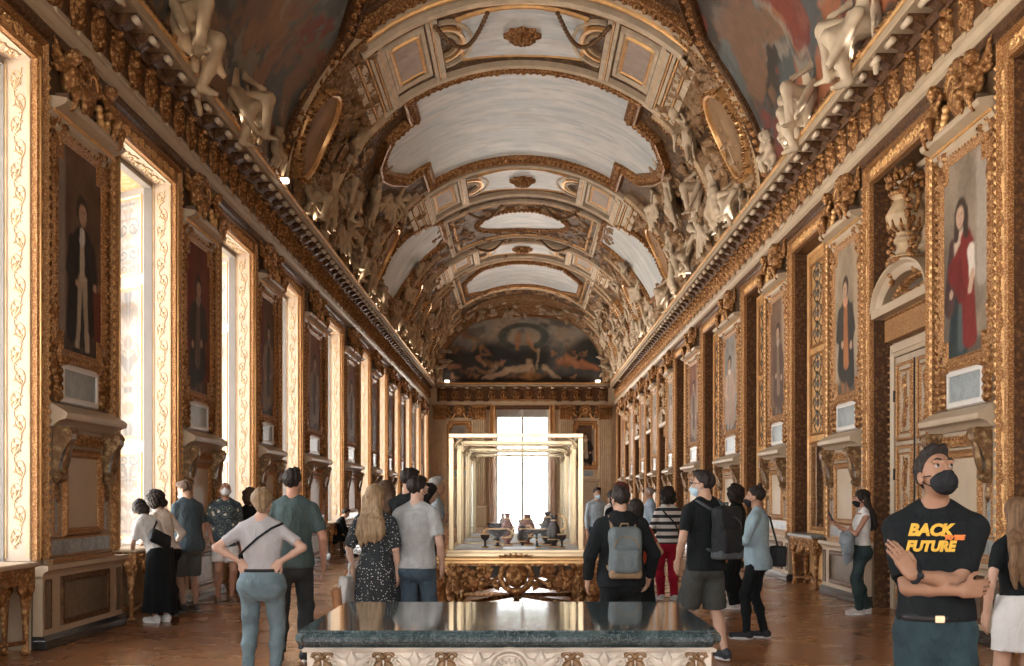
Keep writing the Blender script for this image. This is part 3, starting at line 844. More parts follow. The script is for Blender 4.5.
def door_bay(w):
    root = alcove_proto(w); h = w/2
    mp = lambda a, q, d: (-0.28+d, a, q)
    b = MB(); b.box(-0.34, -0.28, -h, h, 0.0, 6.10)
    b.build('back_panel', 'taupe', root)
    dw = 0.86
    b = MB()   # door surround
    b.frame([(dw, 0.0), (dw, 3.55), (-dw, 3.55), (-dw, 0.0)], [(0, 0), (0, 0.09), (0.05, 0.11), (0.08, 0.07), (0.18, 0.09), (0.22, 0.0)], mp, 0, False)
    b.build('door_surround', 'taupe_lt', root)
    b = MB()
    for sg in (-1, 1):
        for i in range(34): b.blob((sg*(dw+0.21), 0.1+i*0.105), 0.035, mp, 0, 0.12, 6, 2)
    b.box(-0.28, -0.12, -dw-0.2, dw+0.2, 3.78, 4.08)
    for i in range(20): b.blob((-dw-0.15+i*0.106, 4.12), 0.035, mp, 0, 0.2, 6, 2)
    b.build('gilt_border', 'gold_fine', root)
    b = MB()   # segmental pediment
    b.prism([(-dw-0.32, 4.12), (dw+0.32, 4.12), (dw+0.32, 4.24), (-dw-0.32, 4.24)], 0, 0.32, mp)
    R = 1.25; a0 = math.asin((dw+0.25)/R*0.98)
    outer = [(R*sin(-a0+2*a0*t), 4.24-R*cos(a0)+R*cos(-a0+2*a0*t)) for t in [k/16 for k in range(17)]]
    pth = [(-dw-0.30, 4.24)]
    arc = [(1.16*sin(PI*(t-0.5)), 4.20+0.52*cos(PI*(t-0.5))) for t in [k/20 for k in range(21)]]
    b.frame(arc[::-1], [(-0.13, 0.0), (-0.13, 0.22), (-0.09, 0.25), (-0.04, 0.28), (0.0, 0.34), (0.03, 0.34), (0.03, 0.0)], mp, 0, False)
    b.build('pediment', 'taupe_lt', root)
    b = MB(); b.prism([(-1.05, 4.24)]+[(1.05*sin(PI*(t-0.5)), 4.22+0.42*cos(PI*(t-0.5))) for t in [k/16 for k in range(17)]][::-1][1:-1][::-1]+[(1.05, 4.24)], 0.005, 0.02, mp); b.build('pediment_shade', 'arab_dark', root)  # dark plate paints the shade inside the open pediment
    b = MB()
    arc = [(0.90*sin(PI*(t-0.5)), 4.23+0.32*cos(PI*(t-0.5))) for t in [k/20 for k in range(21)]]
    b.rel(arc, 0.035, mp, 0, 4, 3)
    for k in range(1, 20): b.blob(arc[k], 0.05, mp, 0, 0.14, 6, 2)
    b.blob((0, 4.33), 0.16, mp, 0, 0.1, 10, 2, 0.7)
    for sg in (-1, 1): b.leaf((sg*0.1, 4.3), PI/2-sg*1.4, 0.55, 0.09, mp, 0, 0.09)
    b.build('pediment_carving', 'gold', root)
    for sg in (-1, 1):   # two leaves
        lf = MB(); lf.box(-0.28, -0.22, 0.006 if sg > 0 else -dw, dw if sg > 0 else -0.006, 0.02, 3.54)
        leafo = lf.build('door_leaf', 'taupe', root)
        g = MB(); c_ = MB()
        for (za, zb) in ((0.18, 0.92), (1.05, 2.25), (2.4, 3.4)):
            y0, y1 = sg*0.14, sg*(dw-0.12); lo, hi = min(y0, y1), max(y0, y1)
            m2 = lambda a, q, d: (-0.22+d, a, q)
            g.frame([(lo, za), (hi, za), (hi, zb), (lo, zb)], [(0, 0), (0, 0.02), (0.03, 0.035), (0.05, 0.0)], m2)
            g.frame([(lo+.07, za+.07), (hi-.07, za+.07), (hi-.07, zb-.07), (lo+.07, zb-.07)], [(-.02, 0), (0, 0.02), (0.02, 0.0)], m2)
            cy = (lo+hi)/2; m3 = lambda a, q, d: (-0.22+d, cy+a, q)
            scroll_line(c_, max(2, int((zb-za)/0.3)), zb-za-0.2, m3, 0.12, 0.017, 0, za+0.1)
            c_.leaf((0, (za+zb)/2), PI/2, (zb-za)*0.35, 0.06, m3, 0, 0.03); c_.leaf((0, (za+zb)/2), -PI/2, (zb-za)*0.35, 0.06, m3, 0, 0.03)
        g.build('panel_moulding', 'gold_fine', leafo); c_.build('panel_carving', 'gold', leafo)
        hg = MB()
        for z in (0.5, 1.9, 3.0): hg.tube([(-0.20, sg*dw, z-0.08), (-0.20, sg*dw, z+0.08)], 0.022, 8)
        hg.build('hinge', 'dark', leafo)
    b = MB(); b.tube([(-0.19, 0.03, 0.15), (-0.19, 0.03, 3.45)], 0.012, 8); b.tube([(-0.19, 0.03, 1.05), (-0.14, 0.03, 1.05), (-0.14, 0.12, 1.03)], 0.014, 8)
    b.build('bolt_rod', 'dark', root)
    b = MB(); b.frame([(-0.62, 4.95), (0.62, 4.95), (0.62, 5.95), (-0.62, 5.95)], [(0, 0.02), (0, 0.05), (0.06, 0.08), (0.13, 0.0)], mp)
    b.prism([(-0.6, 4.97), (0.6, 4.97), (0.6, 5.93), (-0.6, 5.93)], 0.01, 0.03, mp)
    b.build('overdoor_panel', 'taupe_lt', root)
    return root
VASE = None
def make_vase():
    root = empty('vase')
    vase_field().build('body', 'stucco', 0.02, root)
    b = MB()
    for k in range(14):
        w = 2*PI*k/14; b.tube([(0.17*cos(w), 0.17*sin(w), 0.40), (0.26*cos(w), 0.26*sin(w), 0.46), (0.285*cos(w), 0.285*sin(w), 0.55)], [0.02, 0.03, 0.01], 5)
    f_ = MB(); f_.lathe([(0.26, 0), (0.265, 0.05), (0.2, 0.08)], n=16); f_.build('gilt_foot', 'gold', root); b.lathe([(0.24, .88), (0.265, 0.92), (0.2, 0.96)], n=16)
    for sg in (-1, 1):
        b.tube([(0.0, sg*0.29, 0.62), (0, sg*0.42, 0.72), (0, sg*0.40, 0.88), (0, sg*0.26, 0.88)], 0.028, 6)
    b.build('gilt_mounts', 'gold', root)
    r = random.Random(4); b = MB()
    for k in range(46):
        w = r.uniform(0, 2*PI); q = sqrt(r.random())*0.3; z = 0.98+r.uniform(0, 0.34)*(1-q*1.6)
        R = Matrix.Rotation(r.uniform(0, 3), 3, 'X') @ Matrix.Rotation(r.uniform(0, 3), 3, 'Y')
        b.ell((q*cos(w), q*sin(w), z), (0.06, 0.075, 0.03), 7, 4, 0, R)
    for sg in (-1, 1):
        for k in range(22):
            t = k/21; yy = sg*(0.2+0.22*sin(t*PI*0.6)+0.05*t); z = 0.95-1.15*t
            R = Matrix.Rotation(r.uniform(0, 3), 3, 'X')
            b.ell((0.08+r.uniform(-.03, .05), yy+r.uniform(-.04, .04), z), (0.045, 0.06, 0.035), 6, 4, 0, R)
    b.build('flower_garland', 'gold', root)
    return root
DOORBAYS = {2: 0, 7: 0, 8: 0, 9: 0, 10: 0}
AP = {}
vase0 = None; nv = 0
for i, (a, b_) in enumerate(BAYS):
    if i == 0: continue
    w = round(b_-a-0.005, 2); kind = 'door' if i in DOORBAYS else 'arab'
    key = (kind, w)
    if key in AP: o = copy_tree(AP[key])
    else: o = AP[key] = (door_bay(w) if kind == 'door' else arabesque_bay(w))
    place(o, 1, (a+b_)/2)
    if kind == 'door':
        o.name = 'door_%d' % (nv+1); tag(o, kind='structure')
        if vase0 is None: v = vase0 = make_vase()
        else: v = copy_tree(vase0)
        v.location = (XW+0.12, (a+b_)/2, 4.72); v.rotation_euler = (0, 0, PI)
        tag(v, 'flower-crowned gilded vase on the pediment of the %s grey door from the front' % ORD[nv], 'vase', 'vases over the doors')
        nv += 1
    else:
        o.name = 'niche'
        tag(o, 'gilded blind bay with dark arabesques, %s along the right wall' % ORD[i-nv-1], 'wall niche', 'blind bays of the right wall')

# ---- consoles standing in the bays
def console_proto(w, glass):
    root = empty('console_table'); L = w*0.5-0.28
    b = MB(); b.box(-0.20, 0.20, -L, L, 0.88, 0.93, 0, 0.012); b.build('marble_top', 'taupe_lt' if glass else 'marble_blue', root)
    b = MB(); b.box(-0.17, 0.165, -L+0.05, L-0.05, 0.72, 0.88)
    mp = lambda a, q, d: (0.165+d, q, 0.80+a)
    scroll_line(b, int(L*2/0.22), 2*L-0.2, mp, 0.055, 0.012, 0, -L+0.1)
    for sg in (-1, 1):   # drop at the apron ends
        b.leaf((-0.02, sg*(L-0.35)), PI, 0.2, 0.07, mp, 0, 0.04)
    b.leaf((0, 0), PI, 0.25, 0.12, mp, 0, 0.05)
    b.build('apron', 'gold', root)
    for sx in (-1, 1):
        for sg in (-1, 1):
            b = MB(); y = sg*(L-0.10); x = 0.09 if sx > 0 else -0.12
            b.lathe([(0.03, 0.0), (0.055, 0.03), (0.03, 0.06), (0.025, 0.10), (0.038, 0.4), (0.055, 0.58), (0.04, 0.62), (0.075, 0.66), (0.08, 0.72), (0.06, 0.73)], (x, y, 0), 10)
            for k in range(6):
                w_ = k*PI/3; b.leaf((0, 0), PI/2, 0.14, 0.03, lambda a, q, d: (x+(0.045+d+q*0.2)*cos(w_)-a*sin(w_), y+(0.045+d+q*0.2)*sin(w_)+a*cos(w_), 0.58+q), 0, 0.02)
            b.build('leg', 'gold', root)
    b = MB()
    b.tube([(-0.12, -L+0.1, 0.13), (0, 0, 0.16), (0.09, -L+0.1, 0.13)], 0.022, 6); b.tube([(-0.12, L-0.1, 0.13), (0, 0, 0.16), (0.09, L-0.1, 0.13)], 0.022, 6)
    b.lathe([(0.05, 0.11), (0.09, 0.15), (0.05, 0.19), (0.02, 0.26)], n=10)
    b.build('stretcher', 'gold', root)
    return root
CP = {}; k = 0
for i, (a, b_) in enumerate(BAYS):
    for side in (-1, 1):
        if side > 0 and i in DOORBAYS: continue
        if i == 0 or (side < 0 and i > 8): continue
        key = (side, round(b_-a, 1))
        if key in CP: o = copy_tree(CP[key])
        else: o = CP[key] = console_proto(key[1], side < 0)
        s_ = 0.10
        o.location = (-XW+0.0 if side < 0 else XW+0.0, (a+b_)/2, 0); o.rotation_euler = (0, 0, 0 if side < 0 else PI)
        if side < 0: tag(o, 'gilded console table in the window bay before the %s left pedestal' % ORD[i-1], 'table', 'consoles under the windows')
        else: tag(o, 'gilded console table under a mirror before the %s right pedestal' % (ORD[i-1] if i < 11 else 'end wall, past the last'), 'table', 'consoles under the mirrors')

# ---- piers: pedestal, portrait with tablet, trophy
def pedestal_proto(w, inset):
    root = empty('wall_pedestal'); h = w/2; c = h-0.28
    b = MB(); b.box(0, 0.15, -h-0.03, h+0.03, 0, 0.10, 0, 0.01); b.prof_y([(0, 0.10), (0.14, 0.10), (0.115, 0.14), (0, 0.14)], -h-0.02, h+0.02)
    b.build('base', 'marble_black', root)
    b = MB(); b.box(0, 0.10, -h, h, 0.14, 0.80)
    b.prof_y([(0, 0.76), (0.11, 0.76), (0.13, 0.80), (0.17, 0.82), (0.17, 0.87), (0, 0.87)], -h-0.03, h+0.03)
    b.build('dado', 'taupe_lt', root)
    mp = lambda a, q, d: (0.10+d, a, q)
    b = MB(); pw = c*0.72
    b.frame([(-pw, 0.27), (pw, 0.27), (pw, 0.66), (-pw, 0.66)], [(0, 0.004), (0, 0.02), (0.02, 0.03), (0.05, 0.025), (0.07, 0.0)], mp)
    for sg in (-1, 1): b.frame([(sg*(h-.14)-.07, 0.22), (sg*(h-.14)+.07, 0.22), (sg*(h-.14)+.07, 0.7), (sg*(h-.14)-.07, 0.7)], [(0, 0.0), (0, 0.012), (0.015, 0.012), (0.02, 0.0)], mp)
    b.build('dado_moulding', 'gold_dark', root)
    b = MB(); b.prism([(-pw, 0.27), (pw, 0.27), (pw, 0.66), (-pw, 0.66)], 0, 0.006, mp)
    for sg in (-1, 1):
        y = sg*(h-0.14); b.prism([(y-.07, 0.22), (y+.07, 0.22), (y+.07, 0.7), (y-.07, 0.7)], 0, 0.005, mp)
    b.build('dado_panel', inset, root)
    # upper stage
    b = MB(); b.box(0, 0.05, -c, c, 0.87, 2.34)
    b.build('field', 'taupe', root)
    mp = lambda a, q, d: (0.05+d, a, q); pw = c*0.50
    b = MB()
    b.box(0.04, 0.10, -c, c, 0.87, 0.92); 
    b.frame([(-pw, 1.24), (pw, 1.24), (pw, 2.02), (-pw, 2.02)], [(0, 0.0), (0, 0.02), (0.02, 0.04), (0.05, 0.03), (0.07, 0.045), (0.10, 0.0)], mp)
    for sg in (-1, 1): b.frame([(sg*c*.80-.06, 1.2), (sg*c*.80+.06, 1.2), (sg*c*.80+.06, 1.72), (sg*c*.80-.06, 1.72)], [(0, 0.0), (0, 0.015), (0.02, 0.015), (0.03, 0.0)], mp)
    b.frame([(-c+.03, 0.96), (c-.03, 0.96), (c-.03, 1.12), (-c+.03, 1.12)], [(0, 0.0), (0.0, 0.02), (0.02, 0.02), (0.03, 0.0)], mp)
    b.build('panel_frame', 'gold_fine', root)
    b = MB(); b.prism([(-pw, 1.24), (pw, 1.24), (pw, 2.02), (-pw, 2.02)], 0, 0.006, mp); b.build('panel', 'taupe_lt', root)
    b = MB(); b.prism([(-c+.03, 0.96), (c-.03, 0.96), (c-.03, 1.12), (-c+.03, 1.12)], 0, 0.006, mp)
    for sg in (-1, 1): b.prism([(sg*c*.80-.06, 1.2), (sg*c*.80+.06, 1.2), (sg*c*.80+.06, 1.72), (sg*c*.80-.06, 1.72)], 0, 0.005, mp)
    b.build('inlay', 'marble_blue', root)
    b = MB()    # swag under the shelf
    mp2 = lambda a, q, d: (0.05+d, a, q)
    b.box(0.04, 0.09, -c*0.62, c*0.62, 2.15, 2.28)
    scroll_line(b, int(c*1.24/0.14), c*1.24, lambda a, q, d: (0.09+d, q, 2.215+a), 0.05, 0.011, 0, -c*0.62)
    b.build('carved_band', 'gold', root)
    for sg in (-1, 1):
        b = MB(); y = sg*c*0.80
        prof = [(0.05, 2.33), (0.235, 2.33), (0.255, 2.28), (0.25, 2.20), (0.21, 2.14), (0.16, 2.06), (0.125, 1.96), (0.12, 1.88), (0.14, 1.82), (0.13, 1.76), (0.09, 1.73), (0.05, 1.76)]
        b.prism(prof, y-0.085, y+0.085, lambda p, q, d: (p, d, q))
        for s2 in (-1, 1):
            for (cx, cz, R) in ((0.185, 2.255, 0.075), (0.105, 1.79, 0.05)):
                pts = [(cx+R*cos(t)*(1-t/11), cz+R*sin(t)*(1-t/11)) for t in [q*0.55 for q in range(16)]]
                b.rel(pts, 0.012, lambda p, q, d: (p, y+s2*(0.085+d), q), 0, 3, 1.3)
        b.leaf((0, 0), -PI/2, 0.42, 0.07, lambda a, q, d: (0.22+d+q*0.25, y+a, 2.2+q), 0, 0.03)
        b.leaf((0, 0), -PI/2, 0.22, 0.05, lambda a, q, d: (0.06+d, y+a, 1.74+q), 0, 0.03)
        b.ell((0.13, y, 1.8), (0.05, 0.1, 0.05), 8, 6)
        b.build('bracket', 'giltwhite' if False else 'gold_bracket', root)
    b = MB()
    pr = [(0, 2.33), (0.10, 2.33), (0.14, 2.37), (0.17, 2.39), (0.24, 2.41), (0.25, 2.44), (0.25, 2.47), (0.23, 2.49), (0.16, 2.53), (0.08, 2.58), (0, 2.59)]
    b.prof_y(pr, -c-0.01, c+0.01); b.build('shelf', 'taupe_lt', root)
    return root
M['gold_bracket'] = mat_orn('gilded_stone_bracket', (0.50, 0.33, 0.16), (0.16, 0.08, 0.03), 0.5, 0.42, (12, 12, 12), 0.5, 0.015)
def notch(W, z0, z1, nx, nz):
    return [(-W+nx, z0), (W-nx, z0), (W-nx, z0+nz), (W, z0+nz), (W, z1-nz), (W-nx, z1-nz), (W-nx, z1), (-W+nx, z1), (-W+nx, z1-nz), (-W, z1-nz), (-W, z0+nz), (-W+nx, z0+nz)]
def portrait_paint(style, seed):
    bg, robe, under, skin, extra = style
    def fn(U, V):
        x = (U-0.5)*0.92+0.02*(fbm(U*9, V*16, seed+3)-.5); y = V*2.25+0.10+0.05*(fbm(U*8+5, V*14, seed+4)-.5)
        img = np.ones(U.shape+(3,))*np.array(bg)
        n = fbm(U*5+seed, V*8, seed); img *= (0.6+0.8*n)[..., None]
        img = lay(img, sm(0.5, 0.8, fbm(U*2+3, V*3, seed+5))*0.45, np.array(bg)*1.7+0.02)
        if extra == 'drape':
            img = lay(img, m_cap(x, y, 0.55, 2.3, 0.42, 1.0, .32, .12, .3)*0.8, np.array((0.42, 0.30, 0.20)))
        if extra == 'redcurtain':
            img = lay(img, m_cap(x, y, 0.5, 2.3, 0.5, 0.6, .3, .2, .3)*0.8, (0.16, 0.02, 0.012))
        if extra == 'column':
            img = lay(img, (sm(.28, .34, x)*(1-sm(.5, .56, x)))*0.6, np.array((0.34, 0.28, 0.22)))
        img = lay(img, sm(0.32, 0.22, y)*0.7, np.array((0.05, 0.035, 0.025)))
        s = -0.04+0.05*((seed*7) % 3-1)
        fold = 0.65+0.7*fbm((x*9+np.sin(y*2+seed)*1.1), y*1.6, seed+9)
        def draw(mask, col, k=1.0):
            nonlocal img
            img = img*(1-mask[..., None])+(np.array(col)*k*fold[..., None])*mask[..., None]
        if extra == 'longhair':
            img = lay(img, m_cap(x, y, .40, 2.2, .36, .9, .16, .10, .3)*0.7, (0.40, 0.33, 0.27)); img = lay(img, m_ell(x, y, -.5, .5, .35, .9, .4)*.6, (0.07, 0.05, 0.04))
            draw(m_cap(x, y, s-.02, 1.05, s-.06, .12, .16, .22, .15), (0.025, 0.036, 0.036)); draw(m_cap(x, y, s, .9, s+.01, .2, .05, .07, .5)*.6, (0.10, 0.11, 0.10))
            draw(m_cap(x, y, s-.16, 1.38, s-.25, .70, .10, .12, .15), (0.07, 0.035, 0.03)); draw(m_cap(x, y, s, 1.40, s-.01, 1.15, .14, .12, .15), (0.50, 0.37, 0.27))
            draw(np.maximum(m_cap(x, y, s+.12, 1.40, s+.20, .30, .12, .15, .15), m_cap(x, y, s+.14, 1.30, s-.12, 1.08, .15, .16, .15)), robe); draw(m_cap(x, y, s-.10, 1.1, s+.02, .78, .13, .10, .2), robe, .8)
            draw(m_cap(x, y, s+.22, 1.26, s+.25, .98, .075, .065, .2), (0.62, 0.52, 0.43)); draw(m_cap(x, y, s+.25, .98, s+.20, .80, .05, .04, .2), skin)
            img = lay(img, m_ell(x, y, s-.20, .84, .045, .05), skin)
            for hx in (-.07, .09): img = lay(img, m_cap(x, y, s+hx, 1.74, s+hx*1.35, 1.46, .065, .05, .25), (0.045, 0.026, 0.018))
        elif seed == 1:
            img = lay(img, m_ell(x, y, -.42, .62, .28, .34, .15)*.85, (0.14, 0.03, 0.02)); img = lay(img, m_ell(x, y, -.40, .95, .14, .05, .3)*.6, (0.25, 0.15, 0.08))
            draw(m_cap(x, y, s, 1.36, s+.02, .42, .20, .25, .1), robe); draw(m_cap(x, y, s+.14, 1.2, s+.22, .35, .13, .12, .15), robe)
            for lx in (-.075, .07): draw(m_cap(x, y, s+lx, .92, s+lx*1.5, .16, .075, .045, .15), (0.46, 0.36, 0.25))
            draw(m_cap(x, y, s+.16, .95, s+.22, .30, .08, .10, .2), robe); draw(m_cap(x, y, s-.17, .95, s-.2, .4, .07, .07, .2), robe)
            draw(m_cap(x, y, s, 1.38, s, .98, .045, .06, .2), (0.50, 0.40, 0.29)); draw(m_cap(x, y, s, 1.5, s, 1.40, .05, .06, .2), (0.66, 0.60, 0.52))
            draw(m_cap(x, y, s-.2, 1.32, s-.27, .98, .09, .07, .2), robe, 1.5); draw(m_cap(x, y, s+.2, 1.32, s+.27, 1.0, .09, .07, .2), robe, 1.5); draw(m_cap(x, y, s+.27, 1.0, s+.12, .90, .06, .045, .2), robe, 1.6)
            img = lay(img, m_ell(x, y, s+.10, .89, .04, .04), skin); img = lay(img, m_ell(x, y, s-.28, .92, .04, .05), skin); img = lay(img, (m_ell(x, y, s-.10, .12, .09, .03)+m_ell(x, y, s+.12, .12, .09, .03)), (0.02, 0.015, 0.012))
        else:
            # legs, cloak, torso, sleeves, head
            for sg in (-1, 1): img = lay(img, m_cap(x, y, s+sg*0.07, 0.75, s+sg*0.10, 0.14, .085, .05), np.array(under)*0.9)
            body = np.maximum(m_cap(x, y, s, 1.38, s-0.02, 0.55, .19, .30, .12), m_cap(x, y, s+0.12, 1.25, s+0.2, 0.3, .16, .16, .15))
            img = img*(1-body[..., None])+(np.array(robe)*fold[..., None])*body[..., None]
            fr = m_cap(x, y, s+0.0, 1.42, s+0.03, 0.55, .07, .10, .2)
            img = img*(1-fr[..., None])+(np.array(under)*fold[..., None])*fr[..., None]
            for (ax, ay, bx, by, cx_, cy_) in ((-0.2, 1.36, -0.30, 1.0, -0.12, 0.86), (0.19, 1.36, 0.31, 1.05, 0.22, 0.80)):
                a1 = np.maximum(m_cap(x, y, s+ax, ay, s+bx, by, .10, .08), m_cap(x, y, s+bx, by, s+cx_, cy_, .08, .055))
                img = img*(1-a1[..., None])+(np.array(robe)*1.25*fold[..., None])*a1[..., None]
                img = lay(img, m_ell(x, y, s+cx_, cy_, .05, .06), skin)
            img = lay(img, m_ell(x, y, s, 1.52, .10, .09)*0.9, np.clip(np.array(under)*1.5+0.1, 0, 0.7))
        img = lay(img, m_ell(x, y, s+0.005, 1.74, .125, .17), (0.045, 0.028, 0.018))
        img = lay(img, m_ell(x, y, s-0.015, 1.69, .085, .12), skin)
        for sg in (-1, 1): img = lay(img, m_ell(x, y, s-0.015+sg*0.035, 1.71, .02, .012)*0.8, np.array(skin)*0.35)
        img = lay(img, m_cap(x, y, s-0.015, 1.70, s-0.02, 1.655, .012, .016)*0.5, np.array(skin)*0.7)
        img = lay(img, m_ell(x, y, s-0.018, 1.62, .03, .009)*0.8, np.array(skin)*0.55*np.array((1.2, .8, .8)))
        return np.clip(img*1.05, 0.006, 0.9)
    return fn
SK = (0.46, 0.29, 0.19)
STY = {  # background, robe, under, skin, extra
 'p_dark': ((0.115, 0.062, 0.040), (0.018, 0.013, 0.011), (0.40, 0.29, 0.19), SK, 'column'),
 'p_red': ((0.17, 0.045, 0.028), (0.030, 0.020, 0.016), (0.16, 0.10, 0.065), SK, 'redcurtain'),
 'p_brown': ((0.13, 0.06, 0.042), (0.22, 0.15, 0.10), (0.05, 0.04, 0.03), SK, 'redcurtain'),
 'p_rose': ((0.20, 0.085, 0.055), (0.24, 0.17, 0.12), (0.10, 0.055, 0.04), SK, 'drape'),
 'p_cloak': ((0.23, 0.175, 0.125), (0.17, 0.022, 0.018), (0.022, 0.03, 0.028), (0.48, 0.31, 0.21), 'longhair'),
 'p_orange': ((0.28, 0.21, 0.14), (0.035, 0.03, 0.025), (0.33, 0.13, 0.05), SK, 'drape'),
 'p_tan': ((0.17, 0.10, 0.065), (0.09, 0.05, 0.035), (0.22, 0.15, 0.10), SK, 'drape'),
 'p_pale': ((0.26, 0.23, 0.20), (0.36, 0.24, 0.18), (0.40, 0.31, 0.24), SK, 'drape'),
}
DESC = {'p_dark': 'man in a black coat against dark brown', 'p_red': 'man in black against a deep red curtain', 'p_brown': 'figure in brown robe with red drapery', 'p_rose': 'figure in pale robe on rose ground',
        'p_cloak': 'long-haired figure in crimson cloak on grey', 'p_orange': 'bearded man in black cape over orange tunic', 'p_tan': 'figure in dark brown on tan ground', 'p_pale': 'figure in faded pink robe on pale grey'}
def portrait_proto(w, style, seed, side):
    root = empty('portrait'); c = w/2-0.28; W = min(0.66, c*0.70)*(1 if w < 3 else 1.35); mp = lambda a, q, d: (0.02+d, a, q)
    b = MB(); b.box(-0.02, 0.02, -c, c, 2.58, 6.30); b.build('backing', 'gap_shade', root)
    path = notch(W, 3.20, 5.45, 0.15, 0.2)
    b = MB(); b.frame(path, [(-0.005, 0.0), (0, 0.022), (0.015, 0.03), (0.025, 0.018), (0.09, 0.045), (0.12, 0.042), (0.135, 0.025), (0.16, 0.032), (0.175, 0.0)], mp)
    fr = b.build('frame', 'gold_fine', root)
    b = MB(); n = len(path)
    for i in range(n):
        a, q = Vector(path[i]), Vector(path[(i+1) % n]); L = (q-a).length; t = (q-a)/L; nn = Vector((t.y, -t.x)); k = max(1, int(L/0.085))
        for j in range(k):
            p = a+t*(L*(j+0.5)/k)+nn*0.10
            b.blob((p.x, p.y), 0.036, mp, 0, 0.066, 6, 2)
            p = a+t*(L*(j+0.5)/k)+nn*0.025; b.blob((p.x, p.y), 0.024, mp, 0, 0.036, 5, 1)
    for sg in (-1, 1):
        for (z, dz) in ((3.2, -1), (5.45, 1)):   # scrolled ears at the corners
            cx = sg*(W+0.10); cz = z-dz*0.06
            pts = [(cx+sg*0.12*cos(t)*(1-t/10), cz+dz*0.13*sin(t)*(1-t/10)) for t in [q*0.5 for q in range(17)]]
            b.rel(pts, 0.024, mp, 0, 4, 1.4)
            b.leaf((cx, cz+dz*0.12), dz*PI/2+sg*0.2, 0.26, 0.06, mp, 0, 0.055); b.leaf((cx+sg*0.02, cz-dz*0.12), -dz*PI/2, 0.38, 0.06, mp, 0, 0.055)
            b.leaf((cx-sg*0.1, cz+dz*0.16), PI/2*dz+sg*dz*1.2, 0.2, 0.06, mp, 0, 0.07)
    for sg in (-1, 1):   # hanging husks beside the tablet
        for k in range(4): b.leaf((sg*(W+0.02), 3.02-0.09*k), -PI/2, 0.14, 0.06, mp, 0, 0.06)
        b.blob((sg*(W+0.02), 2.95), 0.05, mp, 0, 0.07)
    b.build('frame_carving', 'gold', fr)
    def kp(cu, cv):
        x = np.abs(cu-0.5)*2*W; z = 3.2+cv*2.25
        return ~((x > W-0.15) & ((z < 3.4) | (z > 5.25)))
    grid_paint('canvas', 48, 100, lambda U, V: np.stack([np.full(U.shape, 0.037), (0.5-U)*2*W*-side, 3.2+V*2.25], -1), portrait_paint(STY[style], seed), 'paint', root, kp)
    b = MB(); tw = W*0.74
    b.frame([(-tw, 2.68), (tw, 2.68), (tw, 2.98), (-tw, 2.98)], [(0, 0.012), (0, 0.03), (0.02, 0.035), (0.06, 0.03), (0.075, 0.0)], mp); b.build('tablet_frame', 'white', root)
    b = MB(); b.prism([(-tw, 2.68), (tw, 2.68), (tw, 2.98), (-tw, 2.98)], 0, 0.014, mp); b.build('tablet', 'slate', root)
    b = MB(); cw = c-0.02
    b.prof_y([(0, 5.62), (0.06, 5.62), (0.09, 5.66), (0.09, 5.69), (0.15, 5.71), (0.22, 5.74), (0.24, 5.77), (0.24, 5.80), (0, 5.84)], -cw, cw)
    b.prof_y([(0, 5.52), (0.05, 5.52), (0.07, 5.56), (0.07, 5.62), (0, 5.62)], -W-0.1, W+0.1)
    b.build('cornice', 'taupe_lt', root)
    b = MB()
    b.box(0.08, 0.10, -cw, cw, 5.668, 5.697)
    for k in range(int(cw*2/0.05)): b.box(0.085, 0.115, -cw+0.05*k+0.01, -cw+0.05*k+0.04, 5.665, 5.70)
    b.build('dentils', 'gold_plain', root)
    for sg in (-1, 1):   # edge strips of leaf
        b = MB()
        for k in range(30): b.leaf((sg*(c-0.05), 2.62+k*0.098), PI/2, 0.11, 0.035, mp, 0, 0.035)
        b.build('leaf_strip', 'gold', root)
    return root
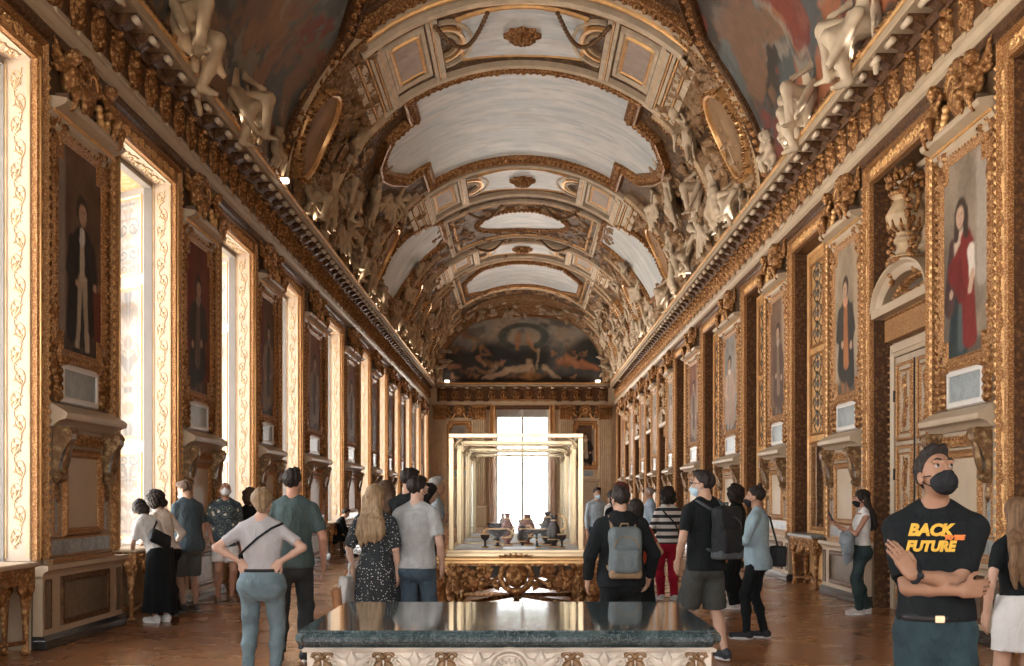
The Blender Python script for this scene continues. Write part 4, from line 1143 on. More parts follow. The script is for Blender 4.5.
def trophy_proto():
    root = empty('trophy')
    s = Field()
    for sg in (-1, 1):     # winged boys seated at the ends
        y = sg*0.62; 
        s.ell((0.16, y, 0.24), (0.11, 0.12, 0.17)); s.ell((0.18, y-sg*0.03, 0.50), (0.085, 0.08, 0.095))
        s.cap((0.17, y, 0.12), (0.29, y-sg*0.12, 0.13), 0.075, 0.055); s.cap((0.29, y-sg*0.12, 0.13), (0.25, y-sg*0.13, -0.06), 0.055, 0.035)
        s.cap((0.17, y, 0.12), (0.26, y+sg*0.10, 0.06), 0.075, 0.055); s.cap((0.26, y+sg*0.10, 0.06), (0.22, y+sg*0.12, -0.12), 0.05, 0.03)
        s.cap((0.16, y-sg*0.08, 0.36), (0.22, y-sg*0.24, 0.26), 0.045, 0.035); s.cap((0.22, y-sg*0.24, 0.26), (0.22, y-sg*0.36, 0.36), 0.035, 0.03)
        s.cap((0.14, y+sg*0.08, 0.36), (0.12, y+sg*0.22, 0.28), 0.045, 0.035)
        for k in range(4): s.cap((0.08, y+sg*0.06, 0.36), (0.10, y+sg*(0.30+0.02*k), 0.62-0.11*k), 0.05, 0.02, 0.03)
    s.ell((0.06, 0, 0.32), (0.12, 0.26, 0.30), None, 0.03)
    s.ell((0.15, 0, 0.34), (0.06, 0.19, 0.22), None, 0.02)
    for k in range(9):
        w = 0.15+PI*k/8*0.9; s.ell((0.12, 0.30*cos(w), 0.34+0.30*sin(w)), (0.06, 0.07, 0.07), None, 0.03)
    s.noise(0.012, 22, 3)
    s.build('carved_figures', 'gold', 0.022, root)
    b = MB()
    mp = lambda a, q, d: (0.17+d, a, q)
    for sg in (-1, 1):
        pts = [(sg*(0.24+0.34*t), 0.2-0.24*sin(PI*t)) for t in [k/10 for k in range(11)]]
        for p in pts: b.ell((0.16, p[0], p[1]), (0.05, 0.055, 0.055), 7, 5)
    pts = [(0.13*cos(t)*(1-t/16), 0.36+0.15*sin(t)*(1-t/16)) for t in [k*0.5 for k in range(16)]]
    b.rel(pts, 0.02, mp, 0, 4, 1.6)
    b.build('swag', 'gold_plain', root)
    b = MB()
    for sg in (-1, 1): b.box(0, 0.2, sg*0.62-0.15, sg*0.62+0.15, -0.02, 0.06, 0, 0.01)
    b.box(-0.01, 0.05, -0.95, 0.95, -0.0, 0.66); b.build('backing', 'gap_shade', root)
    return root
PP = {}; trophy0 = None
LST = ['p_tan', 'p_dark', 'p_red', 'p_brown', 'p_rose', 'p_rose', 'p_tan', 'p_brown', 'p_pale', 'p_tan', 'p_brown']
RST = ['p_tan', 'p_cloak', 'p_orange', 'p_tan', 'p_pale', 'p_rose', 'p_pale', 'p_pale', 'p_tan', 'p_pale', 'p_rose']
PD = {}
for side in (-1, 1):
    nm = 'left' if side < 0 else 'right'
    for i, (a, b_) in enumerate(PIERS):
        if i == 0: continue
        w = b_-a; wide = w > 3; yc = (a+b_)/2; W_ = 3.55 if wide else 2.46
        key = ('ped', wide, i % 2 if side < 0 else 1)
        if key in PD: o = copy_tree(PD[key])
        else: o = PD[key] = pedestal_proto(W_, 'marble_brown' if (key[2] and side < 0 and False) else ('marble_brown' if side < 0 and i == 1 else 'marble_blue'))
        place(o, side, yc); tag(o, 'carved grey and gold pedestal with brackets below the %s portrait along the %s wall' % (ORD[i-1], nm), 'pedestal', 'pedestals under the portraits')
        st = (LST if side < 0 else RST)[i]; key = ('por', wide, st, side)
        if key in PP: o = copy_tree(PP[key])
        else: o = PP[key] = portrait_proto(W_, st, i+(20 if side > 0 else 0), side)
        place(o, side, yc); tag(o, 'portrait of a %s, %s along the %s wall' % (DESC[st], ORD[i-1], nm), 'portrait', 'portraits between the bays')
        if trophy0 is None: o = trophy0 = trophy_proto()
        else: o = copy_tree(trophy0)
        o.location = (-XW if side < 0 else XW, yc, 5.85); o.rotation_euler = (0, 0, 0 if side < 0 else PI)
        tag(o, 'gilded pair of winged boys with shield above the %s portrait of the %s wall' % (ORD[i-1], nm), 'carving', 'gilded trophies above the portraits')
# ------------------------------------------------------------------ barrel vault
VA, VB, VR = 4.95, 4.43, 4.7
def vm(s, y, d=0.0):
    t = s/VR; nx, nz = sin(t)/VA, cos(t)/VB; L = math.hypot(nx, nz)
    return (VA*sin(t)-nx/L*d, y, ZC+VB*cos(t)-nz/L*d)
def vm_np(S, Y, d):
    t = S/VR; nx, nz = np.sin(t)/VA, np.cos(t)/VB; L = np.hypot(nx, nz)
    return np.stack([VA*np.sin(t)-nx/L*d, Y, ZC+VB*np.cos(t)-nz/L*d], -1)
SMAX = VR*PI/2
mb = MB(); ns, ny = 96, 140
for i in range(ns+1):
    for j in range(ny+1): mb.v.append(vm(-SMAX+2*SMAX*i/ns, -3.2+68.4*j/ny, 0))
for i in range(ns):
    for j in range(ny):
        a = i*(ny+1)+j; mb.f.append((a, a+ny+1, a+ny+2, a+1)); mb.m.append(0); mb.s.append(True)
ceil = mb.build('ceiling', 'vault_base'); tag(ceil, kind='structure')

def vpanel(name, s0, s1, y0, y1, inside, colfn, mat, d=0.03, cell=0.07, parent=None):
    nu = max(4, int((s1-s0)/cell)); nv = max(4, int((y1-y0)/cell))
    return grid_paint(name, nu, nv, lambda U, V: vm_np(s0+(s1-s0)*U, y0+(y1-y0)*V, d), lambda U, V: colfn(s0+(s1-s0)*U, y0+(y1-y0)*V), mat, parent,
                      (lambda U, V: inside(s0+(s1-s0)*U, y0+(y1-y0)*V)) if inside else None)
FR_BIG = [(-0.05, 0.02), (-0.04, 0.12), (0.0, 0.16), (0.05, 0.12), (0.22, 0.14), (0.27, 0.22), (0.33, 0.20), (0.36, 0.0)]
FR_MID = [(-0.03, 0.02), (-0.02, 0.09), (0.03, 0.11), (0.07, 0.07), (0.13, 0.10), (0.17, 0.09), (0.19, 0.0)]
FR_SM = [(-0.02, 0.02), (-0.01, 0.06), (0.03, 0.08), (0.07, 0.06), (0.09, 0.0)]
def vframe(path, prof, m, parent, name, closed=True, beads=0.0, br=0.05, bh=0.2, leafy=0, off=0.16):
    b = MB(); b.frame(path, prof, vm, 0, closed, 0.25, False)
    o = b.build(name, m, parent)
    if beads:
        b = MB(); P = [Vector(p) for p in path]; n = len(P); acc = 0
        for i in range(n if closed else n-1):
            a, q = P[i], P[(i+1) % n]; L = (q-a).length
            if L < 1e-6: continue
            t = (q-a)/L; nn = Vector((t.y, -t.x)); x = acc
            while x < L:
                p = a+t*x+nn*off
                b.leaf((p.x-t.x*beads*0.4, p.y-t.y*beads*0.4), math.atan2(t.y, t.x)+random.uniform(-.5, .5), beads*1.1, br, lambda u, v, h: vm(u, v, 0.10+h), 0, bh-0.1)
                x += beads
            acc = x-L
        b.build('leaf_carving', 'gold', o)
    return o
def ellipse(cs, cy, rs, ry, n=40): return [(cs+rs*cos(2*PI*k/n), cy+ry*sin(2*PI*k/n)) for k in range(n)]

# --- painted skies
def sky_paint(seed, cool=1.0):
    def fn(S, Y):
        n = fbm(S*0.8+seed, Y*2.6, seed, 5); n2 = fbm(S*1.7, Y*7.0+seed, seed+3, 4)
        img = np.ones(S.shape+(3,))*np.array((0.56, 0.595, 0.61))
        img = lay(img, sm(0.35, 0.7, n)*0.85, (0.74, 0.735, 0.725))
        img = lay(img, sm(0.45, 0.75, n2)*0.7, (0.42, 0.465, 0.49))
        img = lay(img, sm(0.55, 0.7, fbm(S*0.6, Y*9+seed, seed+13, 3))*0.4, (0.70, 0.69, 0.675))
        img = lay(img, sm(0.62, 0.8, fbm(S*1.1+9, Y*1.3, seed+8))*0.3, (0.55, 0.47, 0.42))
        return img
    return fn
def smoke_paint(seed, warm):
    def fn(S, Y):
        s = np.abs(S); w = fbm(s*1.1+seed, Y*0.8, seed, 5)
        x = s*0.9+2.4*w; y = Y*0.55+2.2*fbm(s*0.9, Y*0.9+4, seed+2, 4)
        n = fbm(x, y*1.6, seed+4, 5); n2 = fbm(x*1.3+5, y*1.1, seed+6, 5)
        img = np.ones(S.shape+(3,))*np.array((0.115, 0.13, 0.128))
        img = lay(img, sm(0.45, 0.7, n)*sm(5.8, 3.6, s)*0.9, (0.26, 0.28, 0.27)); img = lay(img, sm(0.44, 0.66, n2)*0.85, (0.055, 0.04, 0.028))
        k = sm(0.50, 0.62, fbm(x*1.0+2, y*1.0+7, seed+11, 5))*sm(3.8, 4.8, s)*sm(23.5, 21.0, Y)
        img = lay(img, k*0.85, warm)
        img = lay(img, sm(0.58, 0.68, fbm(x*1.4+11, y*1.5, seed+21, 4))*sm(3.6, 4.2, s)*0.8, (0.30, 0.16, 0.09))
        img = lay(img, sm(0.60, 0.68, fbm(x*1.6+1, y*1.3, seed+31, 4))*0.7, (0.42, 0.36, 0.29))
        img = lay(img, sm(0.66, 0.72, fbm(x*1.2+4, y*1.1, seed+41, 4))*0.8, (0.26, 0.05, 0.035))
        return img*0.8
    return fn
paintings = empty('ceiling_paintings')
# central great painting: cross-shaped with side lobes
def central_path():
    p = [(-2.72, 29.5), (2.72, 29.5), (2.72, 31.0), (3.55, 31.2), (4.0, 32.0), (4.08, 32.9), (3.9, 33.8), (3.5, 34.9), (2.78, 35.1), (2.78, 37.0), (-2.78, 37.0), (-2.78, 35.1), (-3.5, 34.9), (-3.9, 33.8), (-4.08, 32.9), (-4.0, 32.0), (-3.55, 31.2), (-2.72, 31.0)]
    return p
def pip(path):
    P = np.array(path)
    def fn(S, Y):
        c = np.zeros(S.shape, bool); j = len(P)-1
        for i in range(len(P)):
            cond = ((P[i, 1] > Y) != (P[j, 1] > Y)) & (S < (P[j, 0]-P[i, 0])*(Y-P[i, 1])/(P[j, 1]-P[i, 1]+1e-12)+P[i, 0])
            c ^= cond; j = i
        return c
    return fn
bpy.data.objects.remove(paintings)
NP = [0]
def painting(label, path, colfn, mat, prof=FR_BIG, fm='gold', beads=0.16, fname='frame', group=None, off=0.14, bh=0.2):
    P = np.array(path); root = empty('ceiling_painting')
    tag(root, label, 'ceiling painting', group)
    vpanel('painted_field', P[:, 0].min(), P[:, 0].max(), P[:, 1].min(), P[:, 1].max(), pip(path), colfn, mat, 0.04, 0.06, root)
    vframe(path, prof, fm, root, fname, True, beads, 0.06, bh, off=off)
    return root
painting('great pale blue cloudy ceiling painting with stepped ends at the crown of the vault', central_path(), sky_paint(2), 'sky_paint')
oc = [(-1.7, 53.8), (1.7, 53.8), (2.65, 55.2), (2.65, 58.2), (1.9, 59.3), (-1.9, 59.3), (-2.65, 58.2), (-2.65, 55.2)]
painting('pale eight-sided ceiling painting nearest the far lunette', oc, sky_paint(5), 'sky_paint', FR_MID, beads=0.14, off=0.1, bh=0.16)
painting('pale oval ceiling painting between two crossing bands of the vault', ellipse(0, 45.5, 1.60, 1.55), sky_paint(7), 'sky_paint', FR_MID, beads=0.14, off=0.1, bh=0.16)
for sg in (-1, 1):
    nm = 'left' if sg < 0 else 'right'
    pth = [(3.05, 42.3), (3.6, 41.2), (4.4, 40.4), (5.3, 39.9), (6.1, 39.9), (6.3, 41.5), (6.15, 44.3), (5.0, 45.0), (3.05, 45.3)]
    pth = [(sg*a, q) for a, q in pth]; pth = pth if sg > 0 else pth[::-1]
    pth = pth[::-1] if True else pth
    P_ = np.array(pth); area = np.sum(P_[:, 0]*np.roll(P_[:, 1], -1)-P_[:, 1]*np.roll(P_[:, 0], -1))
    if area < 0: pth = pth[::-1]
    painting('pale blue fan-shaped painting on the %s flank of the vault beside the oval' % nm, pth, sky_paint(11 if sg < 0 else 14), 'sky_paint', FR_MID, beads=0.14, off=0.1, bh=0.16)
    pth = [(3.05, 13.0), (7.15, 13.0), (7.15, 23.6), (6.2, 23.9), (5.2, 24.1), (4.4, 24.0), (3.9, 23.7), (3.6, 23.1), (3.35, 22.6), (3.05, 22.3)]
    pth = [(sg*a, q) for a, q in pth]; pth = pth if sg > 0 else pth[::-1]
    painting('large smoky dark painting with fiery figures on the near %s flank of the vault' % nm, pth, smoke_paint(3 if sg < 0 else 9, (0.44, 0.22, 0.10) if sg < 0 else (0.50, 0.17, 0.07)), 'paint_vault', FR_BIG, 'gold_dark', 0.2)

# --- crossing bands
def band(yc, hw, near=False):
    root = empty('trim'); 
    for y in (yc-hw, yc+hw):
        vframe([(-3.6+7.2*k/24, y) for k in range(25)], [(-0.12, 0.0), (-0.10, 0.12), (-0.03, 0.17), (0.04, 0.12), (0.12, 0.13), (0.14, 0.0)], 'stucco_lt', root, 'arch_moulding', False)
        vframe([(-3.6+7.2*k/24, y+0.2) for k in range(25)], [(-0.05, 0.0), (-0.04, 0.10), (0.04, 0.10), (0.05, 0.0)], 'gold_plain', root, 'gilt_line', False)
    h = hw-0.35
    pth = []
    for k in range(13): t = -1+2*k/12; pth.append((1.32*t, yc-h*0.72-0.22*cos(t*PI/2)))
    for k in range(13): t = 1-2*k/12; pth.append((1.32*t, yc+h*0.72+0.22*cos(t*PI/2)))
    P = np.array(pth); fld = vpanel('band_field', P[:, 0].min(), P[:, 0].max(), P[:, 1].min(), P[:, 1].max(), pip(pth), sky_paint(int(yc)), 'sky_paint', 0.05, 0.06, root)
    vframe(pth, FR_SM, 'gold_plain', root, 'field_frame')
    b = MB(); mp = lambda u, v, d: vm(u, yc+v, 0.05+d)
    for k in range(8): b.leaf((0, 0), k*PI/4, 0.42, 0.14, mp, 0, 0.12)
    for k in range(8): b.leaf((0, 0), k*PI/4+PI/8, 0.28, 0.10, mp, 0, 0.2)
    b.blob((0, 0), 0.14, mp, 0, 0.26, 10, 3)
    b.build('rosette', 'gold', root)
    for sg in (-1, 1):
        for q, mt_, r_ in ((0.0, 'stucco_lt', 0.62), (0.16, 'gold_plain', 0.44), (0.28, 'stucco', 0.3)):
            arc = [(sg*(1.78-(r_+0.05)*sin(PI*k/12)), yc-h*0.8*cos(PI*k/12)*(r_/0.62)) for k in range(13)]
            arc = arc if sg < 0 else arc
            vframe(arc, [(-0.05, 0.0), (-0.04, 0.08), (0.04, 0.08), (0.05, 0.0)], mt_, root, 'arch_niche', False)
        b = MB(); mp = lambda u, v, d: vm(u, v, d)
        for s0, wd, ht in ((1.88, 0.07, 0.16), (2.03, 0.05, 0.12), (3.14, 0.06, 0.12), (3.28, 0.07, 0.18), (3.44, 0.05, 0.12), (3.66, 0.10, 0.09), (3.92, 0.10, 0.11)):
            b.frame([(sg*s0, yc-hw+0.1), (sg*s0, yc+hw-0.1)], [(-wd, 0), (-wd*0.8, ht), (wd*0.8, ht), (wd, 0)], mp, 0, False, 0.4)
        b.build('pilaster_strip', 'stucco_lt', root)
        b = MB()
        for s0 in (1.955, 3.21, 3.36, 3.54, 3.79): b.frame([(sg*s0, yc-hw+0.1), (sg*s0, yc+hw-0.1)], [(-0.02, 0), (-0.02, 0.13), (0.02, 0.13), (0.02, 0)], mp, 0, False, 0.4)
        b.build('gilt_fillet', 'gold_plain', root)
        sq = [(sg*2.60-.47, yc-h*0.85), (sg*2.60+.47, yc-h*0.85), (sg*2.60+.47, yc+h*0.85), (sg*2.60-.47, yc+h*0.85)]
        sq2 = [(sg*2.60-.29, yc-h*0.62), (sg*2.60+.29, yc-h*0.62), (sg*2.60+.29, yc+h*0.62), (sg*2.60-.29, yc+h*0.62)]
        vframe(sq, [(-0.18, 0.05), (-0.1, 0.05), (-0.07, 0.09), (0.0, 0.10), (0.04, 0.0)], 'stucco_lt', root, 'coffer')
        vframe(sq2, FR_SM, 'gold_plain', root, 'coffer_frame')
        def pk(S, Y): 
            n = fbm(S*3, Y*3, 5)[..., None]; return (0.46, 0.36, 0.30)*(0.75+0.5*n)
        vpanel('coffer_panel', sg*2.60-.3, sg*2.60+.3, yc-h*0.62, yc+h*0.62, None, pk, 'paint_vault', 0.045, 0.08, root)
    return root
for i, (yc, hw) in enumerate(((27.2, 1.95), (39.7, 1.75), (50.7, 1.45))):
    o = band(yc, hw); o.name = 'trim_%d' % (4+i); tag(o, kind='structure')
fr_ = empty('trim_7'); tag(fr_, kind='structure')
for (y0, y1, S_) in ((42.75, 48.35, 2.75), (53.0, 60.4, 3.15)):
    vframe([(-S_, y0), (S_, y0), (S_, y1), (-S_, y1)], FR_MID, 'stucco_lt', fr_, 'crown_frame', True)
    vframe([(-S_+.25, y0+.25), (S_-.25, y0+.25), (S_-.25, y1-.25), (-S_+.25, y1-.25)], FR_SM, 'gold_plain', fr_, 'crown_fillet', True)
b = MB(); rr = random.Random(15)
for n in range(420):
    y = rr.uniform(42.6, 62); s = rr.uniform(-3.4, 3.4)
    if 43.0 < y < 48.0 and (abs(s)/1.95)**2+((y-45.5)/1.95)**2 < 1: continue
    if 49.2 < y < 52.2 and abs(s) < 3.5: continue
    if 53.5 < y < 59.6 and abs(s) < 2.95: continue
    mp = lambda u, v, h: vm(u, v, 0.02+h)
    if rr.random() < .6: b.leaf((s, y), rr.uniform(0, 6.28), rr.uniform(.25, .5), rr.uniform(.06, .11), mp, 0, rr.uniform(.05, .12), rr.uniform(-1.2, 1.2))
    else:
        R0 = rr.uniform(.12, .26); a0 = rr.uniform(0, 6.28); dr = rr.choice((-1, 1))
        b.rel([(s+R0*cos(a0+dr*t)*(1-t/9), y+R0*sin(a0+dr*t)*(1-t/9)) for t in [k*0.5 for k in range(15)]], 0.035, mp, 0, 3, 1.6)
for sg in (-1, 1):
    for n in range(160):
        y = rr.uniform(24.6, 29.2); s = rr.uniform(3.5, 4.6)
        b.leaf((sg*s, y), rr.uniform(0, 6.28), rr.uniform(.2, .4), rr.uniform(.05, .09), lambda u, v, h: vm(u, v, .02+h), 0, .08, rr.uniform(-1, 1))
tag(b.build('crown_carving', 'stucco_orn', fr_), kind='stuff')
# festoons hung across the bands
fest0 = None
def festoon(s0, s1, y, dep):
    b = MB(); n = 26
    for k in range(n+1):
        t = k/n; s = s0+(s1-s0)*t; yy = y+dep*sin(PI*t); p = vm(s, yy, 0.28)
        b.ell(p, (0.055, 0.055, 0.055), 6, 4)
    b.tube([vm(s0+(s1-s0)*k/n, y+dep*sin(PI*k/n), 0.28) for k in range(n+1)], 0.035, 5)
    return b.build('festoon', 'giltbrown')
k = 0
for y, dep, nm in ((25.4, 1.6, 'near band'), (42.2, 1.5, 'oval near end'), (47.9, 1.4, 'oval far end')):
    for sg in (-1, 1):
        o = festoon(sg*0.75, sg*1.9, y, dep)
        tag(o, 'dark leafy festoon hanging from the vault, %s, %s one' % (nm, 'left' if sg < 0 else 'right'), 'garland', 'festoons of the vault')

nr = empty('trim_8'); tag(nr, kind='structure')
for y, pr, mt_ in ((24.15, FR_BIG, 'gold'), (24.62, FR_MID, 'stucco_lt'), (24.95, FR_SM, 'gold_plain'), (23.75, FR_SM, 'gold_dark')):
    S_ = 3.7 if y > 24 else 3.2
    vframe([(-S_+2*S_*k/24, y) for k in range(25)], [(o*1.0, h) for o, h in pr], mt_, nr, 'arch_moulding', False)
b = MB()
for k in range(64): b.leaf((-3.6+7.2*k/63, 24.1), 0.4 if k % 2 else -0.4, 0.17, 0.07, lambda u, v, h: vm(u, v, .13+h), 0, .09)
b.build('leaf_pattern', 'gold', nr)
# --- oval medallions on the flanks
for yc, sc_, nm in ((25.75, 1.0, 'first'), (38.3, 0.95, 'second'), (47.8, 0.85, 'third'), (52.5, 0.85, 'fourth'), (60.2, 0.8, 'fifth')):
    for sg in (-1, 1):
        root = empty('medallion'); e = ellipse(sg*5.55, yc, 0.98*sc_, 0.92*sc_)
        def rl(S, Y):
            n = fbm(S*2.2+sg, Y*2.2, int(yc))[..., None]; img = np.array((0.30, 0.17, 0.085))*(0.6+0.8*n)
            img = lay(img, m_ell(S, Y, sg*5.55, yc-0.05, 0.6*sc_, 0.24*sc_, 0.4)*0.6, (0.42, 0.27, 0.15)); img = lay(img, m_ell(S, Y, sg*5.3, yc+0.15, 0.22, 0.12, 0.4)*0.6, (0.42, 0.27, 0.15))
            return img
        P = np.array(e); vpanel('relief', P[:, 0].min(), P[:, 0].max(), P[:, 1].min(), P[:, 1].max(), pip(e), rl, 'paint_vault', 0.13, 0.05, root)
        vframe(e, [(-0.03, 0.10), (0.0, 0.2), (0.05, 0.22), (0.09, 0.18), (0.15, 0.19), (0.18, 0.0)], 'gold_plain', root, 'oval_rim', True, 0.12, 0.035, 0.24, off=0.11)
        tag(root, 'oval relief medallion on the %s flank of the vault, %s from the front' % ('left' if sg < 0 else 'right', nm), 'medallion', 'oval medallions of the vault')

# --- stucco figures
def fig_seated(seed):
    s = Field(); r = random.Random(seed); q = lambda v: v+r.uniform(-.04, .04); fl = r.choice((-1, 1))
    s.loft([(0.0, 0, 0, .18, .15), (0.18, 0, 0, .15, .12), (0.42, 0.02, -0.02, .19, .12), (0.56, 0.03, -0.02, .17, .10), (0.62, 0.03, -.02, .07, .07)], k=0.05)
    s.cap((0.03, -0.02, 0.60), (0.05, 0.02, 0.70), 0.055, 0.05); s.ell((0.06*fl, 0.04, 0.80), (0.085, 0.105, 0.12), None, 0.03)
    s.ell((0.06*fl, -0.02, 0.84), (0.10, 0.11, 0.11), None, 0.03)
    s.cap((0.09, 0.03, 0.02), (q(.22), .42, .08), 0.115, 0.085, .04); s.cap((.22, .42, .08), (q(.20), .40, -.38), 0.08, 0.05, .03); s.cap((.20, .40, -.38), (.22, .54, -.42), .045, .03)
    s.cap((-0.09, 0.03, 0.02), (q(-.20), .36, -.05), 0.115, 0.085, .04); s.cap((-.20, .36, -.05), (q(-.26), .22, -.48), 0.08, 0.05, .03); s.cap((-.26, .22, -.48), (-.30, .36, -.52), .045, .03)
    s.cap((.20, 0, .54), (.34*1, .08, .34), .06, .05, .03); s.cap((.34, .08, .34), (.26, .28, .22), .048, .035, .03); s.ell((.25, .32, .2), (.04, .06, .04))
    s.cap((-.18, 0, .54), (-.36, .02, .66), .06, .05, .03); s.cap((-.36, .02, .66), (-.34, .10, .92), .046, .034, .03); s.ell((-.34, .11, .97), (.035, .04, .06))
    for k in range(7):   # drapery over the lap and trailing
        a = -0.26+0.09*k; s.cap((a, .10+.05*sin(k), .12), (a*1.3+q(0), .30+.08*cos(k*2), -.30-.05*(k % 3)), .06, .035, .05)
    for k in range(5): s.cap((-.2-.02*k, -.08, .5-.1*k), (-.5-.05*k, -.02, .40-.22*k), .05, .03, .05)
    s.noise(0.012, 16, seed); return s
def fig_reclining(seed):
    s = Field(); r = random.Random(seed); q = lambda v: v+r.uniform(-.05, .05)
    s.loft([(-.02, 0, 0, .17, .14), (.2, 0, 0, .14, .12), (.42, 0, 0, .18, .12), (.56, 0, 0, .15, .1), (.62, 0, 0, .07, .07)], (-.05, .12, .02), rotm(0, -0.85, 0.2), k=0.05)
    hx = -.62; s.cap((-.48, .13, .44), (-.56, .17, .52), .06, .05); s.ell((hx, .20, .60), (.10, .09, .115)); s.ell((hx-.02, .16, .63), (.11, .10, .11))
    s.cap((.02, .12, .02), (.36, .26, .14), .115, .085, .04); s.cap((.36, .26, .14), (.62, .22, -.22), .08, .05, .03); s.cap((.62, .22, -.22), (.74, .26, -.26), .045, .03)
    s.cap((.0, .12, -.02), (.42, .12, -.06), .115, .08, .04); s.cap((.42, .12, -.06), (.86, .10, -.14), .075, .048, .03); s.cap((.86, .1, -.14), (.98, .14, -.1), .045, .03)
    s.cap((-.44, .2, .32), (-.66, .28, .20), .06, .05, .03); s.cap((-.66, .28, .20), (-.60, .36, -.05), .046, .034, .03)
    s.cap((-.36, .1, .46), (-.2, .22, .68), .06, .05, .03); s.cap((-.2, .22, .68), (q(.02), .26, .84), .046, .034, .03)
    for k in range(8): s.cap((-.2+.11*k, .16, .06), (-.3+.14*k+q(0), .2, -.26-.06*(k % 2)), .06, .035, .05)
    for k in range(5): s.cap((-.4, .0, .4-.05*k), (-.95+.05*k, .02, .5-.2*k), .05, .028, .05)
    s.noise(0.012, 16, seed); return s
def fig_winged(seed):
    s = Field(); r = random.Random(seed); q = lambda v: v+r.uniform(-.05, .05)
    s.loft([(-.1, 0, 0, .15, .12), (.1, .02, 0, .13, .11), (.34, .04, .02, .17, .12), (.48, .05, .02, .15, .1), (.54, .05, .02, .06, .06)], (0, .1, .1), None, k=0.05)
    s.cap((.05, .12, .62), (.08, .16, .72), .055, .05); s.ell((.10, .19, .82), (.085, .10, .11)); s.ell((.09, .15, .86), (.10, .1, .1))
    s.cap((.06, .1, .0), (.16, .22, -.4), .11, .08, .04); s.cap((.16, .22, -.4), (.02, .12, -.78), .075, .045, .03); s.cap((.02, .12, -.78), (.0, .22, -.86), .04, .028)
    s.cap((-.06, .1, .0), (-.20, .14, -.36), .11, .08, .04); s.cap((-.20, .14, -.36), (-.36, .06, -.66), .075, .045, .03)
    s.cap((.2, .12, .54), (.42, .2, .62), .055, .046, .03); s.cap((.42, .2, .62), (.5, .24, .88), .044, .032, .03)
    s.cap((-.13, .12, .54), (-.34, .16, .40), .055, .046, .03); s.cap((-.34, .16, .40), (-.46, .26, .56), .044, .032, .03)
    for k in range(6):
        s.cap((-.08, -.02, .48), (-.45-.08*k, .0, .82-.17*k), .07, .035, .04); s.cap((.14, -.02, .48), (.5+.05*k, .0, .60-.17*k), .07, .035, .04)
    for k in range(7): s.cap((-.16+.05*k, .14, .02), (-.36+.12*k, .12+.06*sin(k*2), -.62-.08*(k % 2)), .06, .04, .05)
    s.noise(0.012, 16, seed); return s
def fig_boys(seed):
    s = Field(); r = random.Random(seed); q = lambda v: v+r.uniform(-.04, .04)
    for (ox, oz, f) in ((-.24, 0, 1), (.26, .10, -1)):
        c = lambda x, y, z: (ox+f*x, y, oz+z)
        s.ell(c(0, .1, .1), (.13, .13, .2), None, .04); s.ell(c(.03, .14, .38), (.105, .11, .115), None, .03)
        s.cap(c(.03, .12, -.02), c(.16, .28, -.12), .085, .065, .03); s.cap(c(.16, .28, -.12), c(.10, .22, -.36), .06, .04, .03)
        s.cap(c(-.05, .1, -.02), c(-.08, .2, -.2), .085, .065, .03); s.cap(c(-.08, .2, -.2), c(-.2, .12, -.4), .06, .04, .03)
        s.cap(c(.1, .1, .24), c(.26, .16, q(.3)), .05, .042, .03); s.cap(c(.26, .16, .3), c(.36, .2, .44), .04, .03, .03)
        s.cap(c(-.1, .1, .24), c(-.22, .14, .12), .05, .042, .03)
        for k in range(3): s.cap(c(-.04, 0, .24), c(-.26-.03*k, -.02, .42-.14*k), .05, .028, .03)
    for k in range(6): s.cap((-.4+.15*k, .06, -.1), (-.46+.17*k, .1, -.45-.05*(k % 2)), .06, .04, .06)
    s.noise(0.01, 18, seed); return s
FIGS = []
for j, (fn, nm) in enumerate(((fig_seated, 'seated figure with drapery'), (fig_reclining, 'reclining figure with drapery'), (fig_winged, 'winged figure reaching up'), (fig_boys, 'pair of boys'))):
    pair = []
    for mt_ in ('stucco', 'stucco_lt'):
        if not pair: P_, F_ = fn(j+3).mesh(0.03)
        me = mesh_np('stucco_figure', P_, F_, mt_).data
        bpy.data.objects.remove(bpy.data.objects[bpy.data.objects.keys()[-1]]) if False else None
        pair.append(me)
    FIGS.append((pair, nm))
for o in [o for o in bpy.data.objects if o.name.startswith('stucco_figure')]: bpy.data.objects.remove(o)
spots = []
rr = random.Random(21)
for y, s, k, sc_ in ((17.0, 6.85, 0, 1.5), (20.2, 6.85, 0, 1.35), (21.3, 6.8, 3, 1.15), (23.5, 6.8, 3, 0.95), (26.9, 6.75, 0, 1.15), (28.9, 4.75, 1, 1.25), (30.3, 5.6, 0, 1.3), (29.0, 6.6, 2, 1.2), (31.6, 6.7, 1, 1.2),
                     (33.2, 5.3, 2, 1.25), (34.3, 6.6, 0, 1.2), (35.6, 4.6, 1, 1.2), (36.6, 5.7, 3, 1.1), (37.3, 6.8, 2, 1.2), (39.2, 6.8, 0, 1.2)):
    spots.append((y, s, k, sc_))
y = 44.8
while y < 62.5:
    spots.append((y, 6.75+rr.uniform(-.1, .1), rr.randrange(4), rr.uniform(1.05, 1.3))); spots.append((y+0.9, 5.5+rr.uniform(-.3, .3), rr.randrange(4), rr.uniform(.95, 1.2)))
    if rr.random() < 0.6: spots.append((y+0.4, 4.3+rr.uniform(-.2, .2), rr.randrange(4), rr.uniform(.9, 1.1)))
    y += 2.0
spots.sort()
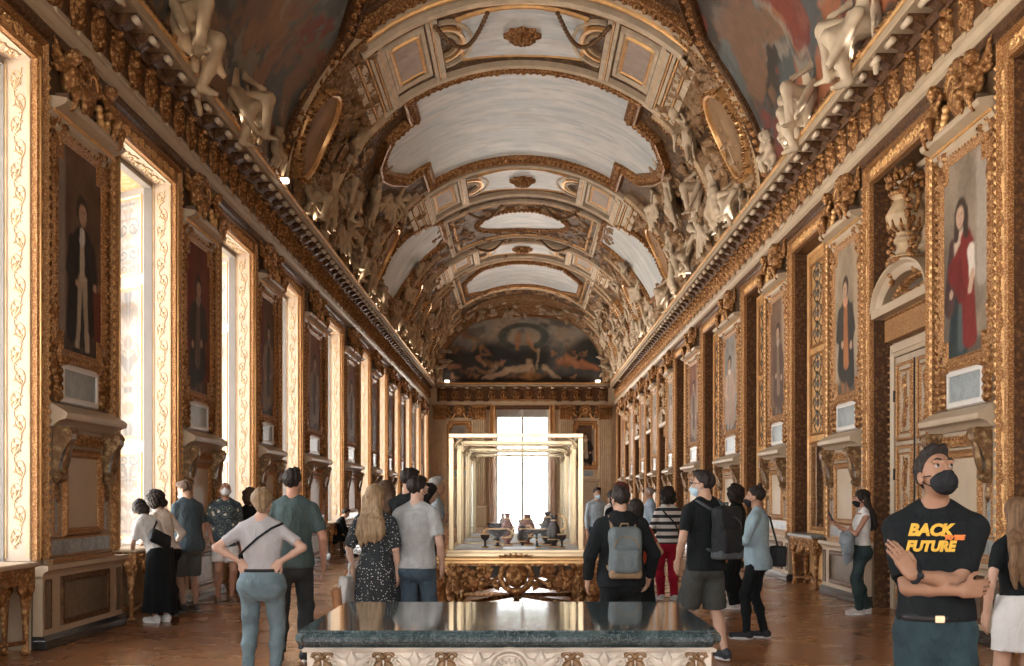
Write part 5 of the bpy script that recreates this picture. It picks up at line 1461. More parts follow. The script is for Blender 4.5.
for sg in (-1, 1):
    for n, (y, s, k, sc_) in enumerate(spots):
        me = FIGS[k][0][1 if sg > 0 else 0]  # left copies take the darker stucco, which paints in their shade
        o = obj('stucco_figure', me); tt = s/VR*sg
        if k == 2: s = s-0.55
        base = Vector(vm(s*sg, y, 0.0))
        up = Vector((-sg*cos(abs(tt)), 0, sin(abs(tt)))).normalized(); up = (up*0.6+Vector((0, 0, 1))*0.7).normalized()
        inn = Vector(vm(s*sg, y, 1.0))-Vector(vm(s*sg, y, 0)); inn = (inn-up*inn.dot(up)).normalized()
        xx = inn.cross(up); fl = rr.choice((-1, 1))
        R = Matrix((xx, inn, up)).transposed().to_4x4()
        jit = Matrix.Rotation(rr.uniform(-.35, .35), 4, 'Z') @ Matrix.Rotation(rr.uniform(-.25, .25), 4, 'Y')
        o.matrix_world = Matrix.Translation(base) @ R @ jit @ Matrix.Diagonal((sc_*fl, sc_, sc_, 1))
        tag(o, 'stucco %s, %s side of the vault, number %s from the front' % (FIGS[k][1], 'left' if sg < 0 else 'right', ['one', 'two', 'three', 'four', 'five', 'six', 'seven', 'eight', 'nine', 'ten', 'eleven', 'twelve', 'thirteen', 'fourteen', 'fifteen', 'sixteen', 'seventeen', 'eighteen', 'nineteen', 'twenty', 'twenty-one', 'twenty-two', 'twenty-three', 'twenty-four', 'twenty-five', 'twenty-six', 'twenty-seven', 'twenty-eight', 'twenty-nine', 'thirty', 'thirty-one', 'thirty-two', 'thirty-three', 'thirty-four', 'thirty-five', 'thirty-six', 'thirty-seven', 'thirty-eight', 'thirty-nine', 'forty', 'forty-one', 'forty-two', 'forty-three', 'forty-four', 'forty-five'][n]), 'statue', 'stucco figures of the vault')
# --- leafy carving covering the flanks between figures
rr = random.Random(5)
for sg in (-1, 1):
    b = MB()
    for n in range(900):
        y = rr.uniform(24.2, 63.8); s = rr.uniform(3.5, 7.3)
        if 29 < y < 37.2 and s < 4.4: continue
        if 39.7 < y < 45.5 and 2.9 < s < 6.4: continue
        mp = lambda u, v, h: vm(sg*u, v, 0.02+h)
        q = rr.random()
        if q < 0.7: b.leaf((s, y), rr.uniform(0, 6.28), rr.uniform(.3, .65), rr.uniform(.07, .13), mp, 0, rr.uniform(.06, .16), rr.uniform(-1.2, 1.2))
        else:
            R0 = rr.uniform(.15, .32); a0 = rr.uniform(0, 6.28); dr = rr.choice((-1, 1))
            b.rel([(s+R0*cos(a0+dr*t)*(1-t/9), y+R0*sin(a0+dr*t)*(1-t/9)) for t in [k*0.5 for k in range(15)]], 0.04, mp, 0, 3, 1.6)
    o = b.build('leaf_carving', 'stucco_orn', ceil); tag(o, kind='stuff')
# transverse ribs on the flanks
rb = MB(); rg = MB()
for y in (24.25, 29.3, 37.4, 46.6, 49.0, 52.6, 53.6, 60.0, 61.8, 63.0):
    for sg in (-1, 1):
        p = [(sg*(3.4+3.95*k/14), y) for k in range(15)]
        rb.frame(p, [(-0.16, 0.0), (-0.14, 0.14), (-0.05, 0.22), (0.06, 0.14), (0.15, 0.16), (0.17, 0.0)], vm, 0, False)
        for k in range(34): rg.leaf((sg*(3.4+0.116*k), y+0.05), 0.3*sg, 0.15, 0.06, lambda u, v, h: vm(u, v, 0.15+h), 0, 0.08)
rb.build('flank_rib', 'stucco', ceil); rg.build('rib_carving', 'gold', ceil)

# ------------------------------------------------------------------ far end wall and lunette
def end_wall():
    b = MB(); y0, y1 = YE, YE+0.5
    b.box(-6.2, -1.45, y0, y1, 0, 7.6); b.box(1.45, 6.2, y0, y1, 0, 7.6); b.box(-1.45, 1.45, y0, y1, 6.55, 7.6)
    n = 40; poly = [(-5.2, 7.6)]+[(5.2, 7.6), (5.2, 8.5)]+[(VA*1.04*sin(PI/2-PI*k/n), ZC+VB*1.04*cos(PI/2-PI*k/n)) for k in range(n+1)]+[(-5.2, 8.5)]
    b.prism(poly, y0, y1, lambda a, q, h: (a, h, q))
    tag(b.build('wall_back', 'end_stone'), kind='structure')
end_wall()
emap = lambda a, q, d: (a, YE-d, q)
def lun_poly():
    pts = [(-4.55, 7.78), (4.55, 7.78)]
    for k in range(25):
        t = PI*k/24; pts.append((4.45*np.sign(cos(t))*abs(cos(t))**0.8, 7.9+3.42*abs(sin(t))**0.75))
    return pts
LP = lun_poly()
def lun_paint(U, V):
    x = -4.6+9.2*U; z = 7.75+3.7*V; img = np.ones(U.shape+(3,))*np.array((0.10, 0.11, 0.11))
    n = fbm(x*0.8, z*1.2, 3, 5); n2 = fbm(x*1.6+4, z*1.8, 6, 5)
    img = lay(img, sm(8.9, 10.6, z+0.9*(n-0.5))*sm(0.3, 0.5, n+0.15), (0.36, 0.36, 0.33)); img = lay(img, sm(0.45, 0.65, n2)*sm(9.2, 10.4, z)*0.8, (0.46, 0.38, 0.29)); img = lay(img, sm(0.5, 0.65, fbm(x*1.2+9, z*2, 12, 4))*sm(9.0, 10.0, z)*0.7, (0.13, 0.14, 0.14))
    for cx, cz, rx, rz, c in ((-1.6, 9.0, 1.3, 1.0, (.03, .035, .04)), (3.6, 9.3, 1.1, .9, (.035, .04, .04)), (.5, 9.1, 1.0, .7, (.03, .03, .03)), (-3.6, 8.9, 1.0, .7, (.05, .045, .045))):
        img = lay(img, m_ell(x, z, cx, cz, rx, rz, .35)*0.85, c)
    img = lay(img, (1-sm(7.9, 8.5, z))*0.85, (0.045, 0.03, 0.022))
    ring = np.abs(np.hypot((x-.05)/1.15, (z-10.25)/.62)-1); img = lay(img, (1-sm(.12, .26, ring))*0.8, (0.06, 0.085, 0.08))
    fl = (0.42, 0.22, 0.12)
    for a in ((-.25, 10.3, -.3, 9.6, .16, .10, fl), (.2, 10.35, .55, 9.75, .14, .1, (.46, .33, .22)), (.3, 9.9, .7, 9.5, .1, .08, fl), (.85, 9.5, .8, 8.5, .09, .05, (.4, .32, .22)),
              (-.9, 8.4, .4, 8.55, .16, .2, (.50, .36, .25)), (-1.9, 8.0, -.9, 8.35, .10, .16, (.50, .36, .25)), (-2.1, 7.95, -1.3, 8.7, .07, .11, (.48, .36, .26)), (.35, 8.85, .5, 8.45, .16, .2, (.5, .36, .24)),
              (1.2, 8.6, 1.7, 8.05, .14, .09, (.50, .37, .27)), (1.5, 8.3, 2.0, 7.95, .08, .06, (.5, .37, .27)), (2.0, 8.9, 3.9, 8.6, .22, .16, (.34, .15, .08)), (2.4, 9.2, 2.9, 8.7, .16, .2, (.42, .2, .11)), (3.2, 8.9, 4.1, 8.5, .12, .1, (.40, .17, .09)),
              (-2.4, 9.1, -2.0, 8.75, .14, .12, (.40, .22, .13)), (-4.1, 8.7, -3.4, 8.6, .16, .12, (.32, .16, .1)), (-3.4, 10.4, -2.3, 10.0, .12, .06, (.34, .21, .13)), (-3.0, 10.8, -3.2, 10.2, .1, .08, (.32, .19, .12)), (-3.9, 9.7, -3.0, 9.6, .1, .06, (.2, .13, .09))):
        xx = x+.10*(fbm(x*3, z*3, 41)-.5)*2; zz_ = z+.10*(fbm(x*3+7, z*3, 43)-.5)*2
        img = lay(img, m_cap(xx, zz_, *a[:6], .45)*0.85, a[6])
    r_ = np.random.RandomState(3)
    for q in range(46):   # crowds of small figures
        cx = r_.uniform(-4.2, 4.2); cz = 8.0+r_.rand()**1.5*1.7
        if abs(cx) < 1.2 and cz > 8.9: continue
        a_ = r_.uniform(0, 6.28); L = r_.uniform(.15, .4); c = np.array((.36, .2, .12))*r_.uniform(.5, 1.25)
        img = lay(img, m_cap(x, z, cx, cz, cx+L*cos(a_), cz+L*.6*sin(a_), .09, .05, .5)*.75, c)
        img = lay(img, m_ell(x, z, cx-.1*cos(a_), cz+.12, .06, .07, .4)*.7, c*1.15)
    img = lay(img, m_ell(x, z, .45, 8.1, .55, .22, .3)*0.8, (.32, .17, .07))
    img *= (0.95+0.8*fbm(x*3, z*3, 8))[..., None]
    return np.clip(img, .004, .8)
root = empty('lunette_painting'); tag(root, 'dark arched painting of figures over water filling the lunette above the far wall', 'painting')
pp = pip(LP)
grid_paint('canvas', 130, 60, lambda U, V: np.stack([-4.6+9.2*U, np.full(U.shape, YE-0.03), 7.75+3.7*V], -1), lun_paint, 'paint', root, lambda U, V: pp(-4.6+9.2*U, 7.75+3.7*V))
b = MB(); b.frame(LP, [(-0.03, 0.02), (0.0, 0.10), (0.06, 0.12), (0.12, 0.08), (0.22, 0.16), (0.28, 0.02)], emap); b.build('frame', 'gold', root)
b = MB()
for sg in (-1, 1): b.box(sg*4.05-0.12, sg*4.05+0.12, YE-0.40, YE-0.28, 7.86, 7.96, 0, 0.01)
def lamp_box(x, y, z, lab):
    b = MB(); b.box(-0.12, 0.12, -0.05, 0.05, 0, 0.10, 0, 0.012); o = b.build('uplight', 'lamp_on', None, (x, y, z)); tag(o, lab, 'lamp', 'small lamps on the cornice')
m, nt, bs = new_mat('lit_lamp'); bs.inputs['Base Color'].default_value = (1, .95, .85, 1); bs.inputs['Emission Color'].default_value = (1, .93, .82, 1); bs.inputs['Emission Strength'].default_value = 4.0
n = noise(nt, coord(nt), 3); r = ramp(nt, [(0, (.9, .86, .8)), (1, (1, 1, .95))]); link(nt, n, 'Fac', r, 'Fac'); link(nt, r, 'Color', bs, 'Base Color'); M['lamp_on'] = m
lamp_box(-4.05, YE-0.36, 7.75, 'small white lamp on the far cornice at the lunette left corner'); lamp_box(4.05, YE-0.36, 7.75, 'small white lamp on the far cornice at the lunette right corner')
lamp_box(-4.72, 23.6, 7.75, 'small bright lamp on the left cornice below the first oval medallion')
# stucco arch round the lunette
b = MB(); ring = [(4.55*np.sign(cos(PI*k/40))*abs(cos(PI*k/40))**0.85, 7.75+3.9*abs(sin(PI*k/40))**0.8) for k in range(41)]
b.frame(ring, [(-0.25, 0.0), (-0.2, 0.5), (-0.1, 0.6), (0.0, 0.8), (0.15, 0.9), (0.3, 2.0), (0.5, 2.1)], emap, 0, False)
o = b.build('lunette_arch', 'stucco_orn', ceil)
b = MB(); rr = random.Random(9)
for k in range(120):
    t = rr.uniform(.05, PI-.05); q = rr.uniform(-.2, .4); x = (4.55+q)*np.sign(cos(t))*abs(cos(t))**0.85; z = 7.75+(3.9+q)*abs(sin(t))**0.8
    b.leaf((x, z), rr.uniform(0, 6.28), rr.uniform(.3, .6), .1, lambda u, v, h: emap(u, v, 0.85+q*2.4+h), 0, .12, rr.uniform(-1, 1))
b.build('lunette_leaf', 'stucco_lt', o)
# pilasters, end portraits, window
tE = entablature('trim_3', -4.62, 4.62); tE.location = (0, YE, 0); tE.rotation_euler = (0, 0, -PI/2)
for k, x in enumerate((-4.45, -2.35, 2.35, 4.45)):
    root = empty('pilaster'); b = MB()
    b.box(x-0.42, x+0.42, YE-0.16, YE, 0, 0.95, 0, 0.02); b.box(x-0.36, x+0.36, YE-0.14, YE, 0.95, 5.75)
    for j in range(6): b.tube([(x-0.28+0.112*j, YE-0.14, 1.1), (x-0.28+0.112*j, YE-0.14, 5.7)], 0.03, 6)
    b.box(x-0.44, x+0.44, YE-0.2, YE, 0.95, 1.08, 0, 0.02)
    b.build('shaft', 'end_stone', root)
    b = MB(); mp = lambda u, v, d: (x+u, YE-0.14-d, v)
    b.box(x-0.42, x+0.42, YE-0.22, YE, 6.42, 6.54); b.box(x-0.33, x+0.33, YE-0.16, YE, 5.75, 6.45)
    for row, (z, L, off) in enumerate(((5.8, .36, 0), (6.02, .36, .1))):
        for j in range(5): b.leaf((-0.28+0.14*j, z), PI/2, L, .085, mp, 0, .10)
    for sg in (-1, 1):
        b.rel([(sg*(.30+.10*cos(t)*(1-t/9)), 6.34+.10*sin(t)*(1-t/9)) for t in [q*.5 for q in range(15)]], .03, mp, 0, 4, 2)
    b.build('capital', 'gold', root)
    tag(root, 'fluted pale pilaster with gilded capital on the far wall, %s from the left' % ORD[k], 'pilaster', 'pilasters of the far wall')
for sg in (-1, 1):
    x = sg*3.4; root = empty('portrait'); tag(root, 'gilt-framed dark portrait on the far wall %s of the window' % ('left' if sg < 0 else 'right'), 'portrait', 'portraits of the far wall')
    mp = lambda a, q, d: (x+a, YE-d, q); path = notch(0.50, 3.3, 5.45, .13, .2)
    b = MB(); b.frame(path, [(-.01, 0), (0, .05), (.05, .1), (.12, .08), (.2, .1), (.24, 0)], mp); b.build('frame', 'gold_fine', root)
    grid_paint('canvas', 30, 50, lambda U, V: np.stack([x-.5+U, np.full(U.shape, YE-.02), 3.3+2.15*V], -1), portrait_paint(STY['p_pale' if sg < 0 else 'p_dark'], 31+sg), 'paint', root, lambda U, V: ~((np.abs(U-.5) > .37) & ((V < .093) | (V > .907))))
    b = MB(); b.box(x-.4, x+.4, YE-.05, YE, 2.7, 3.0, 0, .01); b.build('tablet', 'slate', root)
    b = MB(); b.box(x-.72, x+.72, YE-.25, YE, 2.4, 2.55, 0, .03); b.box(x-.6, x+.6, YE-.12, YE, .9, 2.4, 0, .02); b.box(x-.7, x+.7, YE-.2, YE, 0, .9, 0, .02); b.build('shelf', 'taupe_lt', root)
    o = copy_tree(trophy0); o.location = (x, YE, 5.86); o.rotation_euler = (0, 0, -PI/2); tag(o, 'gilded relief of winged boys above the far wall portrait on the %s' % ('left' if sg < 0 else 'right'), 'carving', 'gilded trophies above the portraits')
root = empty('window_20'); tag(root, kind='structure')
b = MB()
b.frame([(1.45, 0.0), (1.45, 6.55), (-1.45, 6.55), (-1.45, 0)], [(0, -.1), (0, .05), (.06, .1), (.12, .06), (.3, .1), (.32, 0)], emap, 0, False); b.build('architrave', 'gold_fine', root)
b = MB(); y = YE+0.42
for x in (-1.4, 0, 1.4): b.box(x-.06, x+.06, y-.04, y+.04, 0, 6.5)
for z in (.1, 1.2, 2.3, 3.4, 4.5, 5.85, 6.48): b.box(-1.4, 1.4, y-.03, y+.03, z-.03, z+.03)
for x in (-.7, .7): b.box(x-.02, x+.02, y-.02, y+.02, 0, 6.5)
b.build('sash', 'white', root)
b = MB(); b.box(-1.4, 1.4, y+.05, y+.06, 5.9, 6.45); b.build('blind', 'white', root)
b = MB(); b.box(-1.4, 1.4, y-.006, y-.002, 0, 6.5); b.build('glass', 'glass', root)
# ------------------------------------------------------------------ tables and glass cases
XC = -0.07
def slab(name, x0, x1, y0, y1, zt, th, mat, parent, ov=0.0):
    b = MB(); mp = lambda a, q, d: (a, q, zt-th+d); c = 0.05
    P = [(x0+c, y0), (x1-c, y0), (x1, y0+c), (x1, y1-c), (x1-c, y1), (x0+c, y1), (x0, y1-c), (x0, y0+c)]
    prof = [(-0.10, 0.0), (-0.045, 0.0), (-0.035, 0.012), (-0.012, 0.018), (0.0, 0.035), (0.0, 0.058), (-0.010, 0.074), (-0.022, 0.080), (-0.022, th)]
    b.frame(P, prof, mp, 0, True, 0, False)
    q = len(prof); n = len(P)
    b.f.append(tuple(i*q+q-1 for i in range(n))); b.m.append(0); b.s.append(False)
    b.f.append(tuple(i*q for i in range(n-1, -1, -1))); b.m.append(0); b.s.append(False)
    return b.build(name, mat, parent)
root = empty('marble_table', (0, 0, 0)); tag(root, 'long carved console table with dark green polished marble top in the middle of the floor', 'table')
X0, X1, Y0, Y1, ZT = -1.155, 1.01, 6.05, 7.75, 0.905
slab('marble_top', X0, X1, Y0, Y1, ZT, 0.09, 'marble_green', root)
b = MB(); ax0, ax1, ay0, ay1 = X0+0.06, X1-0.05, Y0+0.05, Y1-0.05
b.box(ax0, ax1, ay0, ay1, 0.62, ZT-0.09, 0)
b.frame([(ax0, ay0), (ax1, ay0), (ax1, ay1), (ax0, ay1)], [(0, ZT-0.115), (0.02, ZT-0.112), (0.025, ZT-0.10), (0.015, ZT-0.089)], lambda a, q, d: (a, q, d), 0)
b.frame([(ax0, ay0), (ax1, ay0), (ax1, ay1), (ax0, ay1)], [(0, 0.62), (0.025, 0.625), (0.025, 0.65), (0.0, 0.66)], lambda a, q, d: (a, q, d), 0)
b2 = MB(); fm = lambda a, q, d: (a, ay0-d, q)
xm = (ax0+ax1)/2; Wd = (ax1-ax0)/2
for sg in (-1, 1):
    for k, x in enumerate((0.32, 0.64, 0.95)):
        for s2 in (-1, 1):   # paired brown scrolls
            cx = xm+sg*x+s2*0.035; pts = [(cx+s2*0.028*cos(t)*(1-t/9)-s2*0.01, 0.765+0.026*sin(t)*(1-t/9)) for t in [q*.55 for q in range(13)]]
            b2.rel(pts, 0.011, fm, 0, 4, 1.6); b2.leaf((xm+sg*x+s2*0.012, 0.75), -PI/2+s2*0.5, 0.10, 0.022, fm, 0, 0.025)
        b2.blob((xm+sg*x, 0.768), 0.018, fm, 0, 0.03)
    for k, x in enumerate((0.16, 0.48, 0.80)):
        for s2 in (-1, 1):
            cx = xm+sg*x; pts = [(cx+s2*(0.02+0.05*(1-cos(t))/2*1.4), 0.66+0.10*sin(t/2)) for t in [q*.3 for q in range(12)]]
            b.rel(pts, 0.012, fm, 0, 4, 1.5)
            pts = [(cx+s2*0.085+s2*0.035*cos(t)*(1-t/9), 0.745+0.032*sin(t)*(1-t/9)) for t in [q*.55 for q in range(13)]]
            b.rel(pts, 0.010, fm, 0, 4, 1.5); b.leaf((cx, 0.69), PI/2+s2*0.8, 0.12, 0.025, fm, 0, 0.025)
        b.leaf((cx, 0.68), PI/2, 0.13, 0.03, fm, 0, 0.03); b2.blob((cx, 0.69), 0.02, fm, 0, 0.03)
        b.blob((cx+0.0, 0.80), 0.012, fm)
for r_, q in ((0.105, 0.016), (0.080, 0.010)): b.rel([(xm+r_*cos(t), 0.70+r_*sin(t)) for t in [PI*k/16*1.2-0.3 for k in range(17)]], q, fm, 0, 4, 1.6)
for k in range(9): b.leaf((xm, 0.68), PI*k/8, 0.085, 0.014, fm, 0, 0.028)
sm_ = lambda side: (lambda a, q, d: ((ax0-d) if side < 0 else (ax1+d), a, q))
for side in (-1, 1): scroll_line(b, 8, 1.4, (lambda m_: (lambda a, q, d: m_(q, 0.72+a, d)))(sm_(side)), 0.05, 0.012, 0, Y0+0.15)
b.add(b2.v, b2.f, 1, True); b.build('carved_apron', ['giltwhite', 'giltbrown'], root)
for sx in (0, 1):
    for sy in (0, 1):
        x = (ax0+0.10) if sx == 0 else (ax1-0.10); y = (ay0+0.10) if sy == 0 else (ay1-0.10); ox = -1 if sx == 0 else 1; oy = -1 if sy == 0 else 1
        b = MB(); b.tube([(x, y, 0.66), (x+ox*0.05, y+oy*0.05, 0.52), (x+ox*0.02, y+oy*0.02, 0.34), (x-ox*0.05, y-oy*0.05, 0.18), (x, y, 0.05), (x+ox*0.04, y+oy*0.04, 0.03)], [0.085, 0.09, 0.055, 0.04, 0.05, 0.045], 10)
        b.ell((x+ox*0.02, y+oy*0.02, 0.035), (0.06, 0.06, 0.035), 10, 6)
        for k in range(4): b.leaf((0, 0), -PI/2, 0.25, 0.05, (lambda w_: (lambda a, q, d: (x+ox*0.03+(0.085+d)*cos(w_)-a*sin(w_), y+oy*0.03+(0.085+d)*sin(w_)+a*cos(w_), 0.62+q)))(k*PI/2+PI/4), 0, 0.03)
        b.build('leg', 'giltwhite', root)
b = MB()
for (p, q) in (((ax0+.1, ay0+.1), (ax1-.1, ay1-.1)), ((ax0+.1, ay1-.1), (ax1-.1, ay0+.1))):
    pts = [(p[0]+(q[0]-p[0])*t, p[1]+(q[1]-p[1])*t, 0.17+0.10*sin(PI*t)) for t in [k/12 for k in range(13)]]
    b.tube(pts, 0.03, 8)
b.lathe([(0.06, 0.22), (0.11, 0.28), (0.07, 0.34), (0.03, 0.42)], (xm, (ay0+ay1)/2, 0), 14); b.build('stretcher', 'giltwhite', root)

# --- three gilded tables carrying glass cases
TW = 0.90
def case_table():
    root = empty('display_table'); L = 1.95
    b = MB(); b.box(-TW, TW, 0, L, 0.885, 0.925, 0, 0.012); b.box(-TW+.03, TW-.03, 0.02, L-.02, 0.86, 0.89); b.build('table_top', 'gold_plain', root)
    b = MB(); b.box(-TW+.08, TW-.08, 0.08, L-.08, 0.70, 0.87); b.build('frieze', 'dark', root)
    b = MB(); b2 = MB(); fm = lambda a, q, d: (a, 0.07-d, q)
    b.prof_y([(-TW+.02, .83), (TW-.02, .83), (TW-.02, .86), (-TW+.02, .86)], 0.03, 0.09)
    def apron(b, fm, wd):
        pts = [(.17*cos(t), .72+.17*sin(t)) for t in [PI*k/16*2 for k in range(17)]]
        b.rel(pts, .035, fm, 0, 5, 1.5); b.blob((0, .72), .13, fm, 0, .09, 14, 3)
        for k in range(8): b.leaf((0, .72), k*PI/4, .10, .022, (lambda f_: lambda a, q, d: f_(a, q, d+.09))(fm), 0, .03)
        for k in range(7): b.leaf((-.12+.04*k, .88), PI/2-(k-3)*.25, .10, .03, fm, 0, .06)
        for sg in (-1, 1):
            for (cx, cz, R, dr) in ((.34, .76, .085, 1), (.52, .74, .075, -1), (.66, .77, .06, 1)):
                pts = [(sg*(cx+R*cos(dr*t)*(1-t/10)), cz+R*sin(dr*t)*(1-t/10)) for t in [q*.5 for q in range(17)]]
                b.rel(pts, .026, fm, 0, 4, 1.8); b.blob((sg*cx, cz), .03, fm, 0, .07)
                for k in range(4): b.leaf((sg*cx, cz), k*1.6+.4, .11, .035, fm, 0, .06)
            pts = [(sg*(.2+.55*t), .70-.12*sin(PI*t)*(1-t)) for t in [k/10 for k in range(11)]]; b.rel(pts, .022, fm, 0, 4, 1.6)
            for k in range(6): b.leaf((sg*(.24+.09*k), .66+.02*(k % 2)), -PI/2+sg*.5*(1 if k % 2 else -1), .12, .035, fm, 0, .05)
            b.blob((sg*.46, .65), .085, fm, 0, .07, 8, 2); 
            for k in range(8): b.blob((sg*.46+.085*cos(k*PI/4), .65+.085*sin(k*PI/4)), .028, fm, 0, .06, 6, 2)
            for k in range(5): b.leaf((sg*(.78-.03*k), .82-.03*k), -PI/2-sg*(.9-.2*k), .22, .045, fm, 0, .09)
    apron(b, fm, TW)
    b.build('carved_apron', 'gold', root)
    for sx in (-1, 1):
        for y in (.12, L-.12):
            s = Field(); oy = -1 if y < 1 else 1
            x = sx*(TW-.06); 
            s.ell((x, y+oy*.0, .80), (.075, .075, .085)); s.ell((x+sx*.05, y+oy*.05, .76), (.05, .05, .05))
            s.chain([(x, y, .74), (x+sx*.03, y+oy*.03, .60), (x-sx*.02, y-oy*.02, .42), (x-sx*.08, y-oy*.06, .22), (x-sx*.02, y, .06), (x+sx*.05, y+oy*.04, .05)], [.085, .095, .06, .045, .045, .04], .04)
            s.ell((x, y, .035), (.07, .07, .035)); s.noise(.010, 34, 5)
            s.build('leg', 'gold', .014, root)
    b = MB()
    for q in (-1, 1): b.tube([(-TW+.15, .2 if q < 0 else L-.2, .2), (0, L/2, .26), (TW-.15, L-.2 if q < 0 else .2, .2)], .03, 8)
    b.lathe([(.05, .2), (.1, .25), (.06, .33), (.02, .42)], (0, L/2, 0), 12); b.build('stretcher', 'gold', root)
    return root
def glass_case():
    root = empty('glass_case'); w = 0.735; L = 1.78; H = 1.35; t = 0.028
    b = MB(); b.box(-w-.03, w+.03, -.03, L+.03, 0, .05, 0, .008); b.frame([(-w, 0), (w, 0), (w, L), (-w, L)], [(-.02, .05), (.02, .05), (.015, .075), (-.02, .075)], lambda a, q, d: (a, q, d)); b.build('base', 'brass', root)
    b = MB(); b.box(-w+.03, w-.03, .03, L-.03, .05, .072); b.build('display_floor', 'plinth_white', root)
    b = MB()
    for sx in (-1, 1):
        for y in (t, L-t):
            b.box(sx*(w-t)-t, sx*(w-t)+t, y-t, y+t, .075, H-.05, 0, .006)
    for y in (t, L-t): b.box(-w, w, y-t, y+t, H-.05, H, 0, .006)
    for sx in (-1, 1): b.box(sx*(w-t)-t, sx*(w-t)+t, 2*t, L-2*t, H-.05, H, 0, .006)
    for sx in (-1, 1):      # curled corner brackets
        for y in (t, L-t):
            pts = [(sx*(w-2*t-.0-.10*k/8), y, H-.16+.10*sin(PI/2*k/8)) for k in range(9)]
            b.tube(pts, .014, 6)
            c = (sx*(w-2*t-.035), y, H-.14); b.tube([(c[0]+.025*cos(a), y, c[2]+.025*sin(a)) for a in [k*.6 for k in range(10)]], .010, 6)
    b.build('brass_frame', 'brass', root)
    b = MB(); g = .004
    b.box(-w+2*t, w-2*t, t-g, t+g, .075, H-.05); b.box(-w+2*t, w-2*t, L-t-g, L-t+g, .075, H-.05)
    for sx in (-1, 1): b.box(sx*(w-t)-g, sx*(w-t)+g, 2*t, L-2*t, .075, H-.05)
    b.box(-w+2*t, w-2*t, 2*t, L-2*t, H-.03, H-.024)
    b.build('glass_panes', 'case_glass', root)
    return root
ct = case_table(); gc = glass_case(); CY = (13.0, 15.25, 17.5)
for i, y in enumerate(CY):
    o = ct if i == 0 else copy_tree(ct); o.location = (XC, y, 0); tag(o, 'carved gilded table carrying the %s glass case of the row' % ('nearest', 'middle', 'farthest')[i], 'table', 'gilded tables under the glass cases')
    o = gc if i == 0 else copy_tree(gc); o.location = (XC, y+.09, .925); tag(o, 'tall brass-framed glass display case, %s of the three in a row' % ('nearest', 'middle', 'farthest')[i], 'display case', 'glass display cases')
M['hardstone'] = mat_marble('dark_hardstone', (.010, .008, .008), (.04, .026, .022), (.10, .06, .04), 22, .35, 0, .3)
M['hardstone_red'] = mat_marble('red_hardstone', (.10, .03, .02), (.22, .08, .05), (.3, .18, .12), 20, .35, 0, .3)
ZB = .925+.072
def vessel(name, prof, mounts, loc, label, mat='hardstone', handle=0, sc=1.0):
    root = empty(name, (loc[0], loc[1], ZB)); b = MB(); b.lathe([(r*sc, z*sc) for r, z in prof], n=20); b.build('bowl', mat, root)
    b = MB()
    for r, z, h in mounts: b.lathe([(r*sc, z*sc), ((r+.008)*sc, (z+h/2)*sc), (r*sc, (z+h)*sc)], n=20)
    for sg in ((-1, 1) if handle == 2 else (1,) if handle else ()):
        R = max(r for r, z in prof); zt = max(z for r, z in prof)
        b.tube([(sg*R*.8*sc, 0, zt*.5*sc), (sg*(R+.05)*sc, 0, zt*.62*sc), (sg*(R+.055)*sc, 0, zt*.85*sc), (sg*(R+.01)*sc, 0, zt*1.0*sc), (sg*(R-.02)*sc, 0, zt*.97*sc)], .009*sc, 6)
    b.build('gilt_mount', 'gold_plain', root); tag(root, label, 'vessel', 'hardstone vessels in the cases')
bowl = [(.055, 0), (.06, .012), (.02, .03), (.018, .11), (.03, .13), (.09, .155), (.118, .20), (.122, .235), (.112, .235), (.08, .18), (.01, .16)]
egg = [(.045, 0), (.05, .01), (.02, .025), (.02, .05), (.055, .075), (.072, .13), (.062, .19), (.035, .23), (.03, .26), (.038, .275), (.01, .28)]
tazza = [(.06, 0), (.062, .01), (.015, .03), (.013, .15), (.03, .165), (.10, .19), (.13, .235), (.12, .235), (.02, .18)]
ewer = [(.05, 0), (.055, .012), (.025, .03), (.06, .08), (.075, .15), (.055, .22), (.028, .27), (.025, .31), (.04, .34), (.03, .34), (.01, .30)]
cup = [(.04, 0), (.042, .01), (.012, .025), (.012, .08), (.045, .11), (.055, .15), (.052, .16), (.04, .13), (.01, .11)]
vessel('goblet', cup, [(.042, .004, .01), (.054, .15, .012)], (-.43, 13.75), 'small dark goblet standing farthest left in the nearest case', handle=0)
vessel('bowl', bowl, [(.06, 0, .014), (.02, .06, .02), (.12, .225, .014)], (-.29, 13.95), 'wide dark bowl with gilt rim left of centre in the nearest case', handle=2, sc=0.92)
vessel('covered_vase', egg, [(.05, 0, .012), (.057, .075, .014), (.035, .23, .012)], (.0, 13.8), 'egg-shaped dark vase with gilt mounts in the middle of the nearest case', handle=2, sc=0.92)
vessel('stemmed_bowl', tazza, [(.062, 0, .012), (.015, .09, .016), (.128, .228, .012)], (.165, 13.85), 'shallow dark bowl on a tall stem right of centre in the nearest case', sc=0.92)
vessel('ewer', ewer, [(.055, .004, .012), (.06, .08, .014), (.03, .28, .012)], (.36, 13.85), 'dark ewer with a handle standing at the right in the nearest case', handle=1, sc=1.1)
vessel('goblet', cup, [(.042, .004, .01), (.054, .15, .012)], (.45, 13.7), 'small dark goblet standing farthest right in the nearest case')
vessel('ewer', ewer, [(.055, .004, .012), (.06, .08, .014), (.03, .28, .012)], (-.18, 14.4), 'reddish ewer behind the wide bowl in the nearest case', 'hardstone_red', 0, 1.15)
vessel('covered_vase', egg, [(.05, 0, .012), (.057, .075, .014), (.035, .23, .012)], (.06, 14.45), 'reddish egg-shaped vase at the back of the nearest case', 'hardstone_red', 0, 1.35)
vessel('ewer', ewer, [(.055, .004, .012), (.06, .08, .014), (.03, .28, .012)], (.30, 14.45), 'tall dark ewer at the back right of the nearest case', 'hardstone', 0, 1.2)
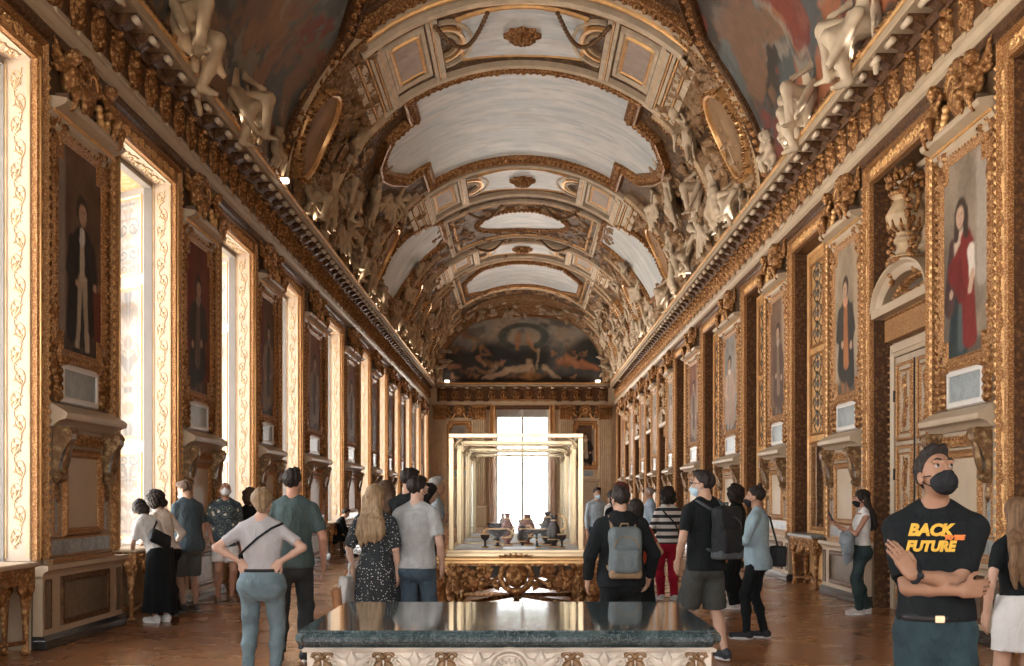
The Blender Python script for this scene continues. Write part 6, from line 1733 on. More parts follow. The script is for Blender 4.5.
for q, (x, y, p, nm, mt, lab) in enumerate(((-.35, 16.0, bowl, 'bowl', 'hardstone', 'dark bowl at the left of the middle case'), (0, 16.2, egg, 'covered_vase', 'hardstone_red', 'reddish vase at the centre of the middle case'), (.33, 16.0, tazza, 'stemmed_bowl', 'hardstone', 'stemmed dark bowl at the right of the middle case'),
    (-.3, 18.3, ewer, 'ewer', 'hardstone_red', 'reddish ewer at the left of the farthest case'), (.05, 18.4, bowl, 'bowl', 'hardstone', 'dark bowl at the centre of the farthest case'), (.35, 18.3, egg, 'covered_vase', 'hardstone', 'dark vase at the right of the farthest case'))):
    vessel(nm, p, [(p[0][0], 0, .012), (p[-3][0], p[-3][1]-.01, .012)], (x, y), lab, mt, 0, 1.0)
b = MB(); b.box(-.20, .16, -.11, .11, 0, .035, 0, .006); o = b.build('riser', 'plinth_white', None, (XC+.06, 13.42, ZB)); tag(o, 'low white riser lying at the front of the nearest case', 'display riser')
# ------------------------------------------------------------------ visitors
def unit(v): v = np.array(v, float); return v/(np.linalg.norm(v)+1e-9)
def ik(a, c, l1, l2, pole):
    a = np.array(a, float); c = np.array(c, float); d = c-a; L = np.linalg.norm(d)
    if L > (l1+l2)*.995: c = a+d/L*(l1+l2)*.995; d = c-a; L = np.linalg.norm(d)
    x = (l1*l1-l2*l2+L*L)/(2*L); h = sqrt(max(0, l1*l1-x*x)); u = d/L; p = np.array(pole, float); p = unit(p-u*(p @ u))
    return a+u*x+p*h, c
FAB = {}
def fabric(name, col, rough=.9, nscale=8, var=.18, bmp=.12):
    if name not in FAB:
        m, nt, b = new_mat(name); mp = coord(nt); n = noise(nt, mp, nscale); lo = tuple(max(0, c*(1-var)) for c in col); hi = tuple(min(1, c*(1+var)) for c in col)
        r = ramp(nt, [(.3, lo), (.7, hi)]); link(nt, n, 'Fac', r, 'Fac'); link(nt, r, 'Color', b, 'Base Color'); b.inputs['Roughness'].default_value = rough; b.inputs['Specular IOR Level'].default_value = .2
        if bmp > .05:      # soft creases and weave
            n2 = noise(nt, coord(nt, (9, 9, 4.5)), 1, 3, .55, 2.2); n3 = noise(nt, mp, 240, 2); ad = nt.nodes.new('ShaderNodeMath'); ad.operation = 'MULTIPLY_ADD'; ad.inputs[1].default_value = .04; link(nt, n3, 'Fac', ad, 0); link(nt, n2, 'Fac', ad, 2); bump(nt, b, ad, 'Value', .55, .035)
        FAB[name] = m
    return FAB[name]
def skin(col): return fabric('skin_%d' % int(col[0]*1000), col, .5, 10, .08, .03)
def cloth_dots(name, base, dot, scale, size):
    m, nt, b = new_mat(name); mp = coord(nt); v = nt.nodes.new('ShaderNodeTexVoronoi'); v.inputs['Scale'].default_value = scale; v.inputs['Randomness'].default_value = .75; link(nt, mp, 'Vector', v, 'Vector')
    r = ramp(nt, [(size, dot), (size+.06, base)]); link(nt, v, 'Distance', r, 'Fac'); link(nt, r, 'Color', b, 'Base Color'); b.inputs['Roughness'].default_value = .85; return m
def cloth_floral(name):
    m, nt, b = new_mat(name); mp = coord(nt); n = noise(nt, mp, 16, 3, .5, 1.5); v = nt.nodes.new('ShaderNodeTexVoronoi'); v.inputs['Scale'].default_value = 11; link(nt, mp, 'Vector', v, 'Vector')
    ad = nt.nodes.new('ShaderNodeMath'); ad.operation = 'MULTIPLY_ADD'; ad.inputs[1].default_value = .45; link(nt, n, 'Fac', ad, 0); link(nt, v, 'Distance', ad, 2)
    r = ramp(nt, [(.40, (.55, .50, .42)), (.47, (.30, .30, .20)), (.53, (.03, .05, .06)), (.70, (.02, .03, .04)), (.76, (.20, .22, .20)), (.80, (.025, .04, .05))]); link(nt, ad, 'Value', r, 'Fac'); link(nt, r, 'Color', b, 'Base Color'); b.inputs['Roughness'].default_value = .85; return m
def cloth_stripes(name, a, c, per):
    m, nt, b = new_mat(name); mp = coord(nt); sp = nt.nodes.new('ShaderNodeSeparateXYZ'); link(nt, mp, 'Vector', sp, 'Vector')
    mu = nt.nodes.new('ShaderNodeMath'); mu.operation = 'MULTIPLY'; mu.inputs[1].default_value = 1/per; link(nt, sp, 'Z', mu, 0)
    fr = nt.nodes.new('ShaderNodeMath'); fr.operation = 'FRACT'; link(nt, mu, 'Value', fr, 0); r = ramp(nt, [(.46, a), (.5, c)]); link(nt, fr, 'Value', r, 'Fac'); link(nt, r, 'Color', b, 'Base Color'); b.inputs['Roughness'].default_value = .85; return m
HAIR = {'dark': (.022, .016, .013), 'brown': (.075, .042, .024), 'blond': (.24, .16, .09), 'lightbrown': (.15, .085, .045), 'grey': (.30, .28, .26), 'red': (.10, .028, .018)}
def hairmat(c): 
    if 'hair_'+c not in FAB:
        m, nt, b = new_mat('hair_'+c); mp = coord(nt, (60, 60, 6)); n = noise(nt, mp, 1, 3); col = HAIR[c]
        r = ramp(nt, [(.3, tuple(x*.55 for x in col)), (.7, tuple(x*1.35 for x in col))]); link(nt, n, 'Fac', r, 'Fac'); link(nt, r, 'Color', b, 'Base Color'); b.inputs['Roughness'].default_value = .6; b.inputs['Specular IOR Level'].default_value = .2
        bump(nt, b, n, 'Fac', .4, .01); FAB['hair_'+c] = m
    return FAB['hair_'+c]
def hand(s, w, d, n, side, curl, sc, h):
    """five fingers: w wrist, d pointing direction, n palm normal, side = +1/-1 where the thumb leaves"""
    d = unit(d); n = unit(np.array(n)-d*(np.array(n) @ d)); t = np.cross(d, n)*side
    f = lambda a: max(a*sc, .62*h)
    for i in range(4):
        off = (.030-.020*i)*sc; base = w+d*(.088-.006*abs(i-1.2))*sc+t*off
        s.cap(w+t*off*.55, base, f(.019), f(.0135), .012*sc)
        L = (.040, .045, .042, .033)[i]*sc; a = curl*.55; p = base; dd = d
        for j, q in enumerate((1, .72, .55)):
            dd = unit(d*cos(a)+n*sin(a)); e = p+dd*L*q; s.cap(p, e, f(.0088-.0008*j), f(.0080-.0008*j), .004*sc); p = e; a += curl*.8
    b0 = w+d*.022*sc+t*.022*sc; b1 = b0+unit(d*.55+t*.8+n*.25)*.042*sc; b2 = b1+unit(d*.9+t*.3+n*.3)*.03*sc; b3 = b2+unit(d*.95+t*.05+n*.3)*.024*sc
    s.cap(b0, b1, f(.016), f(.0115), .012*sc); s.cap(b1, b2, f(.0105), f(.0095), .005*sc); s.cap(b2, b3, f(.0095), f(.008), .004*sc)
TORSO = {'m': [(.755, 0, -.005, .085, .06), (.80, 0, -.005, .125, .095), (.90, 0, -.005, .162, .115), (.98, 0, 0, .158, .112), (1.10, 0, .005, .145, .105), (1.25, 0, .005, .165, .115), (1.36, 0, 0, .180, .112), (1.425, 0, -.008, .160, .092), (1.465, 0, -.012, .105, .072), (1.50, 0, -.008, .062, .060), (1.53, 0, .0, .056, .056)],
         'f': [(.745, 0, -.005, .09, .06), (.79, 0, -.005, .14, .095), (.86, 0, -.01, .172, .116), (.92, 0, -.008, .170, .116), (.99, 0, -.002, .152, .106), (1.08, 0, .005, .125, .095), (1.18, 0, .008, .135, .100), (1.28, 0, .015, .150, .115), (1.36, 0, .005, .150, .100), (1.42, 0, -.006, .138, .082), (1.46, 0, -.01, .090, .064), (1.50, 0, -.008, .052, .052), (1.53, 0, 0, .048, .048)]}
def person(label, loc, rz, H=1.75, sex='m', wid=1.0, lean=0.0, roll=0.0, yaw=0.0, pitch=0.0, h=.012, sk=(.42, .25, .17), hair='dark', style='short', wr=None, wl=None, pr=(.6, -1, 0), pl=(-.6, -1, 0),
           hr=None, hl=None, curl=.35, ankR=None, ankL=None, top=None, bottom=None, shoes=((.5, .5, .5), (.7, .7, .7)), mask=None, drop=0.0, extra=None, hcurl=None, seated=False):
    k = H/1.75; root = empty('person', (loc[0], loc[1], loc[2] if len(loc) > 2 else 0), rz); tag(root, label, 'person')
    R = rotm(-lean, roll, 0); piv = A(0, 0, .92-drop)
    T = lambda p: (R @ (np.array(p, float)-A(0, 0, .92))+piv)*k
    fem = sex == 'f'; sh = (.158 if fem else .182)*(.6+.4*wid)
    st = [(z-.92, cx, cy, rx*wid, ry*(.5+.5*wid)) for z, cx, cy, rx, ry in TORSO[sex]]
    st = [tuple(v*k for v in q) for q in st]
    # joints
    S = [T((sg*sh, -.008, 1.393)) for sg in (1, -1)]
    l1, l2 = .285*k, .255*k
    dw = [(.235+.06*(wid-1), .04, .86), (-.235-.06*(wid-1), .04, .86)]
    W = [np.array(T(wr if wr is not None else dw[0])), np.array(T(wl if wl is not None else dw[1]))]
    E = []
    for i in (0, 1):
        e, c = ik(S[i], W[i], l1, l2, R @ np.array((pr, pl)[i], float)); E.append(e); W[i] = c
    HJ = [A(sg*.088*(.4+.6*wid), 0, .90-drop)*k for sg in (1, -1)]
    AN = [A(*(ankR or (.10, -.02, .085)))*k, A(*(ankL or (-.10, -.02, .085)))*k]
    KN = []
    for i in (0, 1):
        kn, an = ik(HJ[i], AN[i], .425*k, .41*k, (.15*(1-2*i), 1, 0)); KN.append(kn); AN[i] = an
    TO = [AN[i]+A((.02)*(1-2*i), .155, -.052)*k for i in (0, 1)]
    hc = T((0, .028, 1.635)); HR = R @ rotm(0, 0, yaw) @ rotm(pitch, 0, 0)
    hp = lambda *p: hc+HR @ (np.array(p, float)*k)
    # --- body
    s = Field(); s.loft(st, T((0, 0, .92)), R, .03*k)
    for sg in (-1, 1): s.cap(T((sg*.02, -.015, 1.485)), T((sg*sh*.88, -.012, 1.415)), .046*k, .038*k, .03*k)
    lw = .55+.45*wid; aw = .75+.25*wid
    if not (bottom and bottom['kind'] == 'skirt'):
        for sg in (-1, 1): s.ell(T((sg*.072*wid, -.058, .865)), A(.082*wid, .072, .095)*k, R, .04*k)
    for i in (0, 1):
        s.cap(S[i], E[i], .047*k*aw*(.86 if fem else 1), .038*k*aw*(.88 if fem else 1), .03*k)
        s.cap(E[i], E[i]*.6+W[i]*.4, .038*k*aw*(.88 if fem else 1), .037*k*aw*(.88 if fem else 1), .015*k); s.cap(E[i]*.6+W[i]*.4, W[i], .036*k*aw*(.86 if fem else 1), .024*k, .015*k)
        s.cap(HJ[i], KN[i], .083*k*lw, .056*k*lw, .03*k); m_ = KN[i]*.65+AN[i]*.35+A(0, -.014*k, 0)
        s.cap(KN[i], m_, .053*k*lw, .053*k*lw, .02*k); s.cap(m_, AN[i], .051*k*lw, .034*k, .02*k); s.cap(AN[i]+A(0, -.03, -.04)*k, TO[i], .034*k, .026*k, .02*k)
        fd = unit(W[i]-E[i]); hd = (hr, hl)[i]
        if hd is None: dirn, nrm = fd, R @ A(-1+2*i, .15, 0)
        else: dirn, nrm = R @ A(*hd[0]), R @ A(*hd[1])
        # thumb side: forward when the arm hangs
        tside = 1 if i == 0 else -1
        hand(s, W[i], dirn, nrm, tside, (hcurl or (curl, curl))[i], k, h)
    s.cap(T((0, -.012, 1.46)), hp(0, -.015, -.05), .056*k*(.85 if fem else 1), .052*k*(.85 if fem else 1), .02*k)
    s.ell(hp(0, -.012, .035), A(.074, .095, .083)*k, HR, .02*k); s.ell(hp(0, .022, -.03), A(.062, .074, .080)*k, HR, .02*k); s.ell(hp(0, .045, -.082), A(.040, .042, .032)*k, HR, .02*k)
    for sg in (-1, 1): s.ell(hp(sg*.077, -.008, -.012), A(.010, .022, .032)*k, HR, .006*k)
    s.cap(hp(0, .090, .018), hp(0, .110, -.030), .009*k, .014*k, .012*k); s.ell(hp(0, .097, -.033), A(.019, .014, .011)*k, HR, .008*k)
    s.cap(hp(-.045, .082, .032), hp(.045, .082, .032), .011*k, .011*k, .012*k); s.ell(hp(0, .092, -.066), A(.025, .012, .007)*k, HR, .006*k); s.ell(hp(0, .088, -.077), A(.020, .012, .007)*k, HR, .006*k)
    for sg in (-1, 1): s.ell(hp(sg*.033, .099, .009), A(.018, .012, .009)*k, HR, .008*k, mode=1)
    s.build('body', skin(sk), h, root)
    RM = Matrix(HR.tolist())
    for sg in (-1, 1):
        b = MB(); b.ell(tuple(hp(sg*.033, .0805, .009)), (.0125*k, .0125*k, .0085*k), 8, 6, 0, RM); ey = b.build('eye', fabric('eye_white', (.36, .33, .30), .3, 8, .1, 0), root)
        b = MB(); b.ell(tuple(hp(sg*.033, .0905, .0105)), (.0072*k, .004*k, .0080*k), 8, 4, 0, RM); b.build('iris', fabric('iris', (.03, .018, .012), .2, 8, .1, 0), ey)
    if abs(rz) > 1 or mask: 
        b = MB()
        for sg in (-1, 1): b.tube([tuple(hp(sg*x, y, z)) for x, y, z in ((.016, .098, .034), (.034, .097, .040), (.052, .084, .034))], [.004*k, .005*k, .003*k], 5)
        b.build('eyebrows', hairmat(hair), root)
    # --- hair
    if style:
        s = Field(); hh = max(h, .008)
        if style == 'bald': s.ell(hp(0, -.022, -.005), A(.080, .090, .055)*k, HR, .01); s.cut(hp(0, .005, 0), HR @ A(0, 1, .15)); s.cut(hp(0, 0, .045), HR @ A(0, -.2, 1)); s.cut(hp(0, 0, -.06), HR @ A(0, -.3, -1)); s.noise(.003, 70, 2)
        else:
            th = .009 if style in ('short', 'topknot', 'fade') else .02
            s.ell(hp(0, -.018, .040), A(.076+th, .096+th, .084+th)*k, HR, .01)
            if style == 'short': s.ell(hp(0, .030, .105), A(.060, .062, .034)*k, HR, .02)
            if style == 'topknot': s.ell(hp(0, -.055, .135), A(.026, .030, .030)*k, HR, .008)
            s.cut(hp(0, .045, .052), HR @ A(0, .76, -.65)) if style in ('short', 'fade', 'topknot') else s.cut(hp(0, .066, .02), HR @ A(0, .9, -.42))
            s.cut(hp(0, -.02, -.065), HR @ A(0, .42, -.9)) if style in ('short', 'fade', 'topknot', 'bun') else None
            if style == 'curly':
                s = Field(); s.ell(hp(0, -.035, .045), A(.125, .125, .125)*k, HR, .02); s.ell(hp(.05, -.05, -.05), A(.075, .08, .08)*k, HR, .03); s.ell(hp(-.05, -.05, -.05), A(.075, .08, .08)*k, HR, .03); s.cut(hp(0, .058, .0), HR @ A(0, 1, -.35)); s.noise(.016, 62, 4)
            elif style == 'bun':
                s.ell(hp(0, -.095, .045), A(.050, .045, .052)*k, HR, .03); s.ell(hp(.012, -.09, -.035), A(.05, .04, .05)*k, HR, .03); s.cap(hp(.03, -.085, -.05), hp(.04, -.085, -.105), .028*k, .012*k, .02); s.noise(.006, 55, 3)
            elif style in ('long', 'longer'):
                zz = 1.18 if style == 'long' else 1.06
                for x in (-.062, -.03, 0, .03, .062): s.chain([hp(x, -.06, .0), hp(x*1.15, -.075, -.11), T((x*1.6, -.135, 1.40)), T((x*1.9, -.150, 1.28)), T((x*1.55, -.140, zz+.03*cos(x*60)))], [.050*k, .044*k, .040*k, .036*k, .016*k], .02)
                s.noise(.007, 42, 5, (1, 1, .25))
            elif style == 'bob': s.ell(hp(0, -.03, -.03), A(.098, .092, .10)*k, HR, .03); s.noise(.008, 45, 6)
            elif style == 'pony': s.ell(hp(0, -.10, .03), A(.03, .03, .03)*k, HR, .02); s.chain([hp(0, -.10, .03), hp(0, -.15, -.03), hp(0, -.13, -.16)], [.03*k, .035*k, .014*k], .02)
            elif style in ('short', 'fade', 'topknot'): s.noise(.008, 48, 3)
        s.build('hair', hairmat(hair), hh*.8, root)
    if mask:
        s = Field(); s.ell(hp(0, .044, -.060), A(.063, .074, .058)*k, HR, .01); s.cut(hp(0, .03, 0), HR @ A(0, -1, -.05)); s.cut(hp(0, .09, -.022), HR @ A(0, -.25, 1))
        s.cap(hp(0, .10, -.03), hp(0, .118, -.045), .014*k, .018*k, .02)
        mo = s.build('face_mask', fabric('mask_%d' % int(mask[0]*100), mask, .8), max(.007, h*.8), root)
        b = MB()
        for sg in (-1, 1):
            for z0 in (-.028, -.085): b.tube([tuple(hp(sg*.060, .055, z0)), tuple(hp(sg*.074, .02, z0*.6)), tuple(hp(sg*.080, -.012, -.015))], .0025*k, 5)
        b.build('ear_loop', fabric('mask_%d' % int(mask[0]*100), mask, .8), mo)
    # --- clothes
    if top:
        t = top.get('t', .014)*k; s = Field(); hem = top.get('hem', .86); loose = top.get('loose', 0)
        stt = [(z, cx, cy, rx+t+(loose*k*max(0, .35*k-z) if loose else 0), ry+t+(loose*k*max(0, .35*k-z) if loose else 0)) for z, cx, cy, rx, ry in st if z < .545*k]
        nk = top.get('neck', .548); stt.append((nk*k, 0, -.01*k, .078*k*(.9 if fem else 1)+t*.3, .066*k+t*.3))
        stt = [q for q in sorted(stt)]; z0 = (hem-.92)*k; xs = np.array(stt)
        row = [z0]+[float(np.interp(z0, xs[:, 0], xs[:, j])) for j in range(1, 5)]; stt = [tuple(row)]+[q for q in stt if q[0] > z0]
        s.loft(stt, T((0, 0, .92)), R, .03*k)
        for sg in (-1, 1): s.cap(T((sg*.05, -.015, 1.468)), T((sg*sh*.88, -.012, 1.412)), .047*k+t*.95, .040*k+t*.9, .03*k)
        if sl_ := top.get('sleeve', .6): s.cap(T((0, -.016, 1.38)), T((0, -.004, 1.482 if not fem else 1.475)), (.078 if not fem else .070)*k, (.066 if not fem else .057)*k+t*.35, .03*k, fb=0)
        if hem < .94:
            for sg in (-1, 1): s.ell(T((sg*.072*wid, -.058, .865)), A(.082*wid, .072, .095)*k+t+.010, R, .04*k)
            s.cut(T((0, 0, hem)), R @ A(0, 0, -1))
        sl = top.get('sleeve', .6); ar = .054 if not fem else .047; ar = ar*(.75+.25*wid)+t*.4/k
        if top.get('puff'): ar += .012
        for i in (0, 1):
            if sl <= 0: continue
            if sl <= 1:
                e = S[i]+(E[i]-S[i])*sl; s.cap(S[i]+unit(E[i]-S[i])*.005, e, ar*k, (ar-.004)*k, .035*k, fb=0)
            else:
                s.cap(S[i], E[i], ar*k, (ar-.008)*k, .035*k); e = E[i]+(W[i]-E[i])*min(.93, sl-1); s.cap(E[i], e, (ar-.008)*k, (ar-.020)*k, .02*k, fb=0)
        if top.get('hood'): s.ell(T((0, -.075, 1.45)), A(.125, .075, .07)*k, R, .03); 
        s.noise(top.get('wr', .007), 15, int(H*100), (1, 1, .6))
        o = s.build(top.get('name', 'tshirt'), top['mat'], h, root); root_top = o
    if bottom:
        s = Field(); kd = bottom['kind']; t = bottom.get('t', .010)*k; wz = (bottom.get('waist', 1.0)-.92)*k
        if kd in ('trousers', 'shorts'):
            xs = np.array(st); rows = [(z, cx, cy, rx+t, ry+t) for z, cx, cy, rx, ry in st if z < wz]; rows.append((wz, *[float(np.interp(wz, xs[:, 0], xs[:, j])) for j in (1, 2)], float(np.interp(wz, xs[:, 0], xs[:, 3]))+t*.8, float(np.interp(wz, xs[:, 0], xs[:, 4]))+t*.8))
            s.loft(rows, T((0, 0, .92)), R, .03*k)
            for sg in (-1, 1): s.ell(T((sg*.072*wid, -.058, .865)), A(.082*wid, .072, .095)*k+t, R, .04*k)
            lo = bottom.get('loose', .0)
            for i in (0, 1):
                if kd == 'shorts':
                    e = HJ[i]+(KN[i]-HJ[i])*bottom.get('len', .95); s.cap(HJ[i], e, .087*k*lw+t, .074*k*lw+t+lo, .028*k, fb=0)
                else:
                    s.cap(HJ[i], KN[i], .087*k*lw+t, .058*k*lw+t+lo*.6, .04*k); m_ = KN[i]*.65+AN[i]*.35+A(0, -.014*k, 0); e = AN[i]+unit(AN[i]-KN[i])*bottom.get('cuff', .02)*k
                    s.cap(KN[i], m_, .056*k*lw+t+lo*.6, .054*k*lw+t+lo, .02*k); s.cap(m_, e, .053*k*lw+t+lo, .038*k+t+lo, .02*k, fb=0)
            s.noise(.005, 17, 9, (1, 1, 1.4))
            if bottom.get('pockets'):
                for sg in (-1, 1):
                    q_ = Field(); q_.ell(T((sg*.072*wid, -.058, .865)), A(.082*wid, .072, .095)*k+t+.006, R, .04*k); q_.loft([(z, cx, cy, rx+.006, ry+.006) for z, cx, cy, rx, ry in rows if z > -.13*k], T((0, 0, .92)), R, .03*k); q_.noise(.005, 17, 9, (1, 1, 1.4))
                    for pp_, nn_ in (((sg*.078*wid+.052, 0, 0), (1, 0, 0)), ((sg*.078*wid-.052, 0, 0), (-1, 0, 0)), ((0, 0, .955), (0, 0, 1)), ((0, 0, .835), (0, 0, -1)), ((0, -.05, 0), (0, 1, 0)), ((sg*.078*wid+.052, 0, .865), (.7, 0, -1)), ((sg*.078*wid-.052, 0, .865), (-.7, 0, -1))): q_.cut(A(*pp_)*k, nn_)
                    q_.build('pocket', bottom['mat'], .007, root)
            s.build('shorts' if kd == 'shorts' else bottom.get('name', 'trousers'), bottom['mat'], h, root)
        else:
            hemz = bottom['hem']*k; fl = bottom.get('flare', .06); xs = np.array(st); z1 = wz+.92*k
            t += .012; w0 = float(np.interp(wz, xs[:, 0], xs[:, 3]))+t; d0 = float(np.interp(wz, xs[:, 0], xs[:, 4]))+t+(.05 if lean > .3 else .012); hp_ = .89*k
            rows = [(hemz, 0, 0, (.185*wid+fl)*k, (.135*wid+fl)*k), (min(hp_, z1-.08*k), 0, -.008*k, .180*wid*k+t, .128*wid*k+t), (z1, 0, 0, w0, d0)]
            if hemz > rows[1][0]: rows = [rows[0], rows[2]]
            s.loft(rows, wav=(7, bottom.get('wave', .06)), k=.02); s.noise(.004, 16, 3)
            s.build('skirt', bottom['mat'], h, root)
        if bottom.get('belt'):
            b = MB(); xs = np.array(st); z = (bottom.get('waist', 1.0)-.935)*k; rx = float(np.interp(z, xs[:, 0], xs[:, 3]))+t+.006; ry = float(np.interp(z, xs[:, 0], xs[:, 4]))+t+.006
            n = 32; vs = []
            for zz in (-.014*k, .014*k):
                for q, (f) in enumerate((.98, 1.005)):
                    for j in range(n):
                        a = 2*PI*j/n; p = T((0, 0, .92))+R @ A(rx*f*cos(a), ry*f*sin(a), z+zz); vs.append(tuple(p))
            fs = []
            for (r0, r1) in ((1, 3), (3, 2), (2, 0), (0, 1)):
                for j in range(n): fs.append((r0*n+j, r0*n+(j+1) % n, r1*n+(j+1) % n, r1*n+j))
            b.add(vs, fs, 0, True); bo = b.build('belt', fabric('belt_leather', (.02, .018, .018), .5), root)
            b = MB(); p = T((0, 0, .92))+R @ A(0, ry*1.04+.004, z); b.box(p[0]-.022, p[0]+.022, p[1]-.010, p[1]+.004, p[2]-.018, p[2]+.018, 0, .003); b.build('buckle', 'brass', bo)
    # --- shoes
    if shoes and not (loc[1] < 6.2):
        for i in (0, 1):
            s = Field(); a = AN[i]+A(0, -.035, -.035)*k; s.cap(a, TO[i]+A(0, .01, .004)*k, .045*k, .038*k, .02); s.cap(AN[i]+A(0, 0, -.0)*k, a, .043*k, .042*k, .02, fa=0); s.cut((0, 0, max(0.0, AN[i][2]-.083*k)), (0, 0, -1))
            so = s.build('shoe', fabric('shoe_%d_%d' % (int(shoes[0][0]*1000), int(shoes[0][2]*1000)), shoes[0], .6), max(.009, h*.8), root)
            b = MB(); z0 = max(0.0, AN[i][2]-.085*k); d = unit((TO[i]-a)*A(1, 1, 0)); n = A(-d[1], d[0], 0); c = (a+TO[i])/2; L = np.linalg.norm((TO[i]-a)[:2])/2+.042*k
            P = [(L*cos(q)*d+.043*k*sin(q)*n*(1 if cos(q) > -.2 else .9)+c)[:2] for q in [2*PI*j/20 for j in range(20)]]
            b.prism([tuple(p) for p in P], z0, z0+.022*k, lambda p, q, z: (p, q, z)); b.build('sole', fabric('sole_%d' % int(shoes[1][0]*1000), shoes[1], .6), so)
    return dict(root=root, T=T, hp=hp, W=W, E=E, S=S, KN=KN, AN=AN, k=k, R=R, HR=HR, st=st)
def to_world(p, P):
    rz = p['root'].rotation_euler[2]; c, s_ = cos(rz), sin(rz); return (p['root'].location[0]+P[0]*c-P[1]*s_, p['root'].location[1]+P[0]*s_+P[1]*c, p['root'].location[2]+P[2])
def child_field(p, f, name, mat, h): return f.build(name, mat, h, p['root'])
def backpack(p, label, mat, mat2, w=.15, hgt=.44, d=.075, z=1.24, x=0.0, rot=0.0, h=.012):
    """worn on both shoulders; a thing of its own"""
    root = empty('backpack', p['root'].location, p['root'].rotation_euler[2]); tag(root, label, 'backpack'); T = p['T']; R = p['R'] @ rotm(0, 0, rot)
    s = Field(); s.box(T((x, -.215, z)), A(w, d, hgt/2)*p['k'], .06, R, .02); s.box(T((x, -.285, z-.08)), A(w*.8, .045, hgt*.24)*p['k'], .035, R, .02); s.noise(.005, 14, 2); s.build('bag_body', mat, h, root)
    s = Field(); s.box(T((x, -.225, z-hgt*.43)), A(w*.98, d*1.02, .045)*p['k'], .03, R, .01); s.build('bag_base', mat2, h, root)
    b = MB()
    for sg in (-1, 1): b.tube([tuple(T(q)) for q in ((x+sg*.10, -.15, z+hgt*.40), (sg*.115, -.05, 1.485), (sg*.13, .10, 1.42), (sg*.145, .155, 1.28), (sg*.165, .08, 1.12), (x+sg*.13, -.15, z-hgt*.36))], .017, 6)
    b.tube([tuple(T(q)) for q in ((x-.04, -.17, z+hgt*.48), (x-.03, -.19, z+hgt*.55), (x+.03, -.19, z+hgt*.55), (x+.04, -.17, z+hgt*.48))], .009, 6)
    b.build('strap', mat2, root)
    b = MB(); b.tube([tuple(T((x+w*.75*cos(a), -.292, z+.03+.11*sin(a)))) for a in [PI*j/12 for j in range(13)]], .005, 5); b.build('zip', mat2, root)
    return root
def strap_bag(p, label, mat, pos, size, path, rot=0.0, h=.01, name='shoulder_bag'):
    root = empty(name, p['root'].location, p['root'].rotation_euler[2]); tag(root, label, 'bag'); T = p['T']
    s = Field(); s.box(T(pos), A(*size)*p['k'], min(size)*.7, p['R'] @ rotm(0, rot, 0), .02); s.noise(.004, 18, 4); s.build('bag_body', mat, h, root)
    b = MB(); b.tube([tuple(T(q)) for q in path], .012, 6); b.build('strap', mat, root); return root
JEANS_LT = fabric('light_blue_denim', (.135, .185, .205), .85, 5, .25); JEANS = fabric('blue_denim', (.055, .085, .115), .85, 5, .3); JEANS_DK = fabric('dark_teal_denim', (.022, .040, .047), .85, 5, .35)
BLACK = fabric('black_cotton', (.008, .0095, .0105)); BLACK2 = fabric('black_nylon', (.013, .0145, .016), .6); WHITE = fabric('white_cotton', (.62, .59, .56)); CHAR = fabric('charcoal_cotton', (.035, .040, .042))
MASK_B = (.36, .48, .55); MASK_K = (.015, .015, .017); MASK_W = (.66, .66, .66)
D = math.radians
# 1-3 the group bending over the window table on the left
p = person('person in white tee and long black skirt bending over the window table', (-4.58, 15.15), D(62), 1.62, 'f', 1.05, lean=.50, pitch=-.35, h=.012, hair='dark', style='bob', wr=(.22, .34, 1.08), wl=(-.12, .36, 1.05), pr=(1, -.3, -.3), pl=(-1, -.3, -.3),
           top=dict(mat=WHITE, hem=.98, t=.02, sleeve=.8), bottom=dict(kind='skirt', mat=BLACK, hem=.14, flare=.06, waist=1.02, wave=.08), shoes=((.62, .60, .58), (.7, .7, .68)))
strap_bag(p, 'black crossbody bag on the back of the person in a long black skirt', BLACK2, (-.06, -.17, 1.08), (.16, .05, .10), ((-.12, -.13, 1.2), (.05, -.12, 1.36), (.13, -.02, 1.47), (.10, .12, 1.3)), .5)
person('dark-haired person in white shirt with white mask behind the long black skirt', (-4.72, 15.95), D(60), 1.66, 'f', 1.0, lean=.28, pitch=-.3, yaw=-.3, h=.012, hair='dark', style='curly', mask=MASK_W, wr=(.26, .14, .98), wl=(-.2, .3, 1.05),
       top=dict(mat=fabric('cream_shirt', (.55, .47, .40)), hem=.9, t=.022, sleeve=1.5), bottom=dict(kind='trousers', mat=BLACK, loose=.03), shoes=((.03, .03, .03), (.3, .3, .3)))
person('man in slate blue tee and grey shorts with white mask looking at the window table', (-4.60, 16.55), D(48), 1.80, 'm', 1.05, lean=.10, pitch=-.35, yaw=.45, h=.012, hair='brown', style='short', mask=MASK_W, wr=(.24, .06, .86), wl=(-.2, .16, .88),
       top=dict(mat=fabric('slate_blue_cotton', (.055, .075, .088)), hem=.80, t=.022, sleeve=.72, loose=.06), bottom=dict(kind='shorts', mat=fabric('grey_shorts', (.10, .10, .095)), loose=.025, len=1.0), shoes=((.10, .09, .08), (.25, .24, .22)))
